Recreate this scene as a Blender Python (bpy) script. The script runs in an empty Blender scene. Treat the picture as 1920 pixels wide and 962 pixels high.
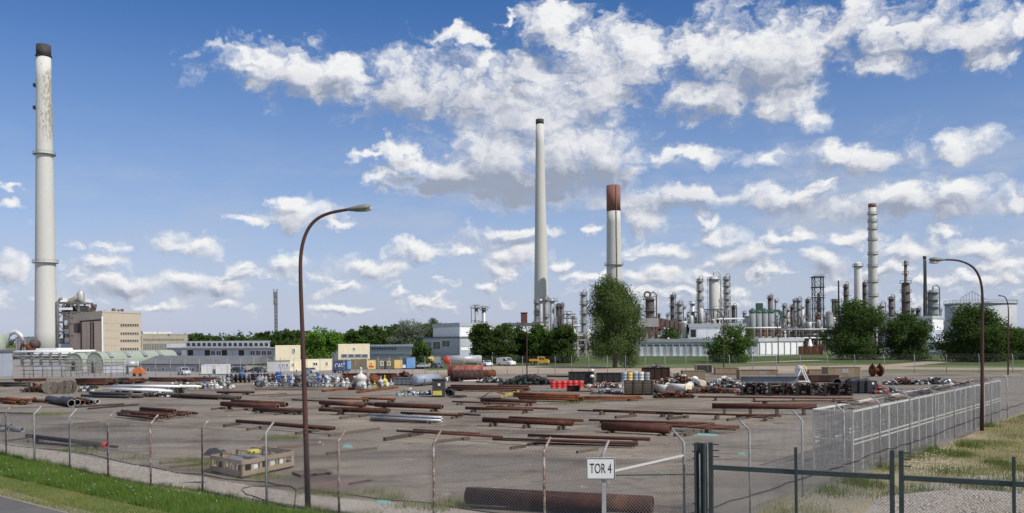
import bpy, math, random
import numpy as np
from mathutils import Vector, Matrix
R = math.radians
PI = math.pi
rng = random.Random(7)
npr = np.random.default_rng(11)
S = bpy.context.scene
COL = S.collection

# ------------------------------------------------------------------ camera
F = 1650.0          # focal length in pixels of a 1920 wide picture
CH = 6.0            # camera height
YH = 633.0          # row of the horizon in the middle of the picture
ROLL = R(0.5)
cam = bpy.data.cameras.new('camera')
cam.sensor_width = 36.0
cam.lens = 36.0 * F / 1920.0
cam.shift_y = (YH - 481.0) / 1920.0
cam.clip_start = 0.5
cam.clip_end = 9000.0
camo = bpy.data.objects.new('camera', cam)
camo.location = (0, 0, CH)
camo.rotation_euler = (Matrix.Rotation(R(90), 4, 'X') @ Matrix.Rotation(-ROLL, 4, 'Z')).to_euler()
COL.objects.link(camo)
S.camera = camo

# ------------------------------------------------------------------ light and exposure
SUN_AZ, SUN_EL = R(126), R(47)      # azimuth clockwise from the viewing direction
sd = Vector((math.sin(SUN_AZ)*math.cos(SUN_EL), math.cos(SUN_AZ)*math.cos(SUN_EL), math.sin(SUN_EL)))
sun = bpy.data.lights.new('sun', 'SUN')
sun.energy = 4.2
sun.angle = R(0.53)
sun.color = (1.0, 0.95, 0.87)
suno = bpy.data.objects.new('sun', sun)
suno.rotation_euler = sd.to_track_quat('Z', 'Y').to_euler()
suno.location = (60, 0, 90)
COL.objects.link(suno)
S.view_settings.view_transform = 'Standard'
S.view_settings.look = 'None'
S.view_settings.exposure = 0.0
S.view_settings.gamma = 1.0
try:
    S.cycles.max_bounces = 5
    S.cycles.diffuse_bounces = 3
    S.cycles.transparent_max_bounces = 16
except Exception:
    pass

# ------------------------------------------------------------------ picture <-> place
def ray(px, py):
    du, dv = px - 960.0, YH - py
    return ((du*math.cos(ROLL) + dv*math.sin(ROLL))/F, (-du*math.sin(ROLL) + dv*math.cos(ROLL))/F)
def G(px, py, z=0.0):
    """point on the level z seen at a pixel"""
    u, v = ray(px, py)
    d = (CH - z)/(-v)
    return Vector((u*d, d, z))
def X(px, py, d):
    """point at depth d seen at a pixel"""
    u, v = ray(px, py)
    return Vector((u*d, d, CH + v*d))
def PX(d):
    return d/F       # metres per pixel at depth d

# ------------------------------------------------------------------ sky with clouds
W = bpy.data.worlds.new('World')
S.world = W
W.use_nodes = True
try:
    W.cycles.sampling_method = 'MANUAL'
    W.cycles.sample_map_resolution = 512
except Exception:
    pass
CLOUDS = [  # centre and radii of each cloud lobe, in pixels of the photograph
 (555,135,165,46),(470,110,85,20),(650,130,90,40),(770,165,170,68),(930,195,170,62),(1000,130,85,46),(1110,150,125,95),(1010,215,160,60),(900,118,60,30),
 (862,66,66,20),(1035,42,68,40),(942,44,20,12),(1100,85,60,35),
 (1190,110,85,70),(1320,95,100,62),(1450,100,130,78),(1555,65,60,50),(1330,180,100,42),(1450,185,100,46),(1515,212,42,30),(1590,30,80,40),
 (1700,62,120,60),(1820,62,110,52),(1880,105,46,26),(1905,40,40,34),(1655,112,65,26),(1500,130,90,50),
 (925,285,105,52),(1050,285,115,66),(1128,300,78,56),(850,318,110,46),(757,296,52,26),(690,292,36,12),(1000,345,190,44),(815,345,120,28),(1185,330,42,26),(740,330,60,20),
 (1295,290,66,20),(1435,302,46,18),(1600,295,125,36),(1820,277,56,30),(1795,352,66,28),(1540,350,46,10),(1690,385,210,32),(1310,370,130,32),(1180,380,90,26),(1480,375,120,24),(1900,390,50,20),
 (548,382,36,22),(560,402,90,22),(470,412,46,9),(640,423,46,9),(350,462,72,20),(200,492,52,15),(15,502,46,22),(12,392,26,11),(30,365,24,7),
 (200,532,82,20),(245,540,60,16),(345,530,70,22),(410,540,60,18),(535,502,48,18),(700,506,84,20),(788,467,54,17),(865,470,24,9),(645,542,46,10),(915,540,36,9),
 (970,480,56,21),(1052,492,40,12),(955,437,95,13),(1103,432,24,9),(1205,411,52,22),(1235,467,75,14),(1345,442,52,16),(1410,475,80,18),(1545,492,62,27),(1240,522,100,17),
 (1700,470,70,17),(1835,462,80,18),(1895,498,50,17),(1320,415,36,9),(1480,440,60,12),(1600,440,60,12),(1660,505,60,12),(800,575,50,10),(300,575,70,8),(420,572,40,8),(640,580,70,8),(1120,520,80,10),(90,560,50,10)]
def sky_nodes():
    g = bpy.data.node_groups.new('cloud_field', 'ShaderNodeTree')
    g.interface.new_socket('P', in_out='INPUT', socket_type='NodeSocketVector')
    g.interface.new_socket('D', in_out='OUTPUT', socket_type='NodeSocketFloat')
    N, L = g.nodes, g.links
    gi, go = N.new('NodeGroupInput'), N.new('NodeGroupOutput')
    def m(op, a, b=None, c=None, clamp=False):
        n = N.new('ShaderNodeMath'); n.operation = op; n.use_clamp = clamp
        for i, q in enumerate((a, b, c)):
            if q is None: continue
            if isinstance(q, (int, float)): n.inputs[i].default_value = q
            else: L.new(q, n.inputs[i])
        return n.outputs[0]
    def vm(op, a, b=None, c=None, out=0):
        n = N.new('ShaderNodeVectorMath'); n.operation = op
        for i, q in enumerate((a, b, c)):
            if q is None: continue
            if isinstance(q, tuple): n.inputs[i].default_value = q
            else: L.new(q, n.inputs[i])
        return n.outputs['Value'] if op in ('LENGTH', 'DOT_PRODUCT') else n.outputs[0]
    def noise(v, scale, detail, rough):
        n = N.new('ShaderNodeTexNoise'); n.noise_dimensions = '2D'
        L.new(v, n.inputs['Vector']); n.inputs['Scale'].default_value = scale
        n.inputs['Detail'].default_value = detail; n.inputs['Roughness'].default_value = rough
        return n
    P = gi.outputs['P']
    sep = N.new('ShaderNodeSeparateXYZ'); L.new(P, sep.inputs[0])
    az, te = sep.outputs[0], sep.outputs[1]
    k = m('ADD', m('MULTIPLY', m('MAXIMUM', te, 0.0), 2.6), 0.22)             # clouds get smaller towards the horizon
    k = m('MINIMUM', k, 1.1)
    nz = noise(vm('MULTIPLY', P, (1.0, 1.35, 0)), 16.0, 8.0, 0.55)
    n2 = noise(vm('MULTIPLY', P, (1.0, 1.3, 0)), 44.0, 6.0, 0.56)
    cen = vm('SUBTRACT', nz.outputs['Color'], (0.5, 0.5, 0.5))
    cen2 = vm('SUBTRACT', n2.outputs['Color'], (0.5, 0.5, 0.5))
    sc = N.new('ShaderNodeVectorMath'); sc.operation = 'SCALE'; L.new(cen, sc.inputs[0]); L.new(m('MULTIPLY', k, 0.082), sc.inputs['Scale'])
    sc2 = N.new('ShaderNodeVectorMath'); sc2.operation = 'SCALE'; L.new(cen2, sc2.inputs[0]); L.new(m('ADD', m('MULTIPLY', k, 0.012), 0.012), sc2.inputs['Scale'])
    Pw = vm('ADD', vm('ADD', P, sc.outputs[0]), sc2.outputs[0])
    cur = None
    for cx, cy, rx, ry in CLOUDS:
        u, v = ray(cx, cy)
        a = math.atan(u); t = v*math.cos(a)
        ra = rx/F*math.cos(a)**2*1.08; rt = ry/F*math.cos(a)*(1.12 if cy < 395 else 1.4)
        q = vm('LENGTH', vm('MULTIPLY_ADD', Pw, (1/ra, 1/rt, 0), (-a/ra, -t/rt, 0)))
        if cur is None: cur = q
        else: cur = m('SMOOTH_MIN', cur, q, 0.25)
    d1 = m('SUBTRACT', 1.0, cur)
    vo = N.new('ShaderNodeTexVoronoi'); vo.voronoi_dimensions = '2D'; vo.feature = 'F1'; vo.inputs['Scale'].default_value = 1.0; vo.inputs['Detail'].default_value = 2.0; vo.inputs['Roughness'].default_value = 0.55; vo.inputs['Lacunarity'].default_value = 2.3
    L.new(vm('MULTIPLY', Pw, (26.0, 34.0, 0)), vo.inputs['Vector'])
    bil = m('SUBTRACT', 0.53, vo.outputs['Distance'])                    # round lobes of the cumulus
    d1 = m('ADD', d1, m('ADD', m('MULTIPLY', m('SUBTRACT', n2.outputs[0], 0.5), 0.40), m('MULTIPLY', bil, 0.55)))
    # the same kind of fair weather clouds go on all round the sky and in the low band
    hh = m('ADD', m('MAXIMUM', te, 0.0), 0.10)
    cxy = N.new('ShaderNodeCombineXYZ')
    L.new(m('DIVIDE', m('SINE', az), hh), cxy.inputs[0]); L.new(m('DIVIDE', m('COSINE', az), hh), cxy.inputs[1])
    fld = noise(cxy.outputs[0], 1.15, 9.0, 0.56)
    low = m('SUBTRACT', 1.0, m('MULTIPLY', te, 7.5), clamp=True)                 # 1 at the horizon, 0 at te = .13
    side = m('MULTIPLY', m('SUBTRACT', m('ABSOLUTE', az), 0.60), 6.0, clamp=True)
    high = m('MULTIPLY', m('SUBTRACT', te, 0.42), 8.0, clamp=True)
    msk = m('MAXIMUM', m('MAXIMUM', side, high), m('MULTIPLY', low, 0.0))
    d2 = m('MULTIPLY', m('SUBTRACT', fld.outputs[0], m('SUBTRACT', 0.90, m('MULTIPLY', msk, 0.40))), 5.0)
    f3 = noise(vm('MULTIPLY', Pw, (17.0, 33.0, 0)), 1.0, 7.0, 0.55)
    b3 = m('MULTIPLY', m('MULTIPLY', m('SUBTRACT', te, 0.012), 45.0, None, True), m('MULTIPLY', m('SUBTRACT', 0.175, te), 10.0, None, True))
    d3 = m('ADD', m('MULTIPLY', bil, 0.7), m('MULTIPLY', m('SUBTRACT', f3.outputs[0], m('SUBTRACT', 0.90, m('MULTIPLY', b3, m('ADD', 0.392, m('MULTIPLY', az, 0.05))))), 4.2))
    L.new(m('MAXIMUM', m('MAXIMUM', d1, d2), d3), go.inputs['D'])

    t = W.node_tree; N, L = t.nodes, t.links
    N.clear()
    out = N.new('ShaderNodeOutputWorld')
    tc = N.new('ShaderNodeTexCoord')
    sp = N.new('ShaderNodeSeparateXYZ'); L.new(tc.outputs['Generated'], sp.inputs[0])
    x, y, z = sp.outputs
    azn = m('ARCTAN2', x, y)
    ten = m('DIVIDE', z, m('MAXIMUM', m('SQRT', m('ADD', m('MULTIPLY', x, x), m('MULTIPLY', y, y))), 0.02))
    cb = N.new('ShaderNodeCombineXYZ'); L.new(azn, cb.inputs[0]); L.new(ten, cb.inputs[1])
    A = N.new('ShaderNodeGroup'); A.node_tree = g; L.new(cb.outputs[0], A.inputs[0])
    k = m('MINIMUM', m('ADD', m('MULTIPLY', m('MAXIMUM', ten, 0.0), 2.4), 0.03), 1.0)
    off = N.new('ShaderNodeVectorMath'); off.operation = 'SCALE'; off.inputs[0].default_value = (0.018, 0.034, 0); L.new(k, off.inputs['Scale'])
    B = N.new('ShaderNodeGroup'); B.node_tree = g; L.new(vm('ADD', cb.outputs[0], off.outputs[0]), B.inputs[0])
    def mr(v, a, b, c=0.0, d=1.0, smooth=True):
        n = N.new('ShaderNodeMapRange'); n.interpolation_type = 'SMOOTHSTEP' if smooth else 'LINEAR'
        L.new(v, n.inputs['Value'])
        for nm, q in (('From Min', a), ('From Max', b), ('To Min', c), ('To Max', d)): n.inputs[nm].default_value = q
        return n.outputs[0]
    alpha = mr(A.outputs[0], -0.30, 0.60)
    lit = mr(m('SUBTRACT', A.outputs[0], B.outputs[0]), -0.80, 0.72, smooth=False)
    dk = None
    for cx, cy, rx, ry in ((770,195,170,26),(1430,150,110,36),(1340,205,70,18),(1690,395,210,22),(1600,312,120,16),(1240,190,60,26),(1690,80,120,26),(1850,90,90,22),(1310,385,120,20),(980,130,60,20),(560,160,120,20),(1480,390,120,18),(1560,505,60,14),(1420,492,70,9),(960,448,90,8),(360,548,60,8),(190,548,80,10)):
        u, v = ray(cx, cy); a = math.atan(u); t2 = v*math.cos(a)
        ra = rx/F*math.cos(a)**2*1.3; rt = ry/F*math.cos(a)*1.3
        q = vm('LENGTH', vm('MULTIPLY_ADD', cb.outputs[0], (1/ra, 1/rt, 0), (-a/ra, -t2/rt, 0)))
        dk = q if dk is None else m('MINIMUM', dk, q)
    lit = m('SUBTRACT', lit, mr(dk, 0.1, 1.4, 0.26, 0.0))
    dk2 = None                                                  # the thick flat base of the big cumulus
    for cx, cy, rx, ry in ((1010,358,215,36),(1110,338,90,26),(850,352,110,24)):
        u, v = ray(cx, cy); a = math.atan(u); t2 = v*math.cos(a)
        q = vm('LENGTH', vm('MULTIPLY_ADD', cb.outputs[0], (F/rx/1.2, F/ry/1.2, 0), (-a*F/rx/1.2, -t2*F/ry/1.2, 0)))
        dk2 = q if dk2 is None else m('MINIMUM', dk2, q)
    lit = m('SUBTRACT', lit, m('MULTIPLY', mr(dk2, 0.1, 1.5, 0.66, 0.0), mr(A.outputs[0], 0.0, 0.5)))
    core = mr(A.outputs[0], 0.25, 1.0, 0.0, 0.16)
    # thin veil of high cloud in the lower sky, stretched along the horizon
    vz = noise(vm('MULTIPLY', cb.outputs[0], (7.0, 26.0, 0)), 1.0, 8.0, 0.62)
    vb = m('MULTIPLY', mr(ten, 0.0, 0.05), mr(ten, 0.12, 0.26, 1.0, 0.0))
    vr = mr(azn, -0.35, 0.25, 0.30, 0.75)
    veil = m('MULTIPLY', m('MULTIPLY', mr(vz.outputs[0], 0.40, 0.70), vb), vr)
    sky = N.new('ShaderNodeTexSky'); sky.sky_type = 'NISHITA'; sky.sun_disc = False
    sky.sun_elevation = SUN_EL; sky.sun_rotation = SUN_AZ
    sky.altitude = 0.0; sky.air_density = 1.0; sky.dust_density = 0.3; sky.ozone_density = 1.0
    hs = N.new('ShaderNodeHueSaturation'); hs.inputs['Saturation'].default_value = 1.42; hs.inputs['Value'].default_value = 0.097; L.new(sky.outputs[0], hs.inputs['Color'])
    hz = m('POWER', mr(ten, -0.02, 0.42, 1.0, 0.0, smooth=False), 1.7)
    mh = N.new('ShaderNodeMix'); mh.data_type = 'RGBA'; L.new(m('MULTIPLY', hz, 0.9), mh.inputs[0]); tn = N.new('ShaderNodeMix'); tn.data_type = 'RGBA'; tn.blend_type = 'MULTIPLY'; tn.inputs[0].default_value = 1.0; L.new(hs.outputs[0], tn.inputs[6]); tn.inputs[7].default_value = (1.14, .92, 1.08, 1); L.new(tn.outputs[2], mh.inputs[6]); mh.inputs[7].default_value = (0.39, 0.51, 0.73, 1)
    mv = N.new('ShaderNodeMix'); mv.data_type = 'RGBA'; L.new(veil, mv.inputs[0]); L.new(mh.outputs[2], mv.inputs[6]); mv.inputs[7].default_value = (0.47, 0.53, 0.65, 1)
    b1 = N.new('ShaderNodeBackground'); b1.inputs[1].default_value = 1.0; L.new(mv.outputs[2], b1.inputs[0])
    cr = N.new('ShaderNodeValToRGB'); L.new(m('SUBTRACT', lit, core), cr.inputs[0])
    e = cr.color_ramp.elements
    e[0].position = 0.08; e[0].color = (0.33, 0.37, 0.46, 1)
    e[1].position = 0.92; e[1].color = (0.93, 0.93, 0.92, 1)
    q = cr.color_ramp.elements.new(0.45); q.color = (0.62, 0.64, 0.70, 1)
    q = cr.color_ramp.elements.new(0.62); q.color = (0.77, 0.78, 0.81, 1)
    b2 = N.new('ShaderNodeBackground'); b2.inputs[1].default_value = 1.0; L.new(cr.outputs[0], b2.inputs[0])
    ms = N.new('ShaderNodeMixShader'); L.new(m('MULTIPLY', alpha, 0.95), ms.inputs[0]); L.new(b1.outputs[0], ms.inputs[1]); L.new(b2.outputs[0], ms.inputs[2])
    L.new(ms.outputs[0], out.inputs[0])
sky_nodes()

# ------------------------------------------------------------------ mesh helpers
class MB:
    """collects primitives into one mesh"""
    def __init__(self):
        self.v, self.f, self.m, self.s = [], [], [], []
    def add(self, vs, fs, mat=0, smooth=False):
        k = len(self.v)
        self.v += [tuple(p) for p in vs]
        for f in fs:
            self.f.append([i + k for i in f]); self.m.append(mat); self.s.append(smooth)
        return self
    def box(self, c, s, rz=0.0, mat=0):
        x, y, z = s[0]/2, s[1]/2, s[2]/2
        cs, sn = math.cos(rz), math.sin(rz)
        vs = []
        for dz in (-z, z):
            for dx, dy in ((-x, -y), (x, -y), (x, y), (-x, y)):
                vs.append((c[0] + dx*cs - dy*sn, c[1] + dx*sn + dy*cs, c[2] + dz))
        return self.add(vs, [(0,3,2,1),(4,5,6,7),(0,1,5,4),(1,2,6,5),(2,3,7,6),(3,0,4,7)], mat)
    def bx(self, x0, y0, z0, x1, y1, z1, mat=0):
        return self.box(((x0+x1)/2, (y0+y1)/2, (z0+z1)/2), (abs(x1-x0), abs(y1-y0), abs(z1-z0)), 0, mat)
    def beam(self, a, b, w, h, mat=0):
        """square bar from a to b"""
        a, b = Vector(a), Vector(b); t = (b - a).normalized()
        up = Vector((0,0,1)) if abs(t.z) < 0.95 else Vector((1,0,0))
        r = t.cross(up).normalized(); u = r.cross(t)
        vs = []
        for p in (a, b):
            for i, j in ((-1,-1),(1,-1),(1,1),(-1,1)):
                vs.append(p + r*(i*w/2) + u*(j*h/2))
        return self.add(vs, [(0,3,2,1),(4,5,6,7),(0,1,5,4),(1,2,6,5),(2,3,7,6),(3,0,4,7)], mat)
    def cyl(self, a, b, r0, r1=None, n=12, mat=0, caps=True, smooth=True, capmat=None):
        a, b = Vector(a), Vector(b); r1 = r0 if r1 is None else r1
        t = (b - a).normalized()
        up = Vector((0,0,1)) if abs(t.z) < 0.95 else Vector((1,0,0))
        r = t.cross(up).normalized(); u = r.cross(t)
        vs = []
        for p, q in ((a, r0), (b, r1)):
            for i in range(n):
                w = 2*PI*i/n
                vs.append(p + (r*math.cos(w) + u*math.sin(w))*q)
        self.add(vs, [(i, (i+1)%n, n+(i+1)%n, n+i) for i in range(n)], mat, smooth)
        if caps:
            cm = mat if capmat is None else capmat
            k = len(self.v) - 2*n
            self.f.append([k+i for i in reversed(range(n))]); self.m.append(cm); self.s.append(False)
            self.f.append([k+n+i for i in range(n)]); self.m.append(cm); self.s.append(False)
        return self
    def pipe(self, a, b, r, wall=0.012, n=16, mat=0, endmat=None):
        """open hollow pipe"""
        a, b = Vector(a), Vector(b); t = (b - a).normalized()
        up = Vector((0,0,1)) if abs(t.z) < 0.95 else Vector((1,0,0))
        e, u = t.cross(up).normalized(), None; u = e.cross(t)
        em = mat if endmat is None else endmat
        def ring(p, q): return [p + (e*math.cos(2*PI*i/n) + u*math.sin(2*PI*i/n))*q for i in range(n)]
        ri = max(r - wall, r*0.5)
        vs = ring(a, r) + ring(b, r) + ring(a, ri) + ring(b, ri)
        J = lambda i: (i+1) % n
        self.add(vs, [(i, J(i), n+J(i), n+i) for i in range(n)], mat, True)
        k = len(self.v) - 4*n
        for i in range(n):
            self.f.append([k+2*n+i, k+3*n+i, k+3*n+J(i), k+2*n+J(i)]); self.m.append(mat); self.s.append(True)
            self.f.append([k+i, k+2*n+i, k+2*n+J(i), k+J(i)]); self.m.append(em); self.s.append(False)
            self.f.append([k+n+i, k+n+J(i), k+3*n+J(i), k+3*n+i]); self.m.append(em); self.s.append(False)
        return self
    def tube(self, pts, r, n=8, mat=0, caps=True):
        pts = [Vector(p) for p in pts]
        rs = r if isinstance(r, (list, tuple)) else [r]*len(pts)
        vs = []; pr = None
        for k, p in enumerate(pts):
            t = (pts[min(k+1, len(pts)-1)] - pts[max(k-1, 0)]).normalized()
            if pr is None:
                up = Vector((0,0,1)) if abs(t.z) < 0.9 else Vector((1,0,0))
                pr = t.cross(up).normalized()
            else:
                pr = (pr - t*pr.dot(t)).normalized()
            u = pr.cross(t)
            for i in range(n):
                w = 2*PI*i/n
                vs.append(p + (pr*math.cos(w) + u*math.sin(w))*rs[k])
        fs = []
        for k in range(len(pts)-1):
            for i in range(n):
                fs.append((k*n+i, k*n+(i+1)%n, (k+1)*n+(i+1)%n, (k+1)*n+i))
        self.add(vs, fs, mat, True)
        if caps:
            b = len(self.v) - len(vs)
            self.f.append([b+i for i in reversed(range(n))]); self.m.append(mat); self.s.append(False)
            self.f.append([b+(len(pts)-1)*n+i for i in range(n)]); self.m.append(mat); self.s.append(False)
        return self
    def lathe(self, prof, c=(0,0,0), n=14, mat=0, axis='z', smooth=True, mats=None):
        """prof = [(radius, height)] turned about an axis through c"""
        c = Vector(c); vs = []
        for r, h in prof:
            for i in range(n):
                w = 2*PI*i/n; p = (r*math.cos(w), r*math.sin(w), h)
                if axis == 'x': p = (p[2], p[0], p[1])
                elif axis == 'y': p = (p[1], p[2], p[0])
                vs.append(c + Vector(p))
        k0 = len(self.v)
        self.v += [tuple(p) for p in vs]
        for k in range(len(prof)-1):
            for i in range(n):
                self.f.append([k0+k*n+i, k0+k*n+(i+1)%n, k0+(k+1)*n+(i+1)%n, k0+(k+1)*n+i])
                self.m.append(mats[k] if mats else mat); self.s.append(smooth)
        for k, fl in ((0, True), (len(prof)-1, False)):
            if prof[k][0] > 1e-4:
                q = [k0+k*n+i for i in range(n)]
                self.f.append(q[::-1] if fl else q); self.m.append(mats[min(k, len(prof)-2)] if mats else mat); self.s.append(False)
        return self
    def torus(self, c, Rr, r, axis='z', n=16, k=6, mat=0):
        c = Vector(c); vs = []
        for i in range(n):
            w = 2*PI*i/n
            for j in range(k):
                q = 2*PI*j/k; rr = Rr + r*math.cos(q); p = (rr*math.cos(w), rr*math.sin(w), r*math.sin(q))
                if axis == 'x': p = (p[2], p[0], p[1])
                elif axis == 'y': p = (p[1], p[2], p[0])
                vs.append(c + Vector(p))
        return self.add(vs, [(i*k+j, ((i+1)%n)*k+j, ((i+1)%n)*k+(j+1)%k, i*k+(j+1)%k) for i in range(n) for j in range(k)], mat, True)
    def prism(self, poly, a, b, mat=0):
        """polygon of (x,z) pushed from y=a to y=b"""
        n = len(poly)
        vs = [(x, a, z) for x, z in poly] + [(x, b, z) for x, z in poly]
        return self.add(vs, [tuple(range(n)), tuple(range(2*n-1, n-1, -1))] + [(i, n+i, n+(i+1)%n, (i+1)%n) for i in range(n)], mat)
    def mesh(self, name, mats):
        me = bpy.data.meshes.new(name)
        me.from_pydata(self.v, [], self.f)
        me.polygons.foreach_set('material_index', self.m)
        me.polygons.foreach_set('use_smooth', self.s)
        for q in (mats if isinstance(mats, (list, tuple)) else [mats]): me.materials.append(q)
        me.update()
        return me
    def build(self, name, mats, parent=None, loc=(0,0,0), rz=0.0):
        return link(name, self.mesh(name, mats), parent, loc, rz)
def link(name, me, parent=None, loc=(0,0,0), rz=0.0):
    o = bpy.data.objects.new(name, me)
    o.location = loc; o.rotation_euler = (0, 0, rz)
    if parent: o.parent = parent
    COL.objects.link(o)
    return o
def tag(o, label=None, cat=None, group=None, kind=None):
    for k, q in (('label', label), ('category', cat), ('group', group), ('kind', kind)):
        if q: o[k] = q
    return o
def thing(name, label, cat, loc=(0,0,0), rz=0.0, group=None):
    o = bpy.data.objects.new(name, None)
    o.empty_display_size = 0.2
    o.location = loc; o.rotation_euler = (0, 0, rz)
    COL.objects.link(o)
    return tag(o, label, cat, group)
def dup(root, loc, rz=None, label=None, group=None, scale=None):
    r = root.copy(); COL.objects.link(r); r.location = loc
    if rz is not None: r.rotation_euler = (0, 0, rz)
    if label: r['label'] = label
    if group: r['group'] = group
    if scale: r.scale = scale
    for ch in root.children:
        c = ch.copy(); COL.objects.link(c); c.parent = r
        for gch in ch.children:
            d = gch.copy(); COL.objects.link(d); d.parent = c
    return r
def np_mesh(name, V, Fq, mats, smooth=False, midx=None):
    """mesh from numpy arrays: V (n,3), Fq (m,3 or 4)"""
    me = bpy.data.meshes.new(name)
    k = Fq.shape[1]; m = len(Fq)
    me.vertices.add(len(V)); me.vertices.foreach_set('co', np.ascontiguousarray(V, dtype=np.float32).ravel())
    me.loops.add(m*k); me.loops.foreach_set('vertex_index', np.ascontiguousarray(Fq, dtype=np.int32).ravel())
    me.polygons.add(m); me.polygons.foreach_set('loop_start', np.arange(0, m*k, k, dtype=np.int32))
    if midx is not None: me.polygons.foreach_set('material_index', midx.astype(np.int32))
    if smooth: me.polygons.foreach_set('use_smooth', np.ones(m, dtype=bool))
    for q in (mats if isinstance(mats, (list, tuple)) else [mats]): me.materials.append(q)
    me.update(calc_edges=True); me.validate()
    return me

# ------------------------------------------------------------------ materials
MATS = {}
def mat(name, c1, c2=None, scale=3.0, rough=0.7, metal=0.0, detail=5.0, bump=0.0, vary=0.0, stretch=(1,1,1), c3=None, c3at=0.68, c3scale=1.0, spec=0.3):
    """noise mixes c1 and c2; a second, patchy noise lays c3 (stain, rust, dust) over them; vary shifts each object's own brightness"""
    m = bpy.data.materials.new(name); m.use_nodes = True
    N, L = m.node_tree.nodes, m.node_tree.links
    b = N['Principled BSDF']
    b.inputs['Roughness'].default_value = rough; b.inputs['Metallic'].default_value = metal
    b.inputs['Specular IOR Level'].default_value = spec
    tc = N.new('ShaderNodeTexCoord')
    mp = N.new('ShaderNodeMapping'); mp.inputs['Scale'].default_value = stretch
    L.new(tc.outputs['Object'], mp.inputs['Vector'])
    oi = N.new('ShaderNodeObjectInfo')
    # every object starts somewhere else in the pattern
    ad = N.new('ShaderNodeVectorMath'); ad.operation = 'ADD'
    ml = N.new('ShaderNodeMath'); ml.operation = 'MULTIPLY'; ml.inputs[1].default_value = 37.0
    L.new(oi.outputs['Random'], ml.inputs[0]); L.new(mp.outputs[0], ad.inputs[0]); L.new(ml.outputs[0], ad.inputs[1])
    nz = N.new('ShaderNodeTexNoise'); nz.inputs['Scale'].default_value = scale; nz.inputs['Detail'].default_value = detail; nz.inputs['Roughness'].default_value = 0.6
    L.new(ad.outputs[0], nz.inputs['Vector'])
    c2 = c2 or tuple(x*0.8 for x in c1)
    mr = N.new('ShaderNodeMapRange'); mr.inputs['From Min'].default_value = 0.32; mr.inputs['From Max'].default_value = 0.68
    L.new(nz.outputs[0], mr.inputs[0])
    mx = N.new('ShaderNodeMix'); mx.data_type = 'RGBA'; L.new(mr.outputs[0], mx.inputs[0])
    mx.inputs[6].default_value = (*c1, 1); mx.inputs[7].default_value = (*c2, 1)
    out = mx.outputs[2]
    if c3:
        n3 = N.new('ShaderNodeTexNoise'); n3.inputs['Scale'].default_value = scale*c3scale*0.5; n3.inputs['Detail'].default_value = 8; n3.inputs['Roughness'].default_value = 0.65
        L.new(ad.outputs[0], n3.inputs['Vector'])
        r3 = N.new('ShaderNodeMapRange'); r3.inputs['From Min'].default_value = c3at - 0.05; r3.inputs['From Max'].default_value = c3at + 0.05
        L.new(n3.outputs[0], r3.inputs[0])
        m3 = N.new('ShaderNodeMix'); m3.data_type = 'RGBA'; L.new(r3.outputs[0], m3.inputs[0]); L.new(out, m3.inputs[6]); m3.inputs[7].default_value = (*c3, 1)
        out = m3.outputs[2]
    if vary:
        hv = N.new('ShaderNodeHueSaturation')
        vr = N.new('ShaderNodeMapRange'); vr.inputs['To Min'].default_value = 1 - vary; vr.inputs['To Max'].default_value = 1 + vary
        L.new(oi.outputs['Random'], vr.inputs[0]); L.new(vr.outputs[0], hv.inputs['Value']); L.new(out, hv.inputs['Color'])
        out = hv.outputs[0]
    L.new(out, b.inputs['Base Color'])
    if bump:
        bp = N.new('ShaderNodeBump'); bp.inputs['Strength'].default_value = bump; bp.inputs['Distance'].default_value = 0.05
        L.new(nz.outputs[0], bp.inputs['Height']); L.new(bp.outputs[0], b.inputs['Normal'])
    MATS[name] = m
    return m
M = MATS
mat('rust', (.105,.036,.020), (.050,.022,.016), 2.2, .82, vary=.40, bump=.15, c3=(.17,.068,.03), c3at=.62)
mat('rust_dark', (.060,.030,.022), (.030,.020,.018), 2.0, .85, vary=.3, bump=.15, c3=(.11,.04,.02), c3at=.62)
mat('rust_orange', (.20,.066,.022), (.11,.038,.018), 2.0, .85, vary=.25, bump=.2, c3=(.07,.028,.016), c3at=.6)
mat('rust_edge', (.33,.22,.17), (.20,.10,.06), 8, .6)
mat('bare_steel_edge', (.62,.58,.54), (.40,.34,.30), 8, .45, .3)
mat('galvanised', (.42,.44,.46), (.30,.32,.34), 5, .42, .6, vary=.1)
mat('galv_dull', (.36,.37,.37), (.24,.25,.25), 4, .6, .15, vary=.15, c3=(.19,.12,.085), c3at=.62)
mat('rusty_post', (.16,.075,.045), (.30,.25,.22), 9, .8, c3=(.42,.40,.38), c3at=.56)
mat('wire', (.31,.315,.31), (.22,.22,.22), 3, .5, .3)
mat('black_wire', (.035,.033,.03), (.05,.04,.035), 3, .7)
mat('dark_steel', (.035,.038,.04), (.055,.05,.045), 3, .6, vary=.3, c3=(.09,.045,.03), c3at=.66)
mat('black_pipe', (.045,.048,.055), (.025,.027,.03), 2.5, .5, vary=.3)
mat('grey_steel', (.22,.24,.26), (.15,.165,.18), 2, .55, .1, vary=.2, c3=(.16,.10,.07), c3at=.68)
mat('blue_grey_tank', (.30,.34,.40), (.24,.28,.34), 1.2, .45, .0, vary=.05, c3=(.20,.17,.15), c3at=.70)
mat('silver', (.56,.57,.57), (.42,.43,.43), .8, .45, .25, vary=.12, c3=(.30,.24,.18), c3at=.70, stretch=(1,1,.35))
mat('dull_silver', (.36,.36,.34), (.25,.25,.24), .9, .55, .2, vary=.2, c3=(.17,.12,.08), c3at=.64, stretch=(1,1,.4))
mat('brown_steel', (.13,.10,.085), (.085,.065,.055), 1.0, .7, vary=.25, c3=(.20,.15,.11), c3at=.62)
mat('black_steel', (.05,.048,.048), (.08,.07,.062), .8, .6, vary=.3)
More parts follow.
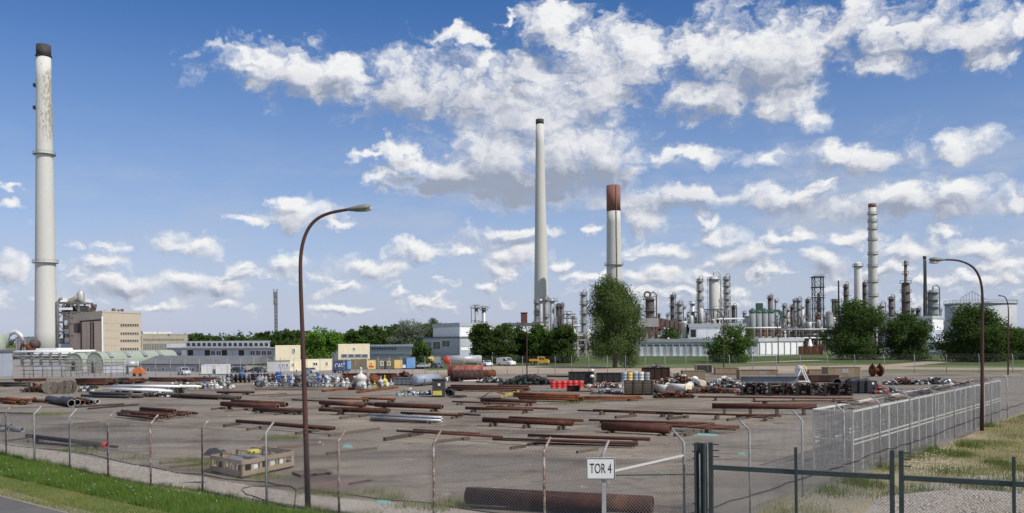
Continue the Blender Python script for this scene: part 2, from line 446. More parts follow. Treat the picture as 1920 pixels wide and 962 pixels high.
mat('lattice_steel', (.20,.205,.20), (.11,.11,.105), .7, .6, vary=.25, c3=(.15,.10,.07), c3at=.64)
mat('timber', (.13,.105,.080), (.070,.058,.046), 4, .9, vary=.35, stretch=(1,6,6), bump=.2)
mat('old_timber', (.19,.15,.11), (.10,.08,.06), 4, .9, vary=.25, stretch=(1,5,5), bump=.2)
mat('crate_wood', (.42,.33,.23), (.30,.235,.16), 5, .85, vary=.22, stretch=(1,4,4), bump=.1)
mat('plywood', (.30,.225,.15), (.22,.16,.105), 2.5, .85, vary=.15, stretch=(1,1,3), c3=(.13,.10,.075), c3at=.68)
mat('reel_wood', (.21,.185,.145), (.12,.105,.085), 3, .9, vary=.2, stretch=(1,1,4), bump=.1)
mat('white_paint', (.78,.78,.76), (.68,.68,.66), 1.5, .5, vary=.05, c3=(.5,.47,.42), c3at=.72)
mat('off_white', (.66,.65,.60), (.55,.54,.50), 1.0, .6, vary=.05)
mat('cream', (.80,.72,.51), (.74,.66,.46), .8, .7, vary=.05)
mat('yellow_ochre', (.78,.54,.20), (.70,.48,.17), .9, .7)
mat('olive', (.17,.145,.085), (.13,.11,.065), .8, .7)
mat('container_blue', (.035,.07,.17), (.025,.05,.12), .8, .6)
mat('light_blue', (.16,.36,.68), (.13,.30,.60), .8, .6)
mat('blue_paint', (.05,.13,.42), (.03,.08,.30), 4, .5, vary=.2)
mat('yellow_paint', (.60,.54,.10), (.46,.40,.08), 4, .55, vary=.15)
mat('yellow_vehicle', (.78,.40,.015), (.72,.36,.012), 2, .35, spec=.5)
mat('orange_paint', (.70,.20,.05), (.55,.15,.04), 3, .5)
mat('red_plastic', (.62,.055,.05), (.52,.045,.04), 2, .4, vary=.12)
mat('red_paint', (.40,.045,.035), (.27,.04,.03), 2, .55, vary=.2, c3=(.14,.045,.03), c3at=.60)
mat('red_primer', (.22,.06,.045), (.30,.09,.07), 1.0, .7, c3=(.42,.20,.17), c3at=.55, c3scale=2)
mat('bright_red', (.70,.07,.03), (.55,.05,.03), 3, .5)
mat('green_paint', (.065,.125,.10), (.045,.085,.07), 3, .5, vary=.2)
mat('teal_cloth', (.22,.42,.38), (.12,.27,.25), 6, .8)
mat('tyre', (.02,.02,.021), (.03,.03,.03), 4, .85)
mat('glass_dark', (.025,.032,.042), (.045,.055,.07), .4, .12, spec=.6)
mat('glass_grey', (.12,.145,.17), (.08,.10,.12), .5, .15, spec=.6)
mat('lens', (.55,.55,.50), (.48,.48,.44), 2, .2)
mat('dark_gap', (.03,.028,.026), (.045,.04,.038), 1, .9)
mat('concrete_white', (.56,.55,.50), (.48,.47,.43), .10, .75, c3=(.46,.44,.39), c3at=.68, stretch=(1,1,.25))
mat('concrete_grey', (.38,.37,.34), (.31,.30,.28), .4, .85, vary=.05, c3=(.24,.22,.19), c3at=.68)
mat('tan_cladding', (.54,.47,.37), (.49,.425,.33), .25, .7, c3=(.42,.33,.24), c3at=.70)
mat('pink_cladding', (.66,.50,.38), (.58,.43,.32), .25, .7, c3=(.44,.31,.24), c3at=.68)
mat('olive_concrete', (.40,.37,.29), (.34,.31,.245), .4, .8)
mat('roof_grey', (.16,.165,.17), (.12,.125,.13), .6, .85, vary=.1)
mat('facade_grey', (.44,.46,.47), (.38,.40,.41), .5, .7, vary=.05)
mat('facade_bluegrey', (.45,.49,.54), (.39,.43,.48), .5, .65, vary=.05)
mat('panel_white', (.80,.81,.80), (.73,.74,.73), .5, .6, vary=.06)
mat('hall_green', (.33,.375,.30), (.28,.325,.26), .5, .75, c3=(.32,.36,.27), c3at=.68)
mat('silo_grey', (.27,.29,.29), (.21,.23,.23), .5, .75, stretch=(1,1,.3))
mat('brick_brown', (.15,.07,.05), (.11,.05,.04), 2, .9)
mat('red_band', (.27,.125,.095), (.225,.10,.075), .15, .8, c3=(.18,.11,.09), c3at=.70, stretch=(1,1,.4))
mat('cap_black', (.045,.043,.045), (.075,.07,.068), .5, .8)
mat('lamp_rust', (.088,.040,.032), (.062,.030,.025), 3, .6, vary=.1, stretch=(1,1,.3), c3=(.14,.06,.04), c3at=.66)
mat('lamp_head', (.22,.22,.20), (.17,.17,.155), 4, .5)
mat('gate_paint', (.060,.080,.078), (.045,.060,.060), 3, .55)
mat('sign_white', (.74,.75,.73), (.68,.69,.67), 5, .45)
mat('sign_black', (.015,.015,.016), (.02,.02,.02), 5, .5)
mat('bark', (.11,.085,.06), (.07,.055,.04), 5, .95, stretch=(1,1,.3), bump=.4)
mat('blue_sheet', (.12,.22,.45), (.08,.15,.36), 4, .6)
mat('car_silver', (.55,.57,.60), (.52,.54,.57), 2, .28, .3, spec=.5)
mat('car_white', (.80,.80,.79), (.76,.76,.75), 2, .3, spec=.5)
mat('car_dark', (.035,.04,.05), (.03,.034,.04), 2, .25, spec=.6)
mat('car_blue', (.03,.05,.13), (.025,.04,.11), 2, .25, spec=.6)
mat('stone', (.40,.37,.33), (.22,.195,.17), 9, .9, vary=.4)
mat('purple_drum', (.14,.07,.20), (.10,.05,.15), 3, .6)

def leafmat(name, ca, cb, trans=(.10,.17,.03), scale=.5):
    m = bpy.data.materials.new(name); m.use_nodes = True
    N, L = m.node_tree.nodes, m.node_tree.links
    N.remove(N['Principled BSDF'])
    out = N['Material Output']
    tc = N.new('ShaderNodeTexCoord'); oi = N.new('ShaderNodeObjectInfo')
    nz = N.new('ShaderNodeTexNoise'); nz.inputs['Scale'].default_value = scale; nz.inputs['Detail'].default_value = 3
    L.new(tc.outputs['Object'], nz.inputs['Vector'])
    mr = N.new('ShaderNodeMapRange'); mr.inputs['From Min'].default_value = .3; mr.inputs['From Max'].default_value = .7; L.new(nz.outputs[0], mr.inputs[0])
    mx = N.new('ShaderNodeMix'); mx.data_type = 'RGBA'; L.new(mr.outputs[0], mx.inputs[0]); mx.inputs[6].default_value = (*ca, 1); mx.inputs[7].default_value = (*cb, 1)
    hv = N.new('ShaderNodeHueSaturation'); vr = N.new('ShaderNodeMapRange'); vr.inputs['To Min'].default_value = .8; vr.inputs['To Max'].default_value = 1.2
    L.new(oi.outputs['Random'], vr.inputs[0]); L.new(vr.outputs[0], hv.inputs['Value']); L.new(mx.outputs[2], hv.inputs['Color'])
    d = N.new('ShaderNodeBsdfDiffuse'); L.new(hv.outputs[0], d.inputs[0])
    t = N.new('ShaderNodeBsdfTranslucent'); t.inputs[0].default_value = (*trans, 1)
    ms = N.new('ShaderNodeMixShader'); ms.inputs[0].default_value = .28
    L.new(d.outputs[0], ms.inputs[1]); L.new(t.outputs[0], ms.inputs[2]); L.new(ms.outputs[0], out.inputs[0])
    MATS[name] = m
leafmat('leaf_dark', (.048,.080,.024), (.086,.13,.040), (.12,.19,.04))
leafmat('leaf_mid', (.050,.095,.020), (.075,.13,.03))
leafmat('leaf_bright', (.085,.17,.022), (.125,.23,.04), (.14,.24,.03))
leafmat('leaf_willow', (.075,.115,.035), (.11,.15,.055), (.12,.17,.05))
leafmat('leaf_silver', (.16,.19,.13), (.22,.24,.18), (.16,.19,.10))
leafmat('grass_bright', (.080,.145,.028), (.14,.215,.055), (.13,.21,.045), .7)
leafmat('grass_dry', (.36,.30,.13), (.23,.24,.08), (.32,.28,.10), .4)
leafmat('grass_weed', (.15,.20,.05), (.24,.25,.09), (.20,.24,.07), .6)
leafmat('flower_white', (.75,.75,.68), (.8,.8,.75), (.5,.5,.4))

# ------------------------------------------------------------------ the ground, in sheets a few millimetres apart
def groundmat(name, stops, scale, patch, stain=None, stainc=(.06,.052,.045), grain=40.0, rough=.95, stretch=(1,1,1), bump=.3, grainamt=.35, spots=False):
    m = bpy.data.materials.new(name); m.use_nodes = True
    N, L = m.node_tree.nodes, m.node_tree.links
    b = N['Principled BSDF']; b.inputs['Roughness'].default_value = rough; b.inputs['Specular IOR Level'].default_value = .15
    tc = N.new('ShaderNodeTexCoord'); mp = N.new('ShaderNodeMapping'); mp.inputs['Scale'].default_value = stretch
    L.new(tc.outputs['Object'], mp.inputs['Vector'])
    def nz(s, d=8, r=.62, v=None):
        n = N.new('ShaderNodeTexNoise'); n.inputs['Scale'].default_value = s; n.inputs['Detail'].default_value = d; n.inputs['Roughness'].default_value = r
        L.new(v or mp.outputs[0], n.inputs['Vector']); return n
    a = nz(scale)
    cr = N.new('ShaderNodeValToRGB'); L.new(a.outputs[0], cr.inputs[0])
    el = cr.color_ramp.elements
    while len(el) < len(stops): el.new(.5)
    for e, (p, c) in zip(el, stops): e.position = p; e.color = (*c, 1)
    out = cr.outputs[0]
    def over(out, fac, col, mode='MIX'):
        mx = N.new('ShaderNodeMix'); mx.data_type = 'RGBA'; mx.blend_type = mode
        L.new(fac, mx.inputs[0]); L.new(out, mx.inputs[6])
        if isinstance(col, tuple): mx.inputs[7].default_value = (*col, 1)
        else: L.new(col, mx.inputs[7])
        return mx.outputs[2]
    def rng_(v, lo, hi, t0=0., t1=1.):
        r = N.new('ShaderNodeMapRange'); r.inputs['From Min'].default_value = lo; r.inputs['From Max'].default_value = hi; r.inputs['To Min'].default_value = t0; r.inputs['To Max'].default_value = t1
        L.new(v, r.inputs[0]); return r.outputs[0]
    if patch:
        p = nz(patch[0], 6, .6); out = over(out, rng_(p.outputs[0], patch[1]-.08, patch[1]+.08, 0, patch[3]), patch[2])
    if stain:
        mp2 = N.new('ShaderNodeMapping'); mp2.inputs['Scale'].default_value = (stain[0]*.35, stain[0], 1); mp2.inputs['Rotation'].default_value = (0,0,R(6)); L.new(tc.outputs['Object'], mp2.inputs['Vector'])
        s = nz(1.0, 9, .68, mp2.outputs[0]); out = over(out, rng_(s.outputs[0], stain[1]-.05, stain[1]+.08, 0, stain[2]), stainc)
    if spots:       # oil spots and worn wheel tracks
        s2 = nz(.55, 6, .55); out = over(out, rng_(s2.outputs[0], .60, .66, 0, .5), (.085,.072,.062))
        wv = N.new('ShaderNodeTexWave'); wv.inputs['Scale'].default_value = .10; wv.inputs['Distortion'].default_value = 14; wv.inputs['Detail'].default_value = 3; wv.inputs['Detail Scale'].default_value = .35
        mp3 = N.new('ShaderNodeMapping'); mp3.inputs['Rotation'].default_value = (0,0,R(62)); L.new(tc.outputs['Object'], mp3.inputs['Vector']); L.new(mp3.outputs[0], wv.inputs['Vector'])
        out = over(out, rng_(wv.outputs['Fac'], .90, .99, 0, .38), (.14,.118,.095))
        s4 = nz(.9, 5, .6); out = over(out, rng_(s4.outputs[0], .63, .70, 0, .6), (.40,.345,.275))
    g = nz(grain, 3, .7); out = over(out, rng_(g.outputs[0], .25, .75, 0, 1), rgb_grey(N, L, g, grainamt), 'MULTIPLY')
    L.new(out, b.inputs['Base Color'])
    if bump:
        bp = N.new('ShaderNodeBump'); bp.inputs['Strength'].default_value = bump; bp.inputs['Distance'].default_value = .05
        L.new(g.outputs[0], bp.inputs['Height']); L.new(bp.outputs[0], b.inputs['Normal'])
    MATS[name] = m
def rgb_grey(N, L, g, amt):
    r = N.new('ShaderNodeMapRange'); r.inputs['From Min'].default_value = .25; r.inputs['From Max'].default_value = .75
    r.inputs['To Min'].default_value = 1 - amt; r.inputs['To Max'].default_value = 1 + amt
    L.new(g.outputs[0], r.inputs[0]); return r.outputs[0]
groundmat('plain', [(.3,(.10,.13,.05)),(.7,(.17,.17,.09))], .02, (.005,.5,(.12,.15,.06),.5), None, grain=2)
groundmat('yard_ground', [(.30,(.150,.124,.098)),(.48,(.212,.176,.138)),(.66,(.305,.255,.198))], .13, (.045,.52,(.188,.168,.144),.75), (.22,.55,.8), stainc=(.085,.070,.058), grain=6, spots=True)
groundmat('track_sand', [(.3,(.30,.235,.17)),(.7,(.40,.325,.245))], .12, (.05,.55,(.27,.235,.19),.6), None, grain=4)
groundmat('lawn_green', [(.3,(.042,.072,.018)),(.55,(.062,.092,.025)),(.75,(.12,.12,.045))], .10, (.03,.55,(.11,.125,.045),.7), None, grain=3, bump=.6)
groundmat('dry_verge', [(.3,(.17,.165,.07)),(.5,(.27,.225,.12)),(.7,(.13,.155,.05))], .25, (.12,.54,(.33,.275,.20),.8), None, grain=9, bump=.6)
groundmat('gravel_light', [(.3,(.25,.215,.175)),(.55,(.34,.295,.245)),(.75,(.42,.37,.31))], .6, (.2,.55,(.22,.19,.15),.6), None, grain=14, grainamt=.7, bump=1.0)
groundmat('bank_soil', [(.3,(.07,.11,.028)),(.6,(.11,.15,.04)),(.75,(.20,.18,.08))], .5, (.15,.6,(.22,.18,.10),.6), None, grain=9, bump=.6)
groundmat('asphalt', [(.3,(.085,.085,.085)),(.7,(.125,.122,.118))], .4, (.1,.6,(.15,.145,.135),.6), None, grain=25, grainamt=.4)
groundmat('yard_grey', [(.3,(.215,.198,.18)),(.7,(.30,.277,.25))], .25, (.08,.55,(.30,.27,.24),.6), (.3,.64,.5), grain=8)
groundmat('red_stain_mat', [(.3,(.15,.095,.078)),(.7,(.22,.165,.14))], .6, None, None, grain=10)
def sheet(name, pts, z, m):
    me = bpy.data.meshes.new(name)
    me.from_pydata([(p[0], p[1], z) for p in pts], [], [list(range(len(pts)))])
    me.materials.append(MATS[m])
    if me.polygons[0].normal.z < 0: me.flip_normals()
    o = link(name, me); o['kind'] = 'structure'
    return o
def gp(*px): return [G(x, y) for x, y in px]
sheet('ground', [(-4500,-80),(4500,-80),(4500,8500),(-4500,8500)], -.02, 'plain')
sheet('yard', gp((-900,1010),(-700,712),(0,707),(400,703),(800,699),(1300,696),(1700,697),(2050,700),(2300,720),(2200,800),(1700,960),(1600,1150),(400,1150)), 0.0, 'yard_ground')
sheet('works_apron', gp((-900,709),(-900,668),(300,672),(520,690),(800,688),(800,702),(400,706),(0,710)), .004, 'yard_grey')
sheet('lawn', gp((500,694),(800,692),(1000,686),(1500,680),(2100,690),(2300,676),(2100,664),(1200,664),(860,672),(500,676)), .004, 'lawn_green')
sheet('sand_track', gp((690,697),(840,694),(905,686),(1040,686.5),(1180,691),(1300,690),(1420,687),(1560,686),(1660,684),(1790,673),(1840,673),(1740,683),(1690,688.5),(1800,689.5),(2000,689.5),(2000,694),(1800,694),(1650,692.5),(1560,698),(1300,699.5),(1000,701),(800,702),(690,702.5)), .008, 'track_sand')
sheet('footpath', gp((1400,679),(1480,676.5),(1600,672.5),(1600,673.5),(1480,678.5),(1400,680.5)), .012, 'track_sand')
sheet('right_verge', gp((1380,1100),(1420,945),(1560,905),(1700,865),(1790,828),(1890,784),(2000,742),(2500,800),(2600,1100)), .008, 'dry_verge')
sheet('gravel_strip', gp((-400,800),(12,830),(131,850),(282,878),(400,900),(560,925),(640,935),(820,950),(950,965),(1150,985),(1150,1150),(300,1150),(-400,860)), .006, 'gravel_light')

# ------------------------------------------------------------------ buildings
WINCACHE = {}
def win_meshes(w, h, bars, fm, gm):
    key = (round(w, 1), round(h, 1), bars, fm, gm)
    if key not in WINCACHE:
        w, h = max(key[0], .2), max(key[1], .2); t = min(.12, h*.16, w*.16)
        a = MB()
        a.bx(-w/2, -.06, -h/2, w/2, .05, -h/2+t).bx(-w/2, -.06, h/2-t, w/2, .05, h/2)
        a.bx(-w/2, -.058, -h/2+t, -w/2+t, .05, h/2-t).bx(w/2-t, -.058, -h/2+t, w/2, .05, h/2-t)
        for k in range(1, bars):
            x = -w/2 + w*k/bars
            a.bx(x-t*.4, -.055, -h/2+t, x+t*.4, .05, h/2-t)
        g = MB().bx(-w/2+t*.5, -.02, -h/2+t*.5, w/2-t*.5, .04, h/2-t*.5)
        WINCACHE[key] = (a.mesh('window', M[fm]), g.mesh('pane', M[gm]))
    return WINCACHE[key]
class Building:
    def __init__(s, name, label, cat, foot, ytop, depth, wall='concrete_grey', roof='roof_grey', roof_h=.35, over=.25, z0=0.0, group=None, back=None, H=None):
        s.pts = [X(px, YH, d).xy for px, d in foot]
        px, d = foot[0]
        s.H = H if H else X(px, ytop, d).z
        s.z0 = z0
        o = s.pts[0]
        s.root = thing(name, label, cat, (o.x, o.y, z0), 0, group)
        s.o = Vector((o.x, o.y, z0))
        bk = back or depth
        a, b = s.pts[0], s.pts[-1]
        poly = [p for p in s.pts] + [b + b.normalized()*depth, a + a.normalized()*bk]
        s.poly = poly
        s.slab('wall', poly, 0, s.H - z0 - roof_h, wall)
        c = sum((Vector(p) for p in poly), Vector((0, 0)))/len(poly)
        big = [p + (p - c).normalized()*over for p in poly]
        s.slab('roof', big, s.H - z0 - roof_h, s.H - z0, roof)
    def slab(s, name, poly, za, zb, m):
        n = len(poly)
        vs = [(p[0]-s.o.x, p[1]-s.o.y, za) for p in poly] + [(p[0]-s.o.x, p[1]-s.o.y, zb) for p in poly]
        mb = MB().add(vs, [tuple(reversed(range(n))), tuple(range(n, 2*n))] + [(i, (i+1)%n, n+(i+1)%n, n+i) for i in range(n)])
        return mb.build(name, M[m], s.root)
    def face(s, i=0): return Face(s, s.pts[i], s.pts[i+1])
class Face:
    def __init__(s, b, A, B):
        s.b, s.A, s.B = b, A, B
        s.d = (B - A).normalized(); s.rz = math.atan2(s.d.y, s.d.x); s.n = Vector((s.d.y, -s.d.x)); s.L = (B - A).length
    def hit(s, px, py):
        u, v = ray(px, py)
        # A + t d = k (u,1)
        det = s.d.x*(-1) + u*s.d.y
        k = (s.A.x*s.d.y - s.A.y*s.d.x)/(u*s.d.y - s.d.x)
        p = Vector((u*k, k))
        return (p - s.A).dot(s.d), CH + v*k
    def rect(s, px0, py0, px1, py1):
        pm = (px0 + px1)/2
        s0, s1 = s.hit(px0, (py0+py1)/2)[0], s.hit(px1, (py0+py1)/2)[0]
        za, zb = s.hit(pm, py1)[1], s.hit(pm, py0)[1]
        return s0, s1, za, zb
    def loc(s, t, z, out=0.0):
        p = s.A + s.d*t + s.n*out
        return Vector((p.x, p.y, z)) - s.b.o
    def window(s, px0, py0, px1, py1, bars=1, fm='white_paint', gm='glass_dark', name='window'):
        s0, s1, za, zb = s.rect(px0, py0, px1, py1)
        a, g = win_meshes(s1 - s0, zb - za, bars, fm, gm)
        o = link(name, a, s.b.root, s.loc((s0+s1)/2, (za+zb)/2, .02), s.rz)
        link('pane', g, o)
        return o
    def panel(s, px0, py0, px1, py1, m, name='panel', proud=.05, thick=.1, label=None):
        s0, s1, za, zb = s.rect(px0, py0, px1, py1)
        za = max(za, .02)
        o = MB().bx(-(s1-s0)/2, -proud, -(zb-za)/2, (s1-s0)/2, thick-proud-.003, (zb-za)/2).build(name, M[m], s.b.root, s.loc((s0+s1)/2, (za+zb)/2), s.rz)
        if label: o['label'] = label
        return o
    def row(s, px0, py0, px1, py1, n, gap=.25, **kw):
        w = (px1 - px0)/n
        for i in range(n): s.window(px0 + w*(i+gap/2), py0, px0 + w*(i+1-gap/2), py1, **kw)

# --- far left shed
b = Building('storage_shed', 'plain blue grey metal shed cut off by the left edge of the picture', 'shed', [(-60,150),(23,150)], 657, 14, 'facade_bluegrey', 'roof_grey')
f = b.face()
for k in range(4): f.panel(-58+k*20.5, 661, -38.6+k*20.5, 706, 'facade_bluegrey', 'wall_panel', .04)
# --- power station block (cream) with two faces
b = Building('boiler_house', 'tall beige boiler house with vents on its roof beside the left chimney', 'building', [(120,290),(192,255),(264,272)], 590, 25, 'tan_cladding', 'tan_cladding', .5, .12)
f = b.face(1)
for y0, y1 in ((607,612.5),(623,628),(636.5,641.5),(652,657)): f.row(225, y0, 260, y1, 8, .2, fm='olive_concrete')
for i in range(12):
    for y0, y1 in ((595,606),(607,620),(621,634),(635,648),(649,664)):
        if i > 5 : continue
        f.panel(193.5+i*5.1, y0, 198.2+i*5.1, y1, 'tan_cladding', 'cladding_panel', .06)
f.panel(190.5, 593, 193, 664, 'panel_white', 'corner_strip', .12)
f = b.face(0)
for y0, y1 in ((594,599),(605,610),(628,632)): f.row(125, y0, 138, y1, 4, .25, fm='pink_cladding')
f.panel(121, 592, 148, 668, 'pink_cladding', 'stair_bay', .03)
for i in range(3): f.panel(151+i*13.3, 603 , 162.5+i*13.3, 668, 'pink_cladding', 'wall_bay', .06)
f.panel(150, 600, 191, 602.5, 'dark_gap', 'gutter', .12)
f.panel(144, 606, 151, 624, 'brown_steel', 'hopper', .9, .9)
for x in (152.5, 170.5, 175): f.panel(x, 604, x+1.3, 660, 'brown_steel', 'downpipe', .3, .2)
for x, y, w, t in ((167,580,3.6,0),(177,575,4.2,1),(196.5,586,3.4,0),(213,583,3.2,1),(222,585,2.2,1),(229,584,2.6,1)):
    p = X(x, 590, 275); q = X(x, y, 275); r = w*PX(275)
    v = MB().cyl((0,0,0), (0,0,q.z-b.H-.8), r*.55, n=10).lathe([(r*.6,0),(r,.6),(r*1.05,1.5),(r*.3,1.9),(0,1.9)] if not t else [(r*.55,0),(r,1.2),(r*1.15,1.4),(r*1.0,2.0),(0,2.0)], (0,0,q.z-b.H-1.2), 10)
    v.build('roof_vent', M['brown_steel'], b.root, (p.x-b.o.x, p.y-b.o.y, b.H-.02))
# --- long low wing to its right
b = Building('plant_wing', 'long low olive concrete wing joined to the right of the beige boiler house', 'building', [(265,276),(352,300)], 626, 30, 'olive_concrete', 'olive_concrete', .3, .1)
f = b.face()
f.row(268, 635, 345, 639, 24, .3, fm='olive_concrete')
f.row(268, 644, 312, 657, 14, .2, fm='olive_concrete', gm='glass_grey')
f.panel(312, 645, 349, 654, 'facade_bluegrey', 'blue_grey_wall', .08)
for x in (281, 309):
    p = X(x, 626, 290); MB().box((0,0,.35), (3.6,2,.8)).build('skylight', M['panel_white'], b.root, (p.x-b.o.x, p.y-b.o.y, b.H))
# --- boiler steelwork by the chimney
def steel_frame(name, label, cat, px0, px1, d, ytop, nx, nz, m='lattice_steel', depth=8, ny=2, extra=None, brace=True, group=None, z0=0):
    a, b2 = X(px0, YH, d), X(px1, YH, d); L = (b2 - a).length; H = X((px0+px1)/2, ytop, d).z - z0
    root = thing(name, label, cat, (a.x, a.y, z0), math.atan2(b2.y-a.y, b2.x-a.x), group)
    t = max(.14, min(.32, L*.035))
    for i in range(nx):
        for j in range(ny):
            MB().bx(L*i/(nx-1)-t, depth*j/(ny-1)-t, 0, L*i/(nx-1)+t, depth*j/(ny-1)+t, H).build('column', M[m], root)
    for k in range(1, nz+1):
        z = H*k/nz; mb = MB()
        for j in range(ny): mb.bx(-t, depth*j/(ny-1)-t*.8, z-t*2.1, L+t, depth*j/(ny-1)+t*.8, z-.01)
        for i in range(nx): mb.bx(L*i/(nx-1)-t*.8, 0, z-t*2.0, L*i/(nx-1)+t*.8, depth, z-.02)
        mb.build('floor_beam', M[m], root)
    if brace:
        mb = MB()
        for k in range(nz):
            for i in range(nx-1):
                z0_, z1_ = H*k/nz, H*(k+1)/nz
                if (i + k) % 2: z0_, z1_ = z1_, z0_
                mb.beam((L*i/(nx-1), -.02, z0_), (L*(i+1)/(nx-1), -.02, z1_), t*.8, t*.8)
        mb.build('bracing', M[m], root)
    return root, L, H
r_, L_, H_ = steel_frame('boiler_steelwork', 'open steel boiler frame with ducts right beside the left chimney', 'steel structure', 106, 148, 285, 566, 4, 6, 'lattice_steel', 9)
k = H_/95.0
MB().bx(1.2, 1, H_*.80, L_-.5, 8, H_*.94).build('boiler_drum', M['dark_steel'], r_)
MB().tube([(L_*.35,3,H_*.93),(L_*.45,3,H_*1.02),(L_*.7,3,H_*1.06),(L_*.9,3,H_*1.12)], 1.0, 10).build('flue_duct', M['olive_concrete'], r_)
MB().lathe([(.9,0),(1.2,1.2),(1.2,3.0),(.6,4.2),(0,4.3)], (L_*.90,3,H_*.99), 12).build('cyclone', M['silver'], r_)
MB().tube([(L_*.1,-.6,0),(L_*.1,-.6,H_*.98),(L_*.2,-.6,H_*1.05),(L_*.3,-.6,H_*1.06)], .5, 8).build('riser_pipe', M['dull_silver'], r_)
MB().bx(L_*.2,-1.5,H_*.10,L_*.95,.2-.5,H_*.28).build('control_cabin', M['facade_bluegrey'], r_)
MB().bx(L_*.15,-.6,H_*.86,L_*.75,-.3,H_*.90).build('white_duct', M['panel_white'], r_)
for q in (.3, .45, .6): MB().bx(L_*.42,-.9,H_*q,L_*.62,-.35,H_*(q+.08)).build('duct_box', M['silver'], r_)

# --- green barrel vault halls
def hall(label, px0, px1, d, ytop, length, ang):
    a, b2 = X(px0, YH, d), X(px1, YH, d); w = (b2 - a).length; H = X((px0+px1)/2, ytop, d).z
    root = thing('vaulted_hall', label, 'hall', (a.x, a.y, 0), ang, 'green barrel vaulted halls')
    w = w*1.05
    n = 14
    prof = [(0,0)] + [(w/2 - w/2*math.cos(PI*i/n), H*.42 + H*.58*math.sin(PI*i/n)) for i in range(n+1)] + [(w,0)]
    MB().prism(prof, 0, .3).build('gable', M['hall_green'], root)
    MB().bx(.0,.3,0,.2,length,H*.42).bx(w-.2,.3,0,w,length,H*.42).build('side_wall', M['facade_bluegrey'], root)
    roof = MB(); ro = [(w/2 - (w/2+.15)*math.cos(PI*i/n), H*.42 + (H*.58+.15)*math.sin(PI*i/n)) for i in range(n+1)]
    vs = [(x, -.1, z) for x, z in ro] + [(x, length, z) for x, z in ro] + [(x, -.1, z-.16) for x, z in ro] + [(x, length, z-.16) for x, z in ro]
    m_ = n+1
    roof.add(vs, [(i, i+1, m_+i+1, m_+i) for i in range(n)] + [(2*m_+i, 3*m_+i, 3*m_+i+1, 2*m_+i+1) for i in range(n)] + [(i, 2*m_+i, 2*m_+i+1, i+1) for i in range(n)] + [(m_+i, m_+i+1, 3*m_+i+1, 3*m_+i) for i in range(n)], 0, False)
    roof.build('vault_roof', M['hall_green'], root)
    for k in range(int(length/5)):
        y = 2.5 + 5*k; i = 10.2
        th = PI*i/n; p = (w/2 - (w/2+.17)*math.cos(th), H*.42 + (H*.58+.17)*math.sin(th))
        o = MB().box((0,0,0), (1.5,1.0,.14)).build('roof_window', M['silo_grey'], root, (p[0], y, p[1]))
        o.rotation_euler = (0, -(PI/2 - th) , 0)
    MB().bx(w*.30,-.06,.02,w*.52,.02,H*.55).build('gable_door', M['dark_gap'], root)
    return root
hall('green vaulted hall whose roof runs out behind the white topped tank, the nearer one', 163, 196, 166, 661, 23, R(-14))
hall('smaller looking green vaulted hall, left of and behind its twin', 124, 158, 178, 663, 20, R(-14))
# --- white tent roof at the chimney foot and pipe bridge
a = X(62, 664, 250); w = 50*PX(250)
r_ = thing('tent_roof', 'white gabled tent roof standing at the foot of the left chimney', 'tent', (a.x, a.y, 0))
za, zb = X(62,664,250).z, X(90,653,250).z
MB().prism([(0,za),(w*.12,zb),(w*.88,zb*.998),(w,za)], 0, 9).build('canopy', M['panel_white'], r_)
for x in (.3, w*.33, w*.66, w-.3): MB().bx(x-.12,.2,0,x+.12,.44,za).build('post', M['galv_dull'], r_)
def pipe_rack(label, px0, px1, d, ytop, nleg, pipes, m='lattice_steel', depth=5, levels=2, group='pipe racks between the plant units'):
    a, b2 = X(px0, YH, d), X(px1, YH, d); L = (b2-a).length; H = X((px0+px1)/2, ytop, d).z
    root = thing('pipe_rack', label, 'pipe rack', (a.x, a.y, 0), math.atan2(b2.y-a.y, b2.x-a.x), group)
    for i in range(nleg):
        x = L*i/(nleg-1)
        MB().bx(x-.18,-.18,0,x+.18,.18,H).bx(x-.18,depth-.18,0,x+.18,depth+.18,H).bx(x-.15,.18,H-.9,x+.15,depth-.18,H-.5).bx(x-.15,.18,H*.55,x+.15,depth-.18,H*.55+.4).build('trestle', M[m], root)
    for k in range(pipes):
        lv = k % levels; z = H + .15 if lv == 0 else H*.55 + .6
        y = .3 + (depth-.6)*(k//levels)/max(1, (pipes-1)//levels); r = rng.choice((.12,.18,.27))
        MB().cyl((-.5, y, z+r), (L+.5, y, z+r), r, n=8).build('pipe', M[rng.choice(('silver','panel_white','dull_silver','galv_dull'))], root)
    return root
pipe_rack('pipe bridge with white lagged pipes running in front of the left chimney foot', 22, 165, 215, 662, 9, 9)
r_ = thing('scaffold_rack', 'low open rack of scaffold tubes before the first green hall', 'rack', G(122,706))
for k in range(6):
    for y in (0, 2): MB().cyl((k*2.0,y,0),(k*2.0,y,3.1),.045,n=6).build('upright', M['galv_dull'], r_)
for k in range(5): MB().cyl((-.4,-.09,.5+k*.6),(10.5,-.09,.5+k*.6),.06,n=6).build('rail', M['red_primer' if k%2 else 'galv_dull'], r_)
r_ = thing('scaffold_rack', 'grey scaffold rack beside the blue grey shed under the pipe bridge', 'rack', G(45,707))
for k in range(6): MB().cyl((k*1.6,0,0),(k*1.6,0,3.4),.08,n=6).build('upright', M['grey_steel'], r_)
for k in range(5): MB().cyl((-.4,-.09,.5+k*.65),(8.6,-.09,.5+k*.65),.06,n=6).build('rail', M['green_paint' if k%2 else 'galv_dull'], r_)
b = Building('container_office', 'long grey site hut wall standing under the pipe bridge', 'hut', [(60,182),(122,182)], 686, 5, 'facade_bluegrey', 'roof_grey', .15, .1)
f = b.face()
for k in range(6): f.panel(61+k*10, 689, 70+k*10, 706, 'facade_bluegrey' if k%2 else 'facade_grey', 'wall_panel', .05)
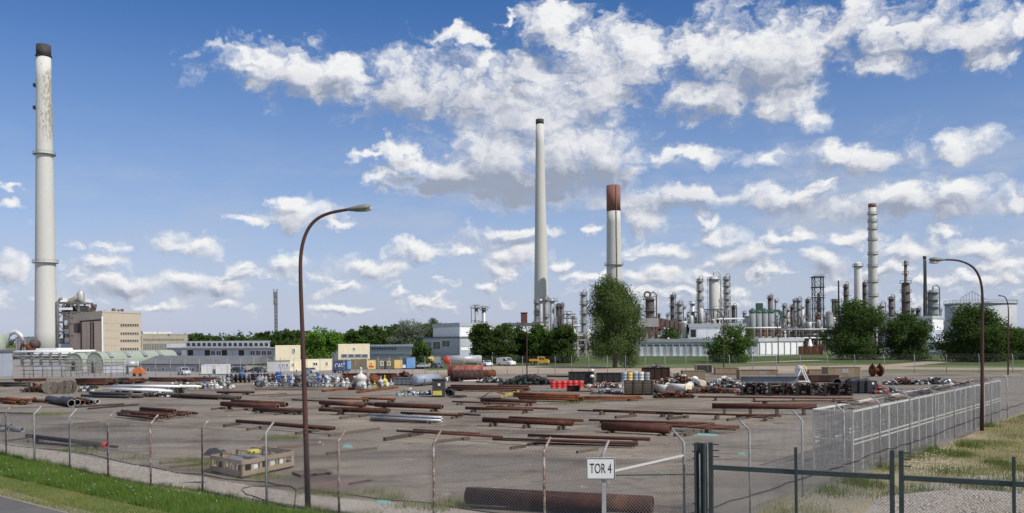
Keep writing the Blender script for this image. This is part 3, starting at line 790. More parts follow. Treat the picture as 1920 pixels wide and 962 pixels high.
# far left duct work
d = 300
a = X(8, YH, d)
r_ = thing('filter_plant', 'dust filter plant with arched silver duct at the far left', 'filter plant', (a.x, a.y, 0))
q = lambda px, py: (X(px,py,d).x - a.x, 0, X(px,py,d).z)
MB().tube([q(12,648), q(13,632), q(20,624), q(30,622), q(38,628), q(46,640)], 0.85, 12).build('arched_duct', M['silver'], r_)
p0 = q(30,632); p1 = q(52,664); MB().bx(p0[0], -.5, 0, p1[0], 6, p0[2]).build('filter_house', M['grey_steel'], r_)
for k in range(4):
    x = p0[0] + (p1[0]-p0[0])*(k+.5)/4; MB().bx(x-.25,-.75,2,x+.25,-.5,p0[2]-.5).build('rib', M['galv_dull'], r_)
MB().tube([q(40,660), q(44,644), q(52,650), q(58,658), q(66,656)], .9, 10).build('rusty_duct', M['rust_orange'], r_)
MB().lathe([(1.2,0),(1.7,.8),(1.7,2.2),(.8,3)], (q(60,648)[0], 2, q(60,648)[2]-1), 12).build('fan_casing', M['brown_steel'], r_)
a = X(-6, YH, 280)
o = MB().lathe([(2.6,0),(2.6,X(0,628,280).z),(1.6,X(0,625,280).z),(0,X(0,624,280).z)], n=16).build('green_silo', M['hall_green'], None, (a.x,a.y,0)); tag(o, 'pale green round tank at the very left edge beyond the shed', 'tank')

# --- office range with glazed top storey
b = Building('office_building', 'long grey two storey office block with a glazed white top floor', 'building', [(315,232),(352,225),(516,205)], 652, 16, 'facade_grey', 'concrete_grey', .5, .5)
f = b.face(1)
f.panel(345, 668.5, 515, 674.5, 'concrete_grey', 'floor_band', .25, .3)
x = 352
for k in range(15):
    w = 10.6
    if k in (4, 5, 11, 12, 13, 14): f.window(x+.6, 657, x+w-.6, 667, 2)
    else: f.panel(x+.6, 656.5, x+w-.6, 667.5, 'facade_bluegrey' if k % 3 else 'dark_gap', 'wall_panel', .06)
    x += w
f.row(440, 676, 514, 690, 9, .15, fm='facade_grey', gm='glass_dark')
f = b.face(0)
f.panel(342, 656, 351, 672, 'panel_white', 'white_end_panel', .15); f.row(318, 660, 340, 668, 5, .2, fm='facade_bluegrey')
b2 = Building('roof_storey', 'white glazed top storey on the roof of the grey office block', 'roof storey', [(348,233),(506,213)], 640, 8, 'panel_white', 'panel_white', .25, .3, z0=b.H)
f = b2.face()
for k in range(16): f.window(350+k*9.75, 642.2, 357.6+k*9.75, 650.2, 1)
# --- low hut with grey roof along the works fence
b = Building('long_hut', 'long low hut with a plain grey roof behind the pale van', 'hut', [(258,174),(460,163)], 682, 9, 'facade_grey', 'roof_grey', .2, .4)
a_, b_ = b.pts[0], b.pts[1]; L = (b_-a_).length; ang = math.atan2(b_.y-a_.y, b_.x-a_.x)
o = MB().prism([(-.4,0),(4.8,1.5),(10,0)], 0, L).build('pitched_roof', M['roof_grey'], b.root, (0,0,b.H))
o.rotation_euler = (0,0,ang-PI/2); o.scale = (-1,1,1); o.location = (0,0,b.H)
f = b.face()
for k in range(9): f.window(275+k*14, 689, 281+k*14, 697, 1, gm='glass_grey')
f.panel(371, 687, 374.5, 701, 'brown_steel', 'door', .06); f.panel(415, 686, 458, 700, 'panel_white', 'white_wall', .05); 
for x in (384,388,433,439): f.window(x, 688, x+2.8, 695, 1)
def cabinet(label, px0, px1, y0, y1):
    a = G(px0, y1); w = (px1-px0)*PX(a.y); h = (y1-y0)*PX(a.y)
    r = thing('storage_container', label, 'container', a, 0, 'white containers before the long hut')
    MB().bx(0,0,.1,w,2.4,h-.08).build('shell', M['off_white'], r); MB().bx(-.03,-.03,h-.08,w+.03,2.43,h).build('lid', M['panel_white'], r)
    for k in range(2): MB().bx(w*(k*.5+.03),-.04,.18,w*(k*.5+.47),-.002,h-.16).build('door', M['white_paint'], r)
    MB().bx(.1,.1,0,w-.1,2.3,.1).build('skid', M['dark_steel'], r)
cabinet('pale white container box left of the pair in front of the long hut', 377, 399, 684, 703)
cabinet('white container box right of the pair in front of the long hut', 404, 424, 684, 703)
# --- container village
CONT = 'site cabins in the container village'
def cabin(label, px0, px1, y0, y1, d, m, wins=(), doors=(), z0=None, depth=2.6, cat='cabin', band=None):
    back = 10 if d > 180 else 0
    d0, d1 = (165 + 13*(p-501)/277 + back for p in (px0, px1)); d = d0
    zt = X(px0, y0, d).z; zb = 0 if z0 is None else z0
    b = Building('site_cabin', label, cat, [(px0,d0),(px1,d1)], y0, depth, m, m if m in ('cream',) else 'olive', .14, .03, z0=zb, group=CONT)
    f = b.face()
    for x0, yy0, x1, yy1 in wins: f.window(x0, yy0, x1, yy1, 2)
    for x0, yy0, x1, yy1, dm in doors: f.panel(x0, yy0, x1, yy1, dm, 'door', .05)
    n = max(1, int((px1-px0)/9))
    for k in range(1, n): x = px0 + (px1-px0)*k/n; f.panel(x-.2, y0+2, x+.2, y1-1.5, m, 'rib', .03)
    return b
cabin('grey low site cabin with white windows at the left end of the container village', 501, 543, 677, 697, 176, 'facade_grey', [(522,681,527.5,689),(528.5,681,534,689),(535,681,541,689)])
cabin('cream low cabin with a small window next to the grey cabin', 543, 572, 675, 697, 175, 'cream', [(546.5,681,551.5,687)])
bb = cabin('cream upper cabin stacked behind the tall lamp post, with a dark window', 516, 563, 648, 676, 186, 'cream', [(547,653,554,663)], depth=6)
cabin('plain cream cabin to the right of the tall lamp post', 573, 600, 674, 695, 175, 'cream', [(586,679,596,686)])
cabin('cream cabin with pale shutters, just left of the dark blue container', 600, 623, 673.5, 695, 174, 'cream', [(610,678,615,686)])
c_ = cabin('dark blue container with white lettering and a blue end', 624, 651, 675, 696, 172, 'container_blue', cat='container')
cabin('light blue end cabin between the dark blue container and the olive one', 651, 657, 675, 696, 172, 'light_blue')
cabin('olive brown plain container, the left one of the two olive ones', 657.5, 688, 674, 695, 171, 'olive', cat='container')
bb = cabin('ochre yellow cabin with a small window and a red sign under it', 689, 704, 674, 695, 170, 'yellow_ochre', [(693.5,679,698,684)])
bb.face().panel(692, 685.5, 700.5, 688.5, 'bright_red', 'red_sign', .06)
cabin('olive cabin with a door between two white windows', 705, 738.5, 673.5, 694, 169, 'olive', [(712.5,677,719,685.5),(726,677,732,685.5)], [(720.5,677.5,724,693,'dark_gap')])
cabin('plain ochre yellow cabin right of the olive cabin with windows', 739, 754, 673.5, 693, 168, 'yellow_ochre')
cabin('small blue cabin with white lower door by the light blue one', 754.5, 762, 671, 691, 168, 'container_blue', (), [(755,684,760.5,690,'white_paint')])
cabin('bright light blue container at the right end of the row', 762, 778.5, 669.5, 690, 167, 'light_blue', cat='container')
bb = cabin('cream upper storey cabin over a glazed front, right of the bright tree', 634, 693, 645.5, 672, 184, 'cream', [(661.5,651,666.5,657.5)], depth=7)
bb.face().row(639, 663.5, 690, 671, 4, .06, fm='facade_grey', gm='glass_grey')
cabin('ochre yellow cabin standing by the small green tree and the silver car', 803, 813, 667, 680, 188, 'yellow_ochre')
cabin('grey green cabin beside the red ended tank', 813, 826, 668, 681, 188, 'silo_grey')
b = Building('low_workshop', 'flat grey workshop with a slit of windows under the silver willow', 'building', [(620,245),(693,240),(772,232)], 648, 18, 'facade_grey', 'facade_bluegrey', .5, .4)
f = b.face(1)
f.row(696, 651, 744, 656.5, 10, .15, fm='facade_grey'); f.panel(694, 659, 771, 664, 'facade_bluegrey', 'fascia', .2)
# --- white control building with two faces
b = Building('control_building', 'grey two storey control building with a white box on its roof', 'building', [(793,262),(862,240),(950,262)], 632, 22, 'facade_bluegrey', 'roof_grey', .4, .3)
f = b.face(0)
f.window(812, 640, 826, 656, 2); f.window(829, 638, 844, 651, 2); f.row(797, 641, 809, 652, 3, .2, fm='facade_bluegrey'); f.panel(794, 659, 861, 663, 'facade_grey', 'sill_band', .15); f.panel(846, 637, 860, 662, 'facade_grey', 'wall_panel', .08)
f = b.face(1)
f.panel(863.5, 637, 890, 649, 'facade_grey', 'wall_panel', .08); f.panel(864, 651, 885, 657, 'panel_white', 'white_panel', .1); f.row(886, 640, 940, 648, 8, .25, fm='facade_grey')
b2 = Building('roof_block', 'big white box on the roof of the grey control building', 'roof block', [(812,270),(862,250),(940,268)], 607.5, 16, 'panel_white', 'facade_grey', 1.1, .25, z0=b.H)
f = b2.face(1)
for k in range(4): f.panel(864+k*18, 617, 881+k*18, 630, 'panel_white', 'white_panel', .05)
f = b2.face(0); 
for k in range(3): f.panel(813.5+k*16, 617, 828.5+k*16, 631, 'panel_white', 'white_panel', .05)
b = Building('white_hall', 'low white hall with a brick vent, showing over the middle trees', 'building', [(928,300),(1003,300)], 606, 20, 'panel_white', 'roof_grey', .9, .3)
MB().bx(0,0,0,2.2,2.2,3.4).bx(-.15,-.15,3.4,2.35,2.35,3.7).build('brick_vent', M['brick_brown'], b.root, (X(977,YH,303).x-b.o.x, 3, b.H))
f = b.face()
for k in range(5): f.panel(930+k*14.5, 612, 944+k*14.5, 634, 'panel_white', 'white_panel', .06)
# --- long garage range
b = Building('garage_range', 'long low garage range with pale doors behind the lawn', 'building', [(1196,268),(1421,254),(1506,270)], 636, 14, 'facade_grey', 'facade_grey', 1.0, .35)
f = b.face(0)
for k in range(18):
    x = 1200 + k*12.3
    f.panel(x+.8, 650, x+11.2, 667.5, 'off_white' if k % 3 == 1 else 'panel_white', 'garage_door', .04, label=None)
    f.window(x+1.6, 646.2, x+10.6, 649, 1, fm='facade_grey')
    f.panel(x-.7, 645, x+.6, 668, 'facade_grey', 'pilaster', .25, .2)
f.panel(1190, 668, 1421, 670.5, 'concrete_white', 'plinth', .9, .8)
f = b.face(1)
for k in range(7):
    x = 1424 + k*11.6
    f.panel(x+.8, 643, x+10.6, 664, 'panel_white', 'garage_door', .04); f.row(x+2, 641.5 - 2.6, x+10, 641.5, 2, .4, fm='panel_white'); f.panel(x-.6, 638, x+.5, 665, 'facade_grey', 'pilaster', .25, .2)
b2 = Building('white_block', 'white flat roofed block rising behind the long garage range', 'building', [(1293,285),(1398,280)], 607, 18, 'panel_white', 'facade_grey', 1.2, .4)
f = b2.face(); f.panel(1295, 618, 1305, 632, 'dark_gap', 'opening', .05)
for k in range(5): f.panel(1307+k*18, 614, 1324+k*18, 634, 'panel_white', 'white_panel', .06)
p = X(1352,601,283); q = X(1402,601,283)
MB().bx(0,0,0,(q-p).x,4,.4).bx(.5,.5,-1.4,.8,.8,0).bx((q-p).x-.9,.5,-1.4,(q-p).x-.6,.8,0).build('canopy', M['panel_white'], b2.root, (p.x-b2.o.x, 2, b2.H+1.4))
# --- right hand buildings
b = Building('right_offices', 'grey and white office building between the trees on the right', 'building', [(1655,262),(1778,250)], 640, 16, 'facade_grey', 'panel_white', .5, .3)
f = b.face(); f.row(1660, 645, 1776, 652, 12, .2, fm='panel_white'); f.row(1740, 642, 1776, 656, 3, .12, fm='panel_white')
f.panel(1655, 657, 1776, 660, 'panel_white', 'sill_band', .2)
b2 = Building('white_penthouse', 'white box shaped upper floor over the right hand offices', 'roof block', [(1658,272),(1748,262),(1769,266)], 594, 14, 'facade_bluegrey', 'facade_grey', .9, .3, z0=b.H)
f = b2.face(1); f.panel(1748.5, 597, 1768, 619, 'panel_white', 'white_panel', .08)
f = b2.face(0); f.panel(1662, 606, 1745, 616, 'panel_white', 'fascia', .1); f.row(1690, 619, 1740, 630, 5, .2, fm='facade_grey')
b = Building('far_right_block', 'flat white topped block at the right edge behind the last tree', 'building', [(1888,240),(2010,235)], 612, 15, 'facade_bluegrey', 'panel_white', .6, .3)
f = b.face(); f.row(1895, 618, 1990, 626, 8, .2); f.row(1895, 632, 1990, 640, 8, .2)
o = None
r_ = thing('rusty_hoarding', 'rust brown hoarding at the right end of the garage range', 'hoarding', X(1497,YH,268).xy.to_3d())
for k in range(6): MB().bx(k*1.25,0,0,k*1.25+1.2,.08,2.6).build('board', M['rust'], r_)
a = X(1519, 660, 275)
r_ = thing('white_cone_tank', 'small white cone standing by the rust brown hoarding', 'cone', (a.x,a.y,0))
MB().lathe([(1.3,0),(1.15,1),(.25,X(1519,636,275).z),(0,X(1519,636,275).z)], n=14).build('cone', M['white_paint'], r_); MB().lathe([(1.5,0),(1.5,.25)], n=14).build('base', M['concrete_grey'], r_)

# ------------------------------------------------------------------ chimneys
def chimney(label, px, d, ytop, w0, w1, bands, ybase_w, m='concrete_white', cap=None, caph=0, ring=1.0):
    """w0 = width in pixels at row ybase_w, w1 at the top; bands = rows of the platforms"""
    a = X(px, ybase_w, d); zt = X(px, ytop, d).z; zb = a.z
    r1 = w1*PX(d)/2; r0 = w0*PX(d)/2; k = (r0-r1)/(zt-zb)
    rad = lambda z: r0 - k*(z - zb)
    base = X(px, ybase_w, d)
    root = thing('chimney', label, 'chimney', (a.x, a.y, 0))
    zc = X(px, ytop+caph, d).z if cap else zt
    n = 28
    MB().lathe([(rad(0),0)] + [(rad(zc*i/12), zc*i/12) for i in range(1, 13)] + ([(rad(zc)*.8, zc)] if not cap else []), n=n, mat=0).build('shaft', M[m], root)
    if cap:
        MB().lathe([(rad(zc)*1.02,0),(rad(zc)*1.02,zt-zc),(rad(zt)*.75,zt-zc),(rad(zt)*.75,zt-zc-1)], n=n).build('cap', M[cap], root, (0,0,zc+.003))
    for y in bands:
        z = X(px, y, d).z; r = rad(z)
        MB().lathe([(r*1.0,-.3),(r+ring,-.12),(r+ring,.06),(r*.99,.06)], n=n).build('platform', M['dull_silver'], root, (0,0,z))
        mb = MB().torus((0,0,1.1), r+ring-.05, .05, n=24, k=4).torus((0,0,.6), r+ring-.05, .04, n=24, k=4)
        for i in range(16):
            w = 2*PI*i/16; mb.cyl(((r+ring-.05)*math.cos(w), (r+ring-.05)*math.sin(w), .06), ((r+ring-.05)*math.cos(w), (r+ring-.05)*math.sin(w), 1.12), .035, n=4, caps=False)
        mb.build('railing', M['dull_silver'], root, (0,0,z))
    return root, rad, zt, zc
# peeling paint of the left chimney: a weathered patch with a shape of its own on the upper shaft
m_ = mat('concrete_peeling', (.60,.595,.55), (.54,.535,.49), .12, .75, c3=(.49,.475,.42), c3at=.68, stretch=(1,1,.25))
N, L = m_.node_tree.nodes, m_.node_tree.links
bs = N['Principled BSDF']; src = bs.inputs['Base Color'].links[0].from_socket
tc = N.new('ShaderNodeTexCoord'); sp = N.new('ShaderNodeSeparateXYZ'); L.new(tc.outputs['Object'], sp.inputs[0])
nz = N.new('ShaderNodeTexNoise'); nz.inputs['Scale'].default_value = 1.5; nz.inputs['Detail'].default_value = 10; nz.inputs['Roughness'].default_value = .75
mp = N.new('ShaderNodeMapping'); mp.inputs['Scale'].default_value = (1,1,.4); L.new(tc.outputs['Object'], mp.inputs[0]); L.new(mp.outputs[0], nz.inputs['Vector'])
def mth(op, a, b=None, clamp=False):
    n = N.new('ShaderNodeMath'); n.operation = op; n.use_clamp = clamp
    for i, q in enumerate((a, b)):
        if q is None: continue
        if isinstance(q, (int, float)): n.inputs[i].default_value = q
        else: L.new(q, n.inputs[i])
    return n.outputs[0]
zl, zh = X(80,285,330).z, X(80,112,330).z
win = mth('MULTIPLY', mth('MULTIPLY', mth('SUBTRACT', sp.outputs[2], zl), .12, True), mth('MULTIPLY', mth('SUBTRACT', zh, sp.outputs[2]), .2, True))
side = mth('ADD', mth('MULTIPLY', sp.outputs[0], .16), .38, True)
th = mth('SUBTRACT', mth('ADD', nz.outputs[0], mth('MULTIPLY', mth('MULTIPLY', win, side), .24)), .61)
fac = mth('MULTIPLY', th, 9.0, True)
mx = N.new('ShaderNodeMix'); mx.data_type = 'RGBA'; L.new(fac, mx.inputs[0]); L.new(src, mx.inputs[6]); mx.inputs[7].default_value = (.31,.275,.205,1); L.new(mx.outputs[2], bs.inputs['Base Color'])
r_, rad, zt, zc = chimney('tallest white chimney at the left, black cap and flaking paint on its upper shaft', 86.5, 330, 85, 39, 24.5, (290, 493), 650, 'concrete_peeling', 'cap_black', 23)
for y in (106,): 
    z = X(80,y,330).z; MB().lathe([(rad(z),-.2),(rad(z)+.4,0),(rad(z)+.4,.15),(rad(z),.15)], n=24).build('platform', M['cap_black'], r_, (0,0,z))
for y in (163, 205):
    z = X(80,y,330).z; MB().bx(-rad(z)-1.0,-1,0,-rad(z)+.3,1,.15).bx(-rad(z)-1.0,-1,.15,-rad(z)-.9,1,1.2).bx(-rad(z)-.9,-1,.15,-rad(z),-.9,1.2).build('side_platform', M['dark_steel'], r_, (0,0,z))
chimney('slim pale chimney with a dark rim behind the silver stacks, tallest of the middle', 1015, 460, 224, 27, 14.5, (), 570, 'concrete_white', 'cap_black', 9)
r_, rad, zt, zc = chimney('grey white chimney with a broad brick red top band behind the big leafy tree', 1151.5, 430, 348, 29, 24.5, (497,), 520, 'concrete_white', 'red_band', 48)
MB().cyl((rad(30)*.25,-rad(0)-.1,0),(rad(0)*.25*.9,-rad(zt)-.25,zt-.5),.16,n=6).build('ladder', M['brown_steel'], r_)
z = zt - X(1151,357,430).z
MB().lathe([(rad(zt)*1.03,-1.6),(rad(zt)*1.04,.05),(rad(zt)*.7,.05)], n=28).build('rim', M['brown_steel'], r_, (0,0,zt))
chimney('banded light chimney with a rust brown top ring on the right', 1637, 420, 382, 17.5, 14, (402,416,430,450,477,500,529,555), 570, 'concrete_white', 'red_band', 7, .5)
def stack(label, px, d, ytop, w0, w1, m, cat='stack', rim=None):
    a = X(px, YH, d); zt = X(px, ytop, d).z
    root = thing('flue_stack', label, cat, (a.x,a.y,0))
    MB().lathe([(w0*PX(d)/2,0),(w0*PX(d)/2,zt*.3),(w1*PX(d)/2,zt*.75),(w1*PX(d)/2,zt)], n=14).build('shaft', M[m], root)
    MB().lathe([(w1*PX(d)/2*1.25,-1.2),(w1*PX(d)/2*1.25,0),(w1*PX(d)/2*.8,0)], n=14).build('rim', M[rim or m], root, (0,0,zt))
    MB().beam((w0*PX(d)*.3,-w0*PX(d)*.5,0),(w1*PX(d)*.3,-w1*PX(d)*.55,zt*.95),.25,.12).build('ladder', M['dark_steel'], root)
    return root
stack('plain black thin flue stack left of the right street lamp', 1735, 400, 480, 7.5, 5, 'black_steel')
stack('slim dark stack standing left of the fat pale column', 1573, 420, 526, 3.2, 2.4, 'black_steel')

# ------------------------------------------------------------------ process columns and vessels
def column(label, px, d, ytop, w, m='dull_silver', plats=4, top='dome', base_w=None, pipe=True, neck=None, ybot=None, pm='lattice_steel', name='process_column', cat='column', group=None):
    a = X(px, YH, d); zt = X(px, ytop, d).z; r = w*PX(d)/2; rb = (base_w or w)*PX(d)/2
    root = thing(name, label, cat, (a.x,a.y,0), 0, group)
    zs = zt - (r*.6 if top == 'dome' else 0)
    if neck:                       # (row, width): slimmer upper part
        zn = X(px, neck[0], d).z; rn = neck[1]*PX(d)/2
        prof = [(rb,0),(rb,zn-r*.8),(rn,zn),(rn,zt-rn*.5),(rn*.6,zt-.1),(0,zt)]
    elif top == 'dome': prof = [(rb,0),(r,zs*.35),(r,zs),(r*.86,zs+r*.3),(r*.5,zs+r*.52),(0,zs+r*.6)]
    elif top == 'cone': prof = [(rb,0),(r,zs*.4),(r,zs-r*1.2),(r*.45,zs-.2),(r*.45,zs)]
    else: prof = [(rb,0),(r,zt*.4),(r,zt),(r*.7,zt)]
    MB().lathe(prof, n=16).build('shell', M[m], root)
    for k in range(plats):
        z = zt*(1 - .055 - .62*k/max(1, plats)) ; rr = r*1.0
        if neck and z > zn: rr = neck[1]*PX(d)/2
        e = max(.7, r*.45)
        mb = MB().lathe([(rr*.98,-.1),(rr+e,-.1),(rr+e,.1),(rr*.98,.1)], n=12).torus((0,0,1.1), rr+e-.06, .06, n=12, k=4)
        for i in range(6):
            w_ = 2*PI*i/6; mb.cyl(((rr+e-.06)*math.cos(w_),(rr+e-.06)*math.sin(w_),.1),((rr+e-.06)*math.cos(w_),(rr+e-.06)*math.sin(w_),1.15),.05,n=4,caps=False)
        mb.build('platform', M[pm], root, (0,0,z))
    if pipe:
        pr = max(.14, r*.16)
        MB().tube([(0,-.02,zt-.1),(0,-.02,zt+r*.7),(r*.8,-.02,zt+r*1.0),(r*1.45,-.02,zt+r*.4),(r*1.45,-.02,zt*.35),(r*1.45,-.02,2)], pr, 7).build('overhead_pipe', M[m], root)
        MB().beam((-r*1.3,-r*.3,0),(-r*1.3,-r*.3,zt*.97),.3,.14).build('ladder', M[pm], root)
    return root
PC = 'refinery process columns'
# twin stacks and the unit round the slim chimney
for i, (px, yt, w) in enumerate(((893.5,573,6.5),(907.5,576,8))):
    column(['darker left one of the twin silver stacks over the control building','brighter right one of the twin silver stacks over the control building'][i], px, 300, yt, w, ['dull_silver','silver'][i], 2, 'flat', pipe=False, group='twin stacks')
a = X(893, 574, 300)
r_ = thing('stack_walkway', 'walkway joining the tops of the twin silver stacks', 'walkway', (a.x, a.y-1.2, X(893,578,300).z))
MB().bx(-2,0,0,4.6,1.0,.15).build('deck', M['lattice_steel'], r_)
for x in (-1.9,0,2.2,4.4): MB().bx(x,0,.15,x+.08,.08,1.3).build('stanchion', M['lattice_steel'], r_)
for lab, px, yt, w, m, pl in (
  ('dark slim column at the left foot of the slim pale chimney',1007,563,5.5,'dull_silver',3),
  ('bright silver column just right of the first dark one by the slim chimney',1014.5,560,7,'silver',1),
  ('silver column in front of the slim chimney, middle of its cluster',1024,557,6.5,'dull_silver',2),
  ('broad silver column with a ring platform at the right of the slim chimney',1035.5,560,9.5,'silver',1),
  ('dark brown steel column, left of a pair right of the slim chimney',1046,571,6,'black_steel',2),
  ('dark column with pipes right of the broad silver one',1053,570,6,'brown_steel',3),
  ('short bottle shaped silver vessel right of the dark columns',1066,585,8,'silver',1),
  ('thin piped column right of the bottle shaped vessel',1075,590,4,'dull_silver',2),
  ('tall piped column with a bright head left of the big leafy tree',1094.5,547,8.5,'dull_silver',4)):
    column(lab, px, 330+rng.random()*20, yt, w, m, pl, 'dome', pipe=(pl>1), group=PC)
a = X(1018, 565, 338)
r_ = thing('ring_walkway', 'long walkway joining the heads of the columns at the slim chimney', 'walkway', (X(1001,565,332).x, 328, X(1018,566,332).z))
MB().bx(0,0,0,9.0,1.2,.2).build('deck', M['lattice_steel'], r_); 
for k in range(7): MB().bx(k*1.45,0,.2,k*1.45+.1,.1,1.4).build('stanchion', M['lattice_steel'], r_)
for lab, px, d, yt, w, m, pl, top in (
  ('squat dark brown column with a hooped pipe on top, right of the big leafy tree',1219,330,556,17,'brown_steel',3,'dome'),
  ('slim black brown column right of the squat one',1261.5,350,552,7.5,'black_steel',4,'dome'),
  ('grey green piped column beside the black brown one',1274.5,350,566,9,'dull_silver',4,'dome'),
  ('short silver column with a dark foot left of the tall trio',1299,360,565,8.5,'silver',1,'flat'),
  ('tall slim piped column, left one of the tall trio',1312.5,370,521,8.5,'dull_silver',5,'dome'),
  ('fat pale column with a bent overhead pipe, middle one of the tall trio',1339,372,517,18,'concrete_white',1,'dome'),
  ('tall dark column ringed by many platforms, right one of the tall trio',1363,372,517,9,'dull_silver',7,'dome'),
  ('slim dark column with a crown of railings by the green topped silos',1444.5,360,554,6.5,'brown_steel',2,'flat'),
  ('thin column with piping right of the green topped silos',1471,370,570,5,'dull_silver',3,'dome'),
  ('thin brown column between two piped columns left of the lattice tower',1486,370,572,5,'brown_steel',3,'dome'),
  ('piped column with platforms left of the lattice tower',1498.5,372,559,6.5,'dull_silver',4,'dome'),
  ('short thick pale vessel right of the lattice tower',1555.5,340,583,13,'dull_silver',0,'dome'),
  ('piped dark column left of the fat pale column',1587,400,532,7,'brown_steel',5,'dome'),
  ('fat pale column with a white head left of the banded chimney',1609.5,400,491,14,'off_white',1,'dome'),
  ('slim dark piped column hidden between the fat column and the banded chimney',1622,410,528,6.5,'brown_steel',5,'dome'),
  ('short cone headed vessel right of the banded chimney',1653,380,570,11,'dull_silver',2,'cone'),
  ('short rusty piped column left of the spire topped column',1672,385,556,8.5,'brown_steel',4,'flat'),
  ('domed vessel caged in platforms right of the plain black stack',1750,370,543,17,'silo_grey',5,'dome')):
    column(lab, px, d, yt, w, m, pl, top, pipe=(pl > 1 or w > 16), group=PC)
column('stepped column with a thin rusty spire, ringed by platforms', 1699, 385, 488, 15, 'brown_steel', 6, 'dome', neck=(528,5.5), pipe=False, group=PC)
a = X(1338, 600, 372)
# hoop over the squat column
a = X(1219,556,330); MB().torus((0,0,0),1.15,.36,axis='y',n=18,k=8).build('hooped_pipe', M['brown_steel'], None, (a.x-1.0,a.y,a.z+.6)); tag(bpy.data.objects['hooped_pipe'], 'hooped pipe on top of the squat brown column', 'pipe')
# lattice tower and radio mast
def lattice(label, px0, px1, d, ytop, nz, m='lattice_steel', name='lattice_tower', cat='tower', plats=()):
    a = X((px0+px1)/2, YH, d); H = X(px0, ytop, d).z; w = (px1-px0)*PX(d)/2
    root = thing(name, label, cat, (a.x,a.y,0)); t = max(.16, w*.09)
    for i, j in ((-1,-1),(1,-1),(1,1),(-1,1)): MB().bx(i*w-t,j*w-t,0,i*w+t,j*w+t,H).build('leg', M[m], root)
    for k in range(nz):
        z0, z1 = H*k/nz, H*(k+1)/nz; mb = MB()
        cs = [(-w,-w),(w,-w),(w,w),(-w,w)]
        for q in range(4):
            p, r = cs[q], cs[(q+1)%4]
            mb.beam((*p,z1-.1),(*r,z1-.1),t*1.1,t*1.1); mb.beam((*p,z0),(*r,z1-.2),t*.8,t*.8); mb.beam((*r,z0),(*p,z1-.2),t*.8,t*.8)
        mb.build('bracing', M[m], root)
    for q in plats: MB().bx(-w*1.35,-w*1.35,H*q,w*1.35,w*1.35,H*q+.25).bx(-w*1.35,-w*1.35,H*q+.9,w*1.35,-w*1.35+.1,H*q+1.05).build('platform', M[m], root)
    return root, w, H
r_, w_, H_ = lattice('open lattice tower with stacked floors left of the fat pale column', 1526, 1542, 375, 518, 7, 'black_steel', plats=(.55,.7,.84,.98))
MB().lathe([(w_*.6,0),(w_*.6,H_*.45),(0,H_*.5)], n=12).build('inner_drum', M['rust_orange'], r_)
MB().lathe([(w_*.45,H_*.5),(w_*.45,H_*.75),(0,H_*.78)], (w_*.3,0,0), 12).build('inner_vessel', M['dull_silver'], r_)
r_, w_, H_ = lattice('thin lattice radio mast rising over the trees left of the tall lamp post', 515.8, 519.8, 520, 548, 16, 'lattice_steel', 'radio_mast', 'mast', plats=(.8,.92,1.0))
for q in (.78,.88,.97):
    for s_ in (-1,1): MB().bx(s_*w_*1.6-.3,-w_*1.6,H_*q,s_*w_*1.6+.3,-w_*1.2,H_*q+3).build('antenna', M['galv_dull'], r_)
for lab, px, d, yt in (('thin steel rod mast left of the green topped silos',1382,380,576),('thin rod mast left of the twin silver stacks',884,300,574)):
    a = X(px,YH,d); o = MB().cyl((0,0,0),(0,0,X(px,yt,d).z),.22,.10,n=6).lathe([(.5,0),(.5,.4),(.2,.6)],n=8).build('rod_mast', M['dark_steel'], None, (a.x,a.y,0)); tag(o, lab, 'mast')
# green topped silos
r_ = thing('silo_block', 'row of round grey silos under a green sheet roof house', 'silos', X(1408,YH,345).xy.to_3d()); o0 = r_.location
for k in range(4):
    px = 1411 + k*11.5; p = X(px, 585, 345)
    MB().lathe([(1.2*PX(345)*5,0),(1.2*PX(345)*5,p.z),(0,p.z+.2)], n=16).build('silo', M['silo_grey'], r_, (p.x-o0.x, 0, 0))
    MB().lathe([(1.28,-.6),(1.3,0),(.5,1.4),(0,1.5)], n=12).build('silo_head', M['green_paint'], r_, (p.x-o0.x, 0, p.z))
za, zb = X(1420,586,345).z, X(1420,581,345).z
MB().bx(-.5,-.9,za,(X(1456,0,345).x-o0.x),.9,zb).build('roof_house', M['green_paint'], r_)
MB().bx(2.2,-.9,zb+.01,4.6,.9,zb+2.6).build('hoist_house', M['green_paint'], r_)
MB().beam((X(1456,0,345).x-o0.x,0,zb-.4),(X(1464,0,345).x-o0.x,0,za-4),.9,.9).build('chute', M['green_paint'], r_)
b = Building('dark_shed', 'small dark square shed left of the green topped silos', 'shed', [(1393,350),(1405,350)], 593, 5, 'grey_steel', 'dark_steel', .3, .1)
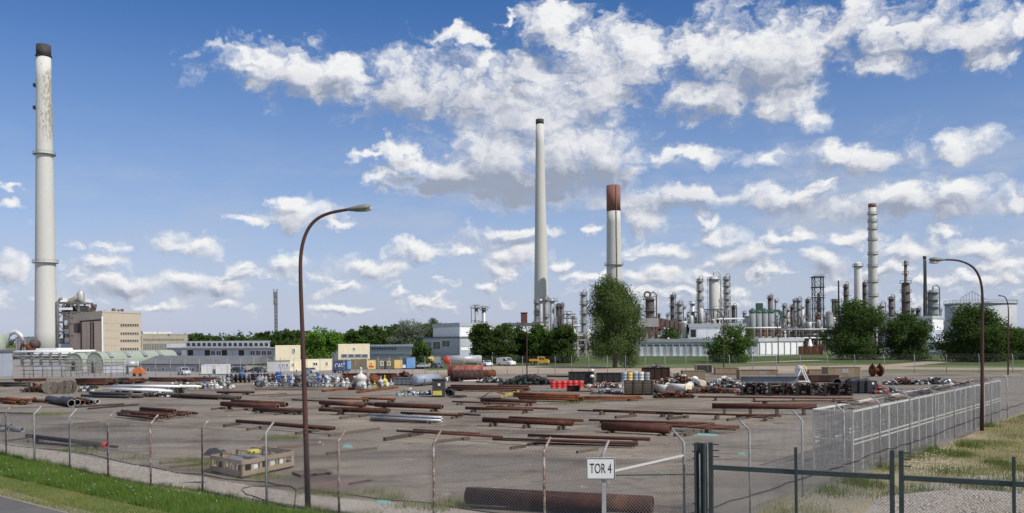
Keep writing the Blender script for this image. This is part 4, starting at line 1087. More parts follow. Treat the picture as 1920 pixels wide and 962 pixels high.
# fat column fittings
def frame_unit(label, px0, px1, d, ytop, seed, nv=5, m='lattice_steel'):
    """an open steel process frame with vessels, exchangers and pipes in it"""
    q = random.Random(seed)
    a, b2 = X(px0, YH, d), X(px1, YH, d); L = b2.x - a.x; H = X((px0+px1)/2, ytop, d).z
    root = thing('process_frame', label, 'process unit', (a.x,a.y,0), 0, 'open steel process frames')
    nx = max(3, int(L/4)+1); nz = max(2, int(H/4)); D = 7
    for i in range(nx): MB().bx(L*i/(nx-1)-.16,-.16,0,L*i/(nx-1)+.16,.16,H*q.uniform(.7,1)).bx(L*i/(nx-1)-.16,D-.16,0,L*i/(nx-1)+.16,D+.16,H*q.uniform(.8,1)).build('column', M[m], root)
    for k in range(1, nz+1):
        mb = MB(); z = H*k/nz*.95; x1 = L*q.uniform(.6,1) if k > 1 else L; x0 = L*q.uniform(0,.3) if k > 1 else 0
        mb.bx(x0,-.25,z-.35,x1,.05,z).bx(x0,D-.1,z-.34,x1,D+.1,z-.01).bx(x0,.05,z-.1,x1,D-.1,z-.02)
        for j in range(int((x1-x0)/1.4)+1): mb.bx(x0+j*1.4,-.22,z,x0+j*1.4+.07,-.15,z+1.1)
        mb.bx(x0,-.23,z+1.05,x1,-.14,z+1.13)
        mb.build('floor', M[m], root)
    for k in range(nv):
        r = q.uniform(.4,1.0); x = q.uniform(r, max(r+.1, L-r)); z = H*q.uniform(.05,.75); h = q.uniform(2,6)
        if q.random() < .6: MB().lathe([(r*.4,0),(r,.5),(r,h),(r*.5,h+.5),(0,h+.6)], (x,-.9-r,z), 12).build('vessel', M[q.choice(('silver','dull_silver','brown_steel','off_white'))], root)
        else: MB().lathe([(0,-h/2-.4),(r*.7,-h/2),(r*.7,h/2),(0,h/2+.4)], (x,-.6-r,z+r), 12, axis='x').build('exchanger', M[q.choice(('silver','dull_silver','grey_steel'))], root)
    for k in range(nv*3):
        x = q.uniform(0,L); z = q.uniform(.5,H*.85); x2 = min(L, max(0, x + q.uniform(-5,5))); z2 = q.uniform(.5,H)
        y = -.5 - q.random()*1.5
        MB().tube([(x,y,z),(x,y,z2),(x2,y,z2),(x2,y,max(.2,z-q.random()*3))], q.choice((.09,.13,.2)), 6).build('pipe', M[q.choice(('silver','dull_silver','brown_steel','galv_dull','rust'))], root)
    return root
frame_unit('open steel unit of pipes under the slim pale chimney', 1000, 1046, 328, 600, 1, 6)
frame_unit('tangle of dark steel floors and pipes right of the slim chimney', 1044, 1082, 322, 592, 2, 6)
frame_unit('low steel frame of pipes beneath the tall column left of the big leafy tree', 1070, 1112, 300, 622, 3, 8, 'concrete_grey')
frame_unit('steel floors with pipes at the foot of the tall trio of columns, left part', 1292, 1330, 352, 580, 4, 7)
frame_unit('steel floors with pipes at the foot of the tall trio of columns, right part', 1326, 1366, 352, 575, 5, 7)
frame_unit('steel frame with pipes right of the green topped silos', 1462, 1512, 355, 592, 6, 9)
frame_unit('steel frame with vessels under the lattice tower', 1508, 1560, 350, 602, 7, 9)
frame_unit('steel frame behind the round tree below the banded chimney', 1570, 1660, 372, 588, 8, 9)
frame_unit('piped frame at the feet of the spire topped column and the black stack', 1660, 1768, 365, 600, 9, 10)
frame_unit('low piped frame right of the squat brown column', 1228, 1300, 340, 600, 10, 8, 'brown_steel')
pipe_rack('concrete pipe bridge carrying many pipes behind the garage range, left part', 1400, 1462, 300, 617, 6, 8, 'rust_orange', 5, 2)
pipe_rack('pipe bridge carrying many pipes behind the garage range, right part', 1464, 1560, 300, 620, 8, 8, 'brown_steel', 5, 2)
pipe_rack('low pipe bridge left of the big leafy tree, over the lawn', 1068, 1130, 262, 640, 5, 8, 'concrete_grey', 5, 2)
# the thinner columns and frames farther back in the plant
qz = random.Random(5)
SPOT = ('behind the conveyor gallery','left of the black brown column','behind the two grey columns','between the conveyor and the tall trio','behind the tall trio','right of the tall trio','left of the green topped silos','behind the green topped silos','right of the green topped silos','left of the lattice tower','beside the lattice tower','between the lattice tower and the fat pale column','left of the banded chimney','right of the banded chimney','left of the spire topped column','right of the spire topped column','right of the black stack')
XS = (1236,1252,1284,1291,1326,1352,1376,1396,1424,1456,1465,1478,1491,1505,1515,1534,1548,1562,1568,1580,1598,1616,1646,1662,1680,1688,1712,1722,1744,1764)
for i, px in enumerate(XS):
    sp_ = SPOT[min(len(SPOT)-1, int((px-1230)/32.5))]
    yt = qz.choice((560,572,578,584,588,592)); w = qz.choice((3,4,4.5,5.5,7)); m_ = qz.choice(('dull_silver','brown_steel','silver','dull_silver','lattice_steel','black_steel'))
    lk = {'dull_silver':'grey','brown_steel':'brown','silver':'silver','lattice_steel':'steel grey','black_steel':'black'}[m_]
    column('%s %s %s column farther back, %s' % ('thin' if w < 5 else 'thicker', 'tall' if yt < 575 else 'short' if yt > 585 else 'medium', lk, sp_), px, 440 + qz.random()*50, yt, w, m_, qz.choice((1,2,3)), qz.choice(('dome','flat','dome')), pipe=qz.random() < .6, group='columns farther back')
for i, (x0, x1, yt, sd) in enumerate(((1200,1240,600,21),(1262,1300,596,22),(1368,1408,600,23),(1440,1478,596,24),(1500,1530,592,25),(1556,1600,590,26),(1640,1690,594,27),(1716,1776,598,28))):
    frame_unit('farther steel frame full of pipes, ' + ('above the conveyor','right of the black brown column','left of the green topped silos','right of the green topped silos','left of the lattice tower','below the fat pale column','right of the banded chimney','below the black stack')[i], x0, x1, 425, yt, sd, 7)
for i, (x0, x1, yt) in enumerate(((1180,1300,606),(1560,1780,604))):
    pipe_rack(('far elevated pipe run behind the conveyor','far elevated pipe run behind the right hand trees')[i], x0, x1, 400, yt, 10, 8, 'lattice_steel', 6, 2)
# conveyor and stairs right of the big tree
d = 300; a = X(1195, YH, d)
r_ = thing('conveyor_bridge', 'brown covered conveyor sloping down from a raised bunker, with an outside stair', 'conveyor', (a.x,a.y,0))
q = lambda px, py, y=0: (X(px,py,d).x - a.x, y, X(px,py,d).z)
p0, p1 = q(1200,597), q(1222,613); MB().bx(p0[0]-1.5,-2,p1[2],p1[0]+2,5,p0[2]).build('bunker', M['concrete_grey'], r_)
for px in (1202,1212,1222): x = q(px,613)[0]; MB().bx(x-.4,-1,0,x+.4,0,p1[2]).build('pier', M['concrete_grey'], r_)
MB().beam(q(1226,601), q(1292,617), 3.0, 2.6).build('gallery', M['brown_steel'], r_)
for k in range(8):
    t = (k+.5)/8; s_ = q(1226+66*t, 601+16*t); MB().bx(s_[0]-.12,-1.62,s_[2]-1.2,s_[0]+.12,-1.5,s_[2]+1.2).build('rib', M['rust'], r_)
MB().beam(q(1241,606,-2.4), q(1212,637,-2.4), 1.2, .25).beam(q(1241,603,-3.0), q(1212,634,-3.0), .1, .1).beam(q(1241,603,-1.8), q(1212,634,-1.8), .1, .1).build('stair_flight', M['red_primer'], r_)
for px, py in ((1250,608),(1270,613),(1288,618)): s_ = q(px,py); MB().bx(s_[0]-.25,-.25,0,s_[0]+.25,.25,s_[2]-1).build('trestle', M['brown_steel'], r_)
a = X(1283,YH,290); 
o = MB().lathe([(.75,0),(.75,X(1283,607,290).z),(.9,X(1283,606,290).z),(.9,X(1283,603,290).z),(0,X(1283,602,290).z)], n=12).build('vent_stack', M['off_white'], None, (a.x,a.y,0)); tag(o, 'slim plain white vent pipe standing right of the conveyor', 'vent pipe')
# big storage tank right
d = 300; r = 62*PX(d); a = X(1838, YH, d + r); a = Vector((a.x, d, 0)); zt = X(1840, 566, d).z
r_ = thing('storage_tank', 'large pale grey floating roof tank behind the rightmost tree', 'tank', (a.x, a.y + r, 0))
MB().lathe([(r,0),(r,zt),(r*.985,zt),(r*.985,zt-1.5)], n=48).build('tank_shell', M['facade_grey'], r_)
MB().lathe([(r,0),(r+.35,0),(r+.35,.3),(r,.3)], n=48).build('wind_girder', M['galv_dull'], r_, (0,0,zt-.6))
mb = MB().torus((0,0,1.1), r+.3, .06, n=48, k=4)
for i in range(48):
    w = 2*PI*i/48; mb.cyl(((r+.3)*math.cos(w),(r+.3)*math.sin(w),0),((r+.3)*math.cos(w),(r+.3)*math.sin(w),1.1),.05,n=4,caps=False)
mb.build('railing', M['galv_dull'], r_, (0,0,zt-.3))
mb = MB()
for i in range(-4, 5):
    mb.beam((-r*.45+i*1.0,-r*.4,zt+1.6+(.6*(4-abs(i)))),(-r*.45+(i+1)*1.0,-r*.4,zt+1.6+.6*(4-abs(i+1))),.2,.2)
    mb.beam((-r*.45+i*1.0,-r*.4,zt-.5),(-r*.45+i*1.0,-r*.4,zt+1.6+(.6*(4-abs(i)))),.14,.14)
mb.build('roof_bridge', M['galv_dull'], r_)
MB().tube([(-r*.94,-r*.35,0),(-r*.93,-r*.40,zt*.55),(-r*.8,-r*.62,zt*.85),(-r*.6,-r*.82,zt)], .35, 8).build('curved_pipe', M['facade_bluegrey'], r_)

# ------------------------------------------------------------------ trees
def leaf_mesh(name, blobs, nclump, per, leaf, spread, seed, m, droop=0.0):
    """many small leaf faces gathered in clumps all through a crown of ellipsoids"""
    g = np.random.default_rng(seed)
    bl = np.array([(*c, *r) for c, r in blobs], dtype=float)
    vol = bl[:,3]*bl[:,4]*bl[:,5]; idx = g.choice(len(bl), nclump, p=vol**.8/np.sum(vol**.8))
    dirs = g.normal(size=(nclump,3)); dirs /= np.linalg.norm(dirs, axis=1)[:,None]
    rad = g.uniform(.25, 1.12, nclump)**.5
    cl = bl[idx,:3] + dirs*rad[:,None]*bl[idx,3:6]
    n = nclump*per
    P = np.repeat(cl, per, 0) + g.normal(size=(n,3))*spread*np.array([1,1,.75])
    out = np.repeat(dirs, per, 0)
    nor = out*.5 + g.normal(size=(n,3))*.75 + np.array([0,0,.45]); nor /= np.linalg.norm(nor, axis=1)[:,None]
    t = np.cross(nor, g.normal(size=(n,3))); t /= np.linalg.norm(t, axis=1)[:,None]
    if droop: t = t*(1-droop) + np.array([0,0,-1.0])*droop; t /= np.linalg.norm(t, axis=1)[:,None]
    b = np.cross(nor, t); b /= np.linalg.norm(b, axis=1)[:,None]
    sz = leaf*g.uniform(.6,1.35,n)[:,None]
    asp = .62 if not droop else .34
    V = np.stack([P - t*sz*.5, P + b*sz*asp*.5 - t*sz*.05, P + t*sz*.5, P - b*sz*asp*.5 + t*sz*.05], 1).reshape(-1,3)
    return np_mesh(name, V, np.arange(n*4).reshape(-1,4), M[m])
def trunk_mesh(H, r, seed, crown0, spreadr, nb=7):
    q = random.Random(seed); mb = MB()
    mb.tube([(0,0,-.1),(q.uniform(-.1,.1),q.uniform(-.1,.1),H*.25),(q.uniform(-.25,.25),q.uniform(-.2,.2),H*.55),(q.uniform(-.3,.3),0,H*.88)], [r*1.25,r,r*.65,r*.15], 9)
    for k in range(nb):
        w = 2*PI*k/nb + q.random(); z = crown0 + (H*.75-crown0)*k/nb; l = spreadr*q.uniform(.55,.9)
        mb.tube([(0,0,z*.92),(math.cos(w)*l*.5,math.sin(w)*l*.5,z+l*.35),(math.cos(w)*l,math.sin(w)*l,z+l*.75)], [r*.45,r*.28,r*.06], 6)
    return mb.mesh('trunk', M['bark'])
def blobs_round(H, w, z0, seed, n=15, lop=.72):
    q = random.Random(seed); out = []
    cz = (H + z0)/2; hz = (H - z0)/2
    out.append(((0,0,cz),(w*.33,w*.33,hz*.80)))
    for k in range(6):
        a = PI*k/3 + q.uniform(-.3,.3); s = q.uniform(.15,.21)*w
        out.append(((w*.29*math.cos(a), w*.29*math.sin(a), z0 + s*.55),(s,s,s*.7)))
    for k in range(n):
        a = 2*PI*k/n + q.uniform(-.4,.4); zz = q.uniform(-.85,.85); rr = w*.5*math.sqrt(max(.15,1-zz*zz))*q.uniform(.55,.86)
        s = q.uniform(.10,.25)*w
        out.append(((rr*math.cos(a), rr*math.sin(a), cz+zz*hz*.90),(s,s,s*lop)))
    out.append(((q.uniform(-.1,.1)*w,0,H-hz*.28),(w*.2,w*.2,hz*.28)))
    return out
def tree(label, px, ybase, ytop, wpx, leaf='leaf_dark', seed=1, d=None, z0f=.02, kind='round', leafs=None, group=None, n=None, cat='tree', name='broadleaf_tree'):
    if d is None: p = G(px, ybase)
    else: p = X(px, YH, d); p.z = 0
    d = p.y; H = X(px, ytop, d).z; w = wpx*PX(d)*(1.22 if kind == 'round' else 1.06)
    root = thing(name, label, cat, p, rng.uniform(0,6), group)
    if kind == 'tall':
        q = random.Random(seed); bl = [((0,0,H*.48),(w*.26,w*.26,H*.38))]
        for k in range(26):
            t = q.uniform(.05,.95); a = q.uniform(0,2*PI); wid = w*.5*(math.sin(PI*min(1,(t*.74+.14)))**.42)
            s = w*q.uniform(.07,.19); wid *= q.uniform(.8,1.08); bl.append(((max(0,wid-s)*math.cos(a), max(0,wid-s)*math.sin(a), H*t),(s,s,s*1.25)))
        bl.append(((w*.02,0,H*.93),(w*.13,w*.13,H*.07)))
        me = leaf_mesh('crown', bl, n or 2300, 22, leafs or .44, w*.05, seed, leaf, .45)
    else:
        me = leaf_mesh('crown', blobs_round(H, w, H*z0f, seed), n or 760, 22, leafs or .45, w*.042, seed, leaf)
    link('crown', me, root)
    link('trunk', trunk_mesh(H, max(.12, H*.022), seed, H*z0f*1.1, w*.4), root)
    return root
tree('big tall leafy willow like tree at the edge of the lawn, the largest of all', 1153, 690, 526, 106, 'leaf_willow', 3, kind='tall', name='tall_tree')
TR = 'trees along the works lawn'
tree('dark round tree leftmost of the middle group, by the control building', 906, 684, 607, 50, 'leaf_dark', 11, d=205, group=TR)
tree('dark tree with a pointed top behind the white van', 943, 684, 604, 52, 'leaf_dark', 12, d=208, group=TR)
tree('dark tree behind the thin lamp post, left of the yellow pickup', 975, 684, 612, 36, 'leaf_dark', 13, d=212, group=TR)
tree('round leafy tree above the yellow pickup', 1011, 683, 609, 50, 'leaf_mid', 14, d=210, group=TR)
tree('round dark tree right of the yellow pickup with a bare trunk', 1053, 683, 612, 50, 'leaf_dark', 15, d=205, group=TR)
tree('small airy tree on the lawn before the long garage range', 1371, 679, 606, 74, 'leaf_mid', 16, group=TR, n=420)
tree('broad round dark tree below the banded chimney', 1606, 674, 569, 90, 'leaf_dark', 17, group=TR, n=1150, z0f=.04)
tree('medium dark tree in front of the right hand offices', 1703, 674, 589, 72, 'leaf_dark', 18, d=208, group=TR, n=800)
tree('broad low dark tree behind the right street lamp', 1836, 680, 574, 104, 'leaf_dark', 19, d=190, group=TR, n=1400, z0f=.02)
tree('dark tree cut off by the right edge of the picture', 1925, 678, 620, 60, 'leaf_dark', 20, d=200, group=TR, z0f=.05)
tree('dark bushy little tree by the conveyor stair', 1258, 640, 611, 34, 'leaf_dark', 21, d=268, z0f=.05, n=200)
tree('bright green tree beside the tall lamp post among the cream cabins', 601, 700, 616, 64, 'leaf_bright', 22, d=192, group='garden trees among the cabins', n=420, z0f=.12)
tree('small green tree in front of the silver willow, by the blue container', 789, 690, 640, 34, 'leaf_mid', 23, d=180, group='garden trees among the cabins', n=220, z0f=.08)
tree('silver grey willow tree behind the flat workshop', 767, 680, 603, 62, 'leaf_silver', 24, d=285, n=450, name='willow_tree', z0f=.1)
tree('dark green tree right of the silver willow, above the control building', 811, 680, 598, 42, 'leaf_mid', 25, d=320, z0f=.1)
# far trees along the horizon: three crowns shared, each tree its own
PROTO = []
for k, (m, s) in enumerate((('leaf_dark',31),('leaf_mid',32),('leaf_dark',33),('leaf_mid',34))):
    PROTO.append((leaf_mesh('crown', blobs_round(10, 9, .8, s, 10), 150, 18, .85, .42, s, m), trunk_mesh(10, .25, s, 2, 4, 5)))
FAR = [(352,626,26),(372,623,30),(392,627,28),(408,631,22),(437,630,26),(455,629,26),(470,633,20),(488,624,30),(505,621,28),(523,619,30),(540,614,34),(556,619,30),(575,620,26),(632,624,32),(648,622,30),(664,617,34),(684,611,38),(704,609,36),(724,613,32),(742,608,34),(640,632,24),(616,626,26),(430,636,18),(760,614,30),(790,607,26),(830,604,22),(672,630,26),(715,625,28),(498,632,24),(530,630,26)]
for i, (px, yt, w) in enumerate(FAR):
    d = 430 + (i*37) % 90
    p = X(px, YH, d); H = X(px, yt, d).z; cm, tm = PROTO[i % 4]
    for lim, where in ((420,'right of the olive concrete wing'),(480,'over the glazed roof storey'),(515,'just left of the radio mast'),(565,'just right of the radio mast'),(645,'beside the bright green tree'),(690,'over the cream upper cabin'),(755,'behind the flat workshop'),(999,'by the silver willow')):
        if px < lim: break
    look = ('tallest ' if yt < 609 else 'tall ' if yt < 615 else 'low ' if yt > 628 else 'middling ') + ('dark' if i % 2 == 0 else 'mid') + (' broad' if w > 29 else ' narrow')
    r = thing('far_tree', 'far %s tree on the horizon, %s' % (look, where), 'tree', (p.x,p.y,0), i*1.3, 'far trees %s' % where)
    c = link('crown', cm, r); t = link('trunk', tm, r)
    r.scale = (w*PX(d)/9*1.25, w*PX(d)/9*1.25, H/10*.98)
# more wood behind the far right and behind everything low on the horizon
wood = []
for k in range(70):
    a = -0.9 + 1.8*k/69; d = 900 + 60*math.sin(k*2.3)
    wood.append(((math.tan(a)*d if abs(a) < .8 else a*d*1.2, d, 4.5),(26,14,5.5+2.5*math.sin(k*1.7)+1.5*math.sin(k*4.1))))
tag(link('distant_wood', leaf_mesh('distant_wood', wood, 2600, 8, 3.2, 2.2, 77, 'leaf_dark')), None, None, None, 'stuff')

# ------------------------------------------------------------------ pipes and timbers in the yard
def axis(px0, py0, px1, py1, D, lift):
    """ends of a round bar lying in the yard; D = its thickness in pixels at mid length"""
    r = .15
    for _ in range(4):
        a, b = G(px0, py0, lift + r), G(px1, py1, lift + r)
        r = D*PX((a.y + b.y)/2)/2
    return a, b, r
def bearer(p, t, lift, label, group, L=1.3):
    n = Vector((-t.y, t.x, 0)).normalized()
    o = MB().box((0,0,lift/2), (L, .2, lift - .004)).build('timber_bearer', M['timber'], None, (p.x, p.y, 0), math.atan2(n.y, n.x))
    return tag(o, label, 'timber', group)
def pipe(label, px0, py0, px1, py1, D, m='rust', lift=.16, bearers=2, end=None, group=None, solid=False, cat='pipe', short=None):
    a, b, r = axis(px0, py0, px1, py1, D, lift)
    c = (a + b)/2; l = (b - a).length; ang = math.atan2(b.y-a.y, b.x-a.x)
    mb = MB()
    if solid: mb.cyl((-l/2,0,0),(l/2,0,0), r, n=12)
    else: mb.pipe((-l/2,0,0),(l/2,0,0), r, max(.012, r*.12), 18 if r > .12 else 12, 0, 1)
    o = mb.build('steel_pipe', [M[m], M[end or 'rust_edge']], None, c, ang)
    tag(o, label, cat, group)
    t = (b - a).normalized()
    if bearers and lift > .05:
        sh = short or label
        for k in range(bearers):
            q = a + (b - a)*(.12 + .76*k/max(1, bearers-1))
            bearer(q, t, lift, ('%s timber under the %s' % (('left' if k == 0 else 'right' if k == bearers-1 else 'middle' if bearers == 3 else 'middle left' if k == 1 else 'middle right'), sh)), 'timber bearers under the pipes', max(.9, r*4))
    return o
def stack(name, px0, py0, px1, py1, D, n, m='rust', layers=1, lift=.16, jitter=.6, ends=None, back=True, pos='', bearers=2):
    """pipes side by side going back from the given front one, in layers"""
    a, b, r = axis(px0, py0, px1, py1, D, lift)
    t = (b - a).normalized(); nv = Vector((-t.y, t.x, 0)); nv = nv if nv.y > 0 else -nv
    l = (b - a).length
    for k in range(layers):
        for i in range(n - k):
            s = nv*((i + k*.5)*r*2.04) + Vector((0, 0, k*r*1.76))
            e0, e1 = rng.uniform(-jitter, jitter), rng.uniform(-jitter, jitter)
            p, q = a + s + t*e0, b + s + t*e1
            c = (p+q)/2; ll = (q-p).length
            o = MB().pipe((-ll/2,0,0),(ll/2,0,0), r*.985, max(.012, r*.13), 14, 0, 1).build('steel_pipe', [M[m if not isinstance(m, tuple) else rng.choice(m)], M[ends or 'rust_edge']], None, c, math.atan2(t.y, t.x))
            row = 'front' if i == 0 else ('rearmost' if i == n-k-1 else ('second','third','fourth','fifth','sixth','seventh')[i-1])
            lay = '' if layers == 1 else (' bottom row' if k == 0 else (' top row' if k == layers-1 else ' middle row'))
            tag(o, '%s pipe from the front,%s %s' % (row, (lay + ',') if lay else '', name) if row not in ('front','rearmost') else '%s pipe,%s %s' % (row, (lay + ',') if lay else '', name), 'pipe', name)
    for k in range(bearers):
        q = a + (b-a)*(.12 + .76*k/max(1, bearers-1)) + nv*(n*r*.9)
        bearer(q, t, lift, '%s timber under the %s' % (('left','right')[min(k,1)], name), 'timber bearers under the pipes', n*r*2.1 + .8)
def timber(label, px0, py0, px1, py1, h=5.0, m='timber', group='old timber baulks lying in the yard', lift=0.0, cat='timber', w=None):
    r = .1
    for _ in range(4):
        a, b = G(px0, py0, lift + r), G(px1, py1, lift + r); r = h*PX((a.y+b.y)/2)/2
    c = (a+b)/2
    o = MB().box((0,0,0), ((b-a).length, w or r*2, r*2)).build('timber_baulk', M[m], None, c, math.atan2(b.y-a.y, b.x-a.x))
    return tag(o, label, cat, group)

# left foreground and middle
pipe('broad grey black open pipe, left of smaller ones near the left fence', 91, 748, 134, 756, 13, 'black_pipe', .05, 0, 'bare_steel_edge')
pipe('second broad dark pipe lying against the grey black one, its bright rim showing', 118, 748, 145, 754.5, 11, 'black_pipe', .05, 0, 'bare_steel_edge')
pipe('rust coloured open pipe, third in the row by the left fence', 130, 748, 155, 754.5, 9, 'rust', .05, 0, 'rust_edge')
pipe('slim rust pipe, fourth in the row beside the white capped one', 145, 748.5, 171, 754, 8, 'rust_dark', .05, 0, 'rust_edge')
pipe('short blue grey pipe with a bright white capped end', 160, 750, 183, 753, 8, 'grey_steel', .05, 0, 'white_paint', solid=False)
stack('rust pipe heap at the left edge', 2, 752, 36, 755, 5, 4, 'rust_orange', 2, .1)
pipe('short rust pipe behind the heap at the left edge', 50, 750, 66, 747, 5, 'rust_orange', .1, 0)
pipe('rust pipe stub on the ground left of the broad grey black pipe', 62, 752, 86, 752, 6, 'rust', .05, 0)
timber('long dark beam pointing right of the white capped pipe, the upper one', 141, 763.5, 232, 757.5, 3, 'dark_steel')
timber('thin dark beam below the other, ending near the rust pipe stack', 165, 766.5, 259, 758.5, 3, 'rust_dark')
timber('very thin dark bar lying across the yard at the left edge', 0, 774, 62, 775.5, 3, 'dark_steel')
N_ = 'bright ended rust pile, left foreground'
for k, (x0, y0, x1, y1, D) in enumerate(((222,776,293,784,7.5),(240,778,308,783,6.5),(229,771,320,781,6.5),(250,773,327,779.5,6.5),(264,766,329,770,6.5),(262,772,345,778,6.5),(285,769,356,775.5,6),(300,770,370,775,5.5),(246,774.5,318,778,5.5))):
    pipe(('front','second','third','fourth','raised rear','fifth','sixth','rearmost','upper inner')[k] + ' pipe of the ' + N_, x0, y0, x1, y1, D, 'rust', .12 if k not in (4,8) else .45, 0, 'bare_steel_edge', N_)
timber('short weathered board, left of two below the long dark beams', 137, 794.5, 187, 792, 2.5, 'old_timber')
timber('thick weathered baulk below the front pile of rust pipes', 147, 801.5, 243, 797.5, 4, 'timber')
pipe('long brown pipe with a red end, left foreground', 51, 817, 198, 834.5, 8, 'rust_dark', .2, 2, 'rust_edge')
a_, b_, r__ = axis(51, 817, 198, 834.5, 8, .2)
t_ = (b_-a_).normalized(); o = MB().pipe((0,0,0),(.45,0,0), r__*1.12, .03, 18).build('red_pipe_cap', M['bright_red'], None, b_ - t_*.30, math.atan2(t_.y, t_.x)); tag(o, 'bright red band on the end of the long brown pipe by the left fence', 'pipe cap')
pipe('thin dark pipe running close below the long brown red ended pipe', 64, 830, 182, 838, 4.5, 'dark_steel', .05, 0)
pipe('slim brown pipe tip sticking out past the red banded end', 150, 831, 220, 838, 5, 'rust_dark', .1, 0)
timber('low dark bar behind the long brown pipe near the left edge', 12, 826, 55, 821, 3, 'dark_steel')
pipe('grey open pipe at the very left edge, the upper of three', -14, 797, 21, 797.5, 9.5, 'grey_steel', .25, 0, 'bare_steel_edge')
pipe('grey pipe at the very left edge, lower left of three', -20, 804, 12, 804.5, 9.5, 'grey_steel', 0.0, 0, 'bare_steel_edge')
pipe('short grey open pipe, right one of three at the left edge', 22, 804, 42, 805.5, 9.5, 'grey_steel', 0.0, 0, 'bare_steel_edge')
# middle left
pipe('long thick rust pipe left of the lamp post, the front of two side by side', 416, 757, 521, 762, 9.5, 'rust', .25, 2, 'bare_steel_edge', short='thick front pipe left of the lamp post')
pipe('thick rust pipe lying just behind, its dark open end left of the lamp post', 436, 753.5, 538, 758.5, 10, 'rust', .25, 0, 'bare_steel_edge')
pipe('rust pipe passing behind the foot of the lamp post, in front of the thick pair', 476, 766.5, 570, 769.5, 7, 'rust_dark', .2, 2, short='pipe passing behind the lamp post')
pipe('thin brown pipe just under the pipe behind the lamp post', 473, 770.5, 552, 773.5, 3.5, 'rust_dark', .1, 0)
timber('dark flat timber left of the thick rust pipes', 397, 767.5, 423, 764, 3); timber('dark timber lying under the thick rust pipes', 423, 771, 480, 766, 3)
timber('timber end peeping out right of the thin brown pipe', 515, 777, 560, 772.5, 3)
pipe('long rust pipe below, ending to the right of the lamp post', 444, 789.5, 627, 803, 7, 'rust', .3, 0, 'rust_edge')
pipe('thin dark pipe beneath the long rust pipe at the lamp post', 506, 796.5, 618, 806, 4, 'rust_dark', .1, 0)
timber('baulk under the left end of the long pipe at the lamp post', 420, 798.5, 449, 794, 5); timber('baulk under the middle of the long pipe at the lamp post', 464, 805, 509, 798.5, 5)
timber('baulk under the right end of the long pipe, right of the lamp post', 555, 812.5, 597, 807, 5)
timber('long dark baulk reaching right from below the long pipe', 617, 816.5, 711, 803.5, 5); timber('heavy squared baulk with a dark cut end in the middle of the yard', 721, 823.5, 792, 812, 6.5)
timber('light squared baulk under the double rust pipes in the middle', 816, 829, 880, 821.5, 5, 'old_timber')
pipe('thick rust pipe right of the lamp post, upper left of a row', 601, 754.5, 685, 759, 9, 'rust', .2, 2, short='upper thick pipe right of the lamp post')
pipe('shorter rust pipe end following the thick pipe right of the lamp post', 684, 756.5, 706, 758.5, 6.5, 'rust_dark', .2, 0)
pipe('long dark rust pipe in the centre, with a bright spot at its end', 704, 758.5, 830, 763, 9, 'rust', .2, 2, 'bare_steel_edge', short='long dark pipe in the centre')
pipe('thin rust pipe left of the thicker one, right of the lamp post', 599, 768, 640, 769.5, 6.5, 'rust', .25, 0)
pipe('thick rust pipe just above the two galvanised pipes', 627, 768, 731, 770.5, 9.5, 'rust', .2, 2, 'bare_steel_edge', short='thick pipe above the galvanised ones')
pipe('upper shiny galvanised pipe in the centre of the yard', 695, 777.5, 829, 783.5, 5, 'galvanised', .3, 2, 'bare_steel_edge', short='galvanised pipes')
pipe('lower shiny galvanised pipe in the centre of the yard', 695, 783, 828, 789, 5, 'galvanised', .18, 0, 'bare_steel_edge')
pipe('brown pipe lying under the galvanised pair', 694, 787.5, 800, 792, 3.5, 'rust_dark', .05, 0)
timber('grey baulk end left of the galvanised pair', 638, 784, 670, 780, 4, 'old_timber'); timber('dark baulk end by the thick pipe above the galvanised ones', 674, 780.5, 697, 777, 4)
pipe('slim bright rust pipe in the far middle right of the lamp post', 616, 747, 690, 748, 3.5, 'rust_orange', .2, 0); pipe('bright rust pipe continuing in the far middle', 680, 746.5, 741, 748.5, 4.5, 'rust_orange', .2, 2, short='bright rust pipe in the far middle')
pipe('thin brown bar crossing behind the lamp post', 548, 749.5, 600, 752, 3, 'rust_dark', .1, 0)
timber('thin dark rail in the far left middle, upper one', 472, 741.5, 538, 738, 2); timber('thin dark rail in the far left middle, lower one', 505, 743.5, 566, 740.5, 2)
# right middle
pipe('thin rust pipe left of the stacked pipes in the middle', 848, 753, 975, 757.5, 3.2, 'rust', .2, 2, short='thin pipe left of the stacked pipes')
pipe('stout rust pipe lying before the curved rust sheet', 902, 750, 1005, 753, 6.5, 'rust', .25, 2, short='stout pipe before the curved sheet')
pipe('long rust pipe in the centre right of the galvanised pipes', 873, 765, 1000, 767.5, 6, 'rust', .2, 2, short='long pipe in the centre right'); pipe('rust pipe running on behind it to the right', 912, 763, 1046, 766.5, 4, 'rust', .25, 0)
pipe('dark pipe end pointing right with a pale cut face, in the centre', 860, 776.5, 902, 778, 4, 'black_pipe', .15, 0, 'white_paint'); pipe('thin rust pipe behind the galvanised pair', 752, 774, 868, 779, 4.5, 'rust', .15, 2, short='thin pipe behind the galvanised pair')
pipe('thick long rust pipe with an orange end in the middle of the yard', 906, 787, 1074, 794, 10, 'rust', .25, 3, 'rust_orange', short='thick orange ended pipe')
pipe('thinner rust pipe lying behind the thick orange ended one', 955, 783, 1094, 788.5, 5.5, 'rust', .2, 0, 'bare_steel_edge')
pipe('slim rust pipe, upper one of two crossing the light baulk', 775, 805.5, 900, 812.5, 3.2, 'rust', .32, 0); pipe('slim rust pipe, lower one of two crossing the light baulk', 744, 807.5, 942, 819, 4.5, 'rust', .28, 0)
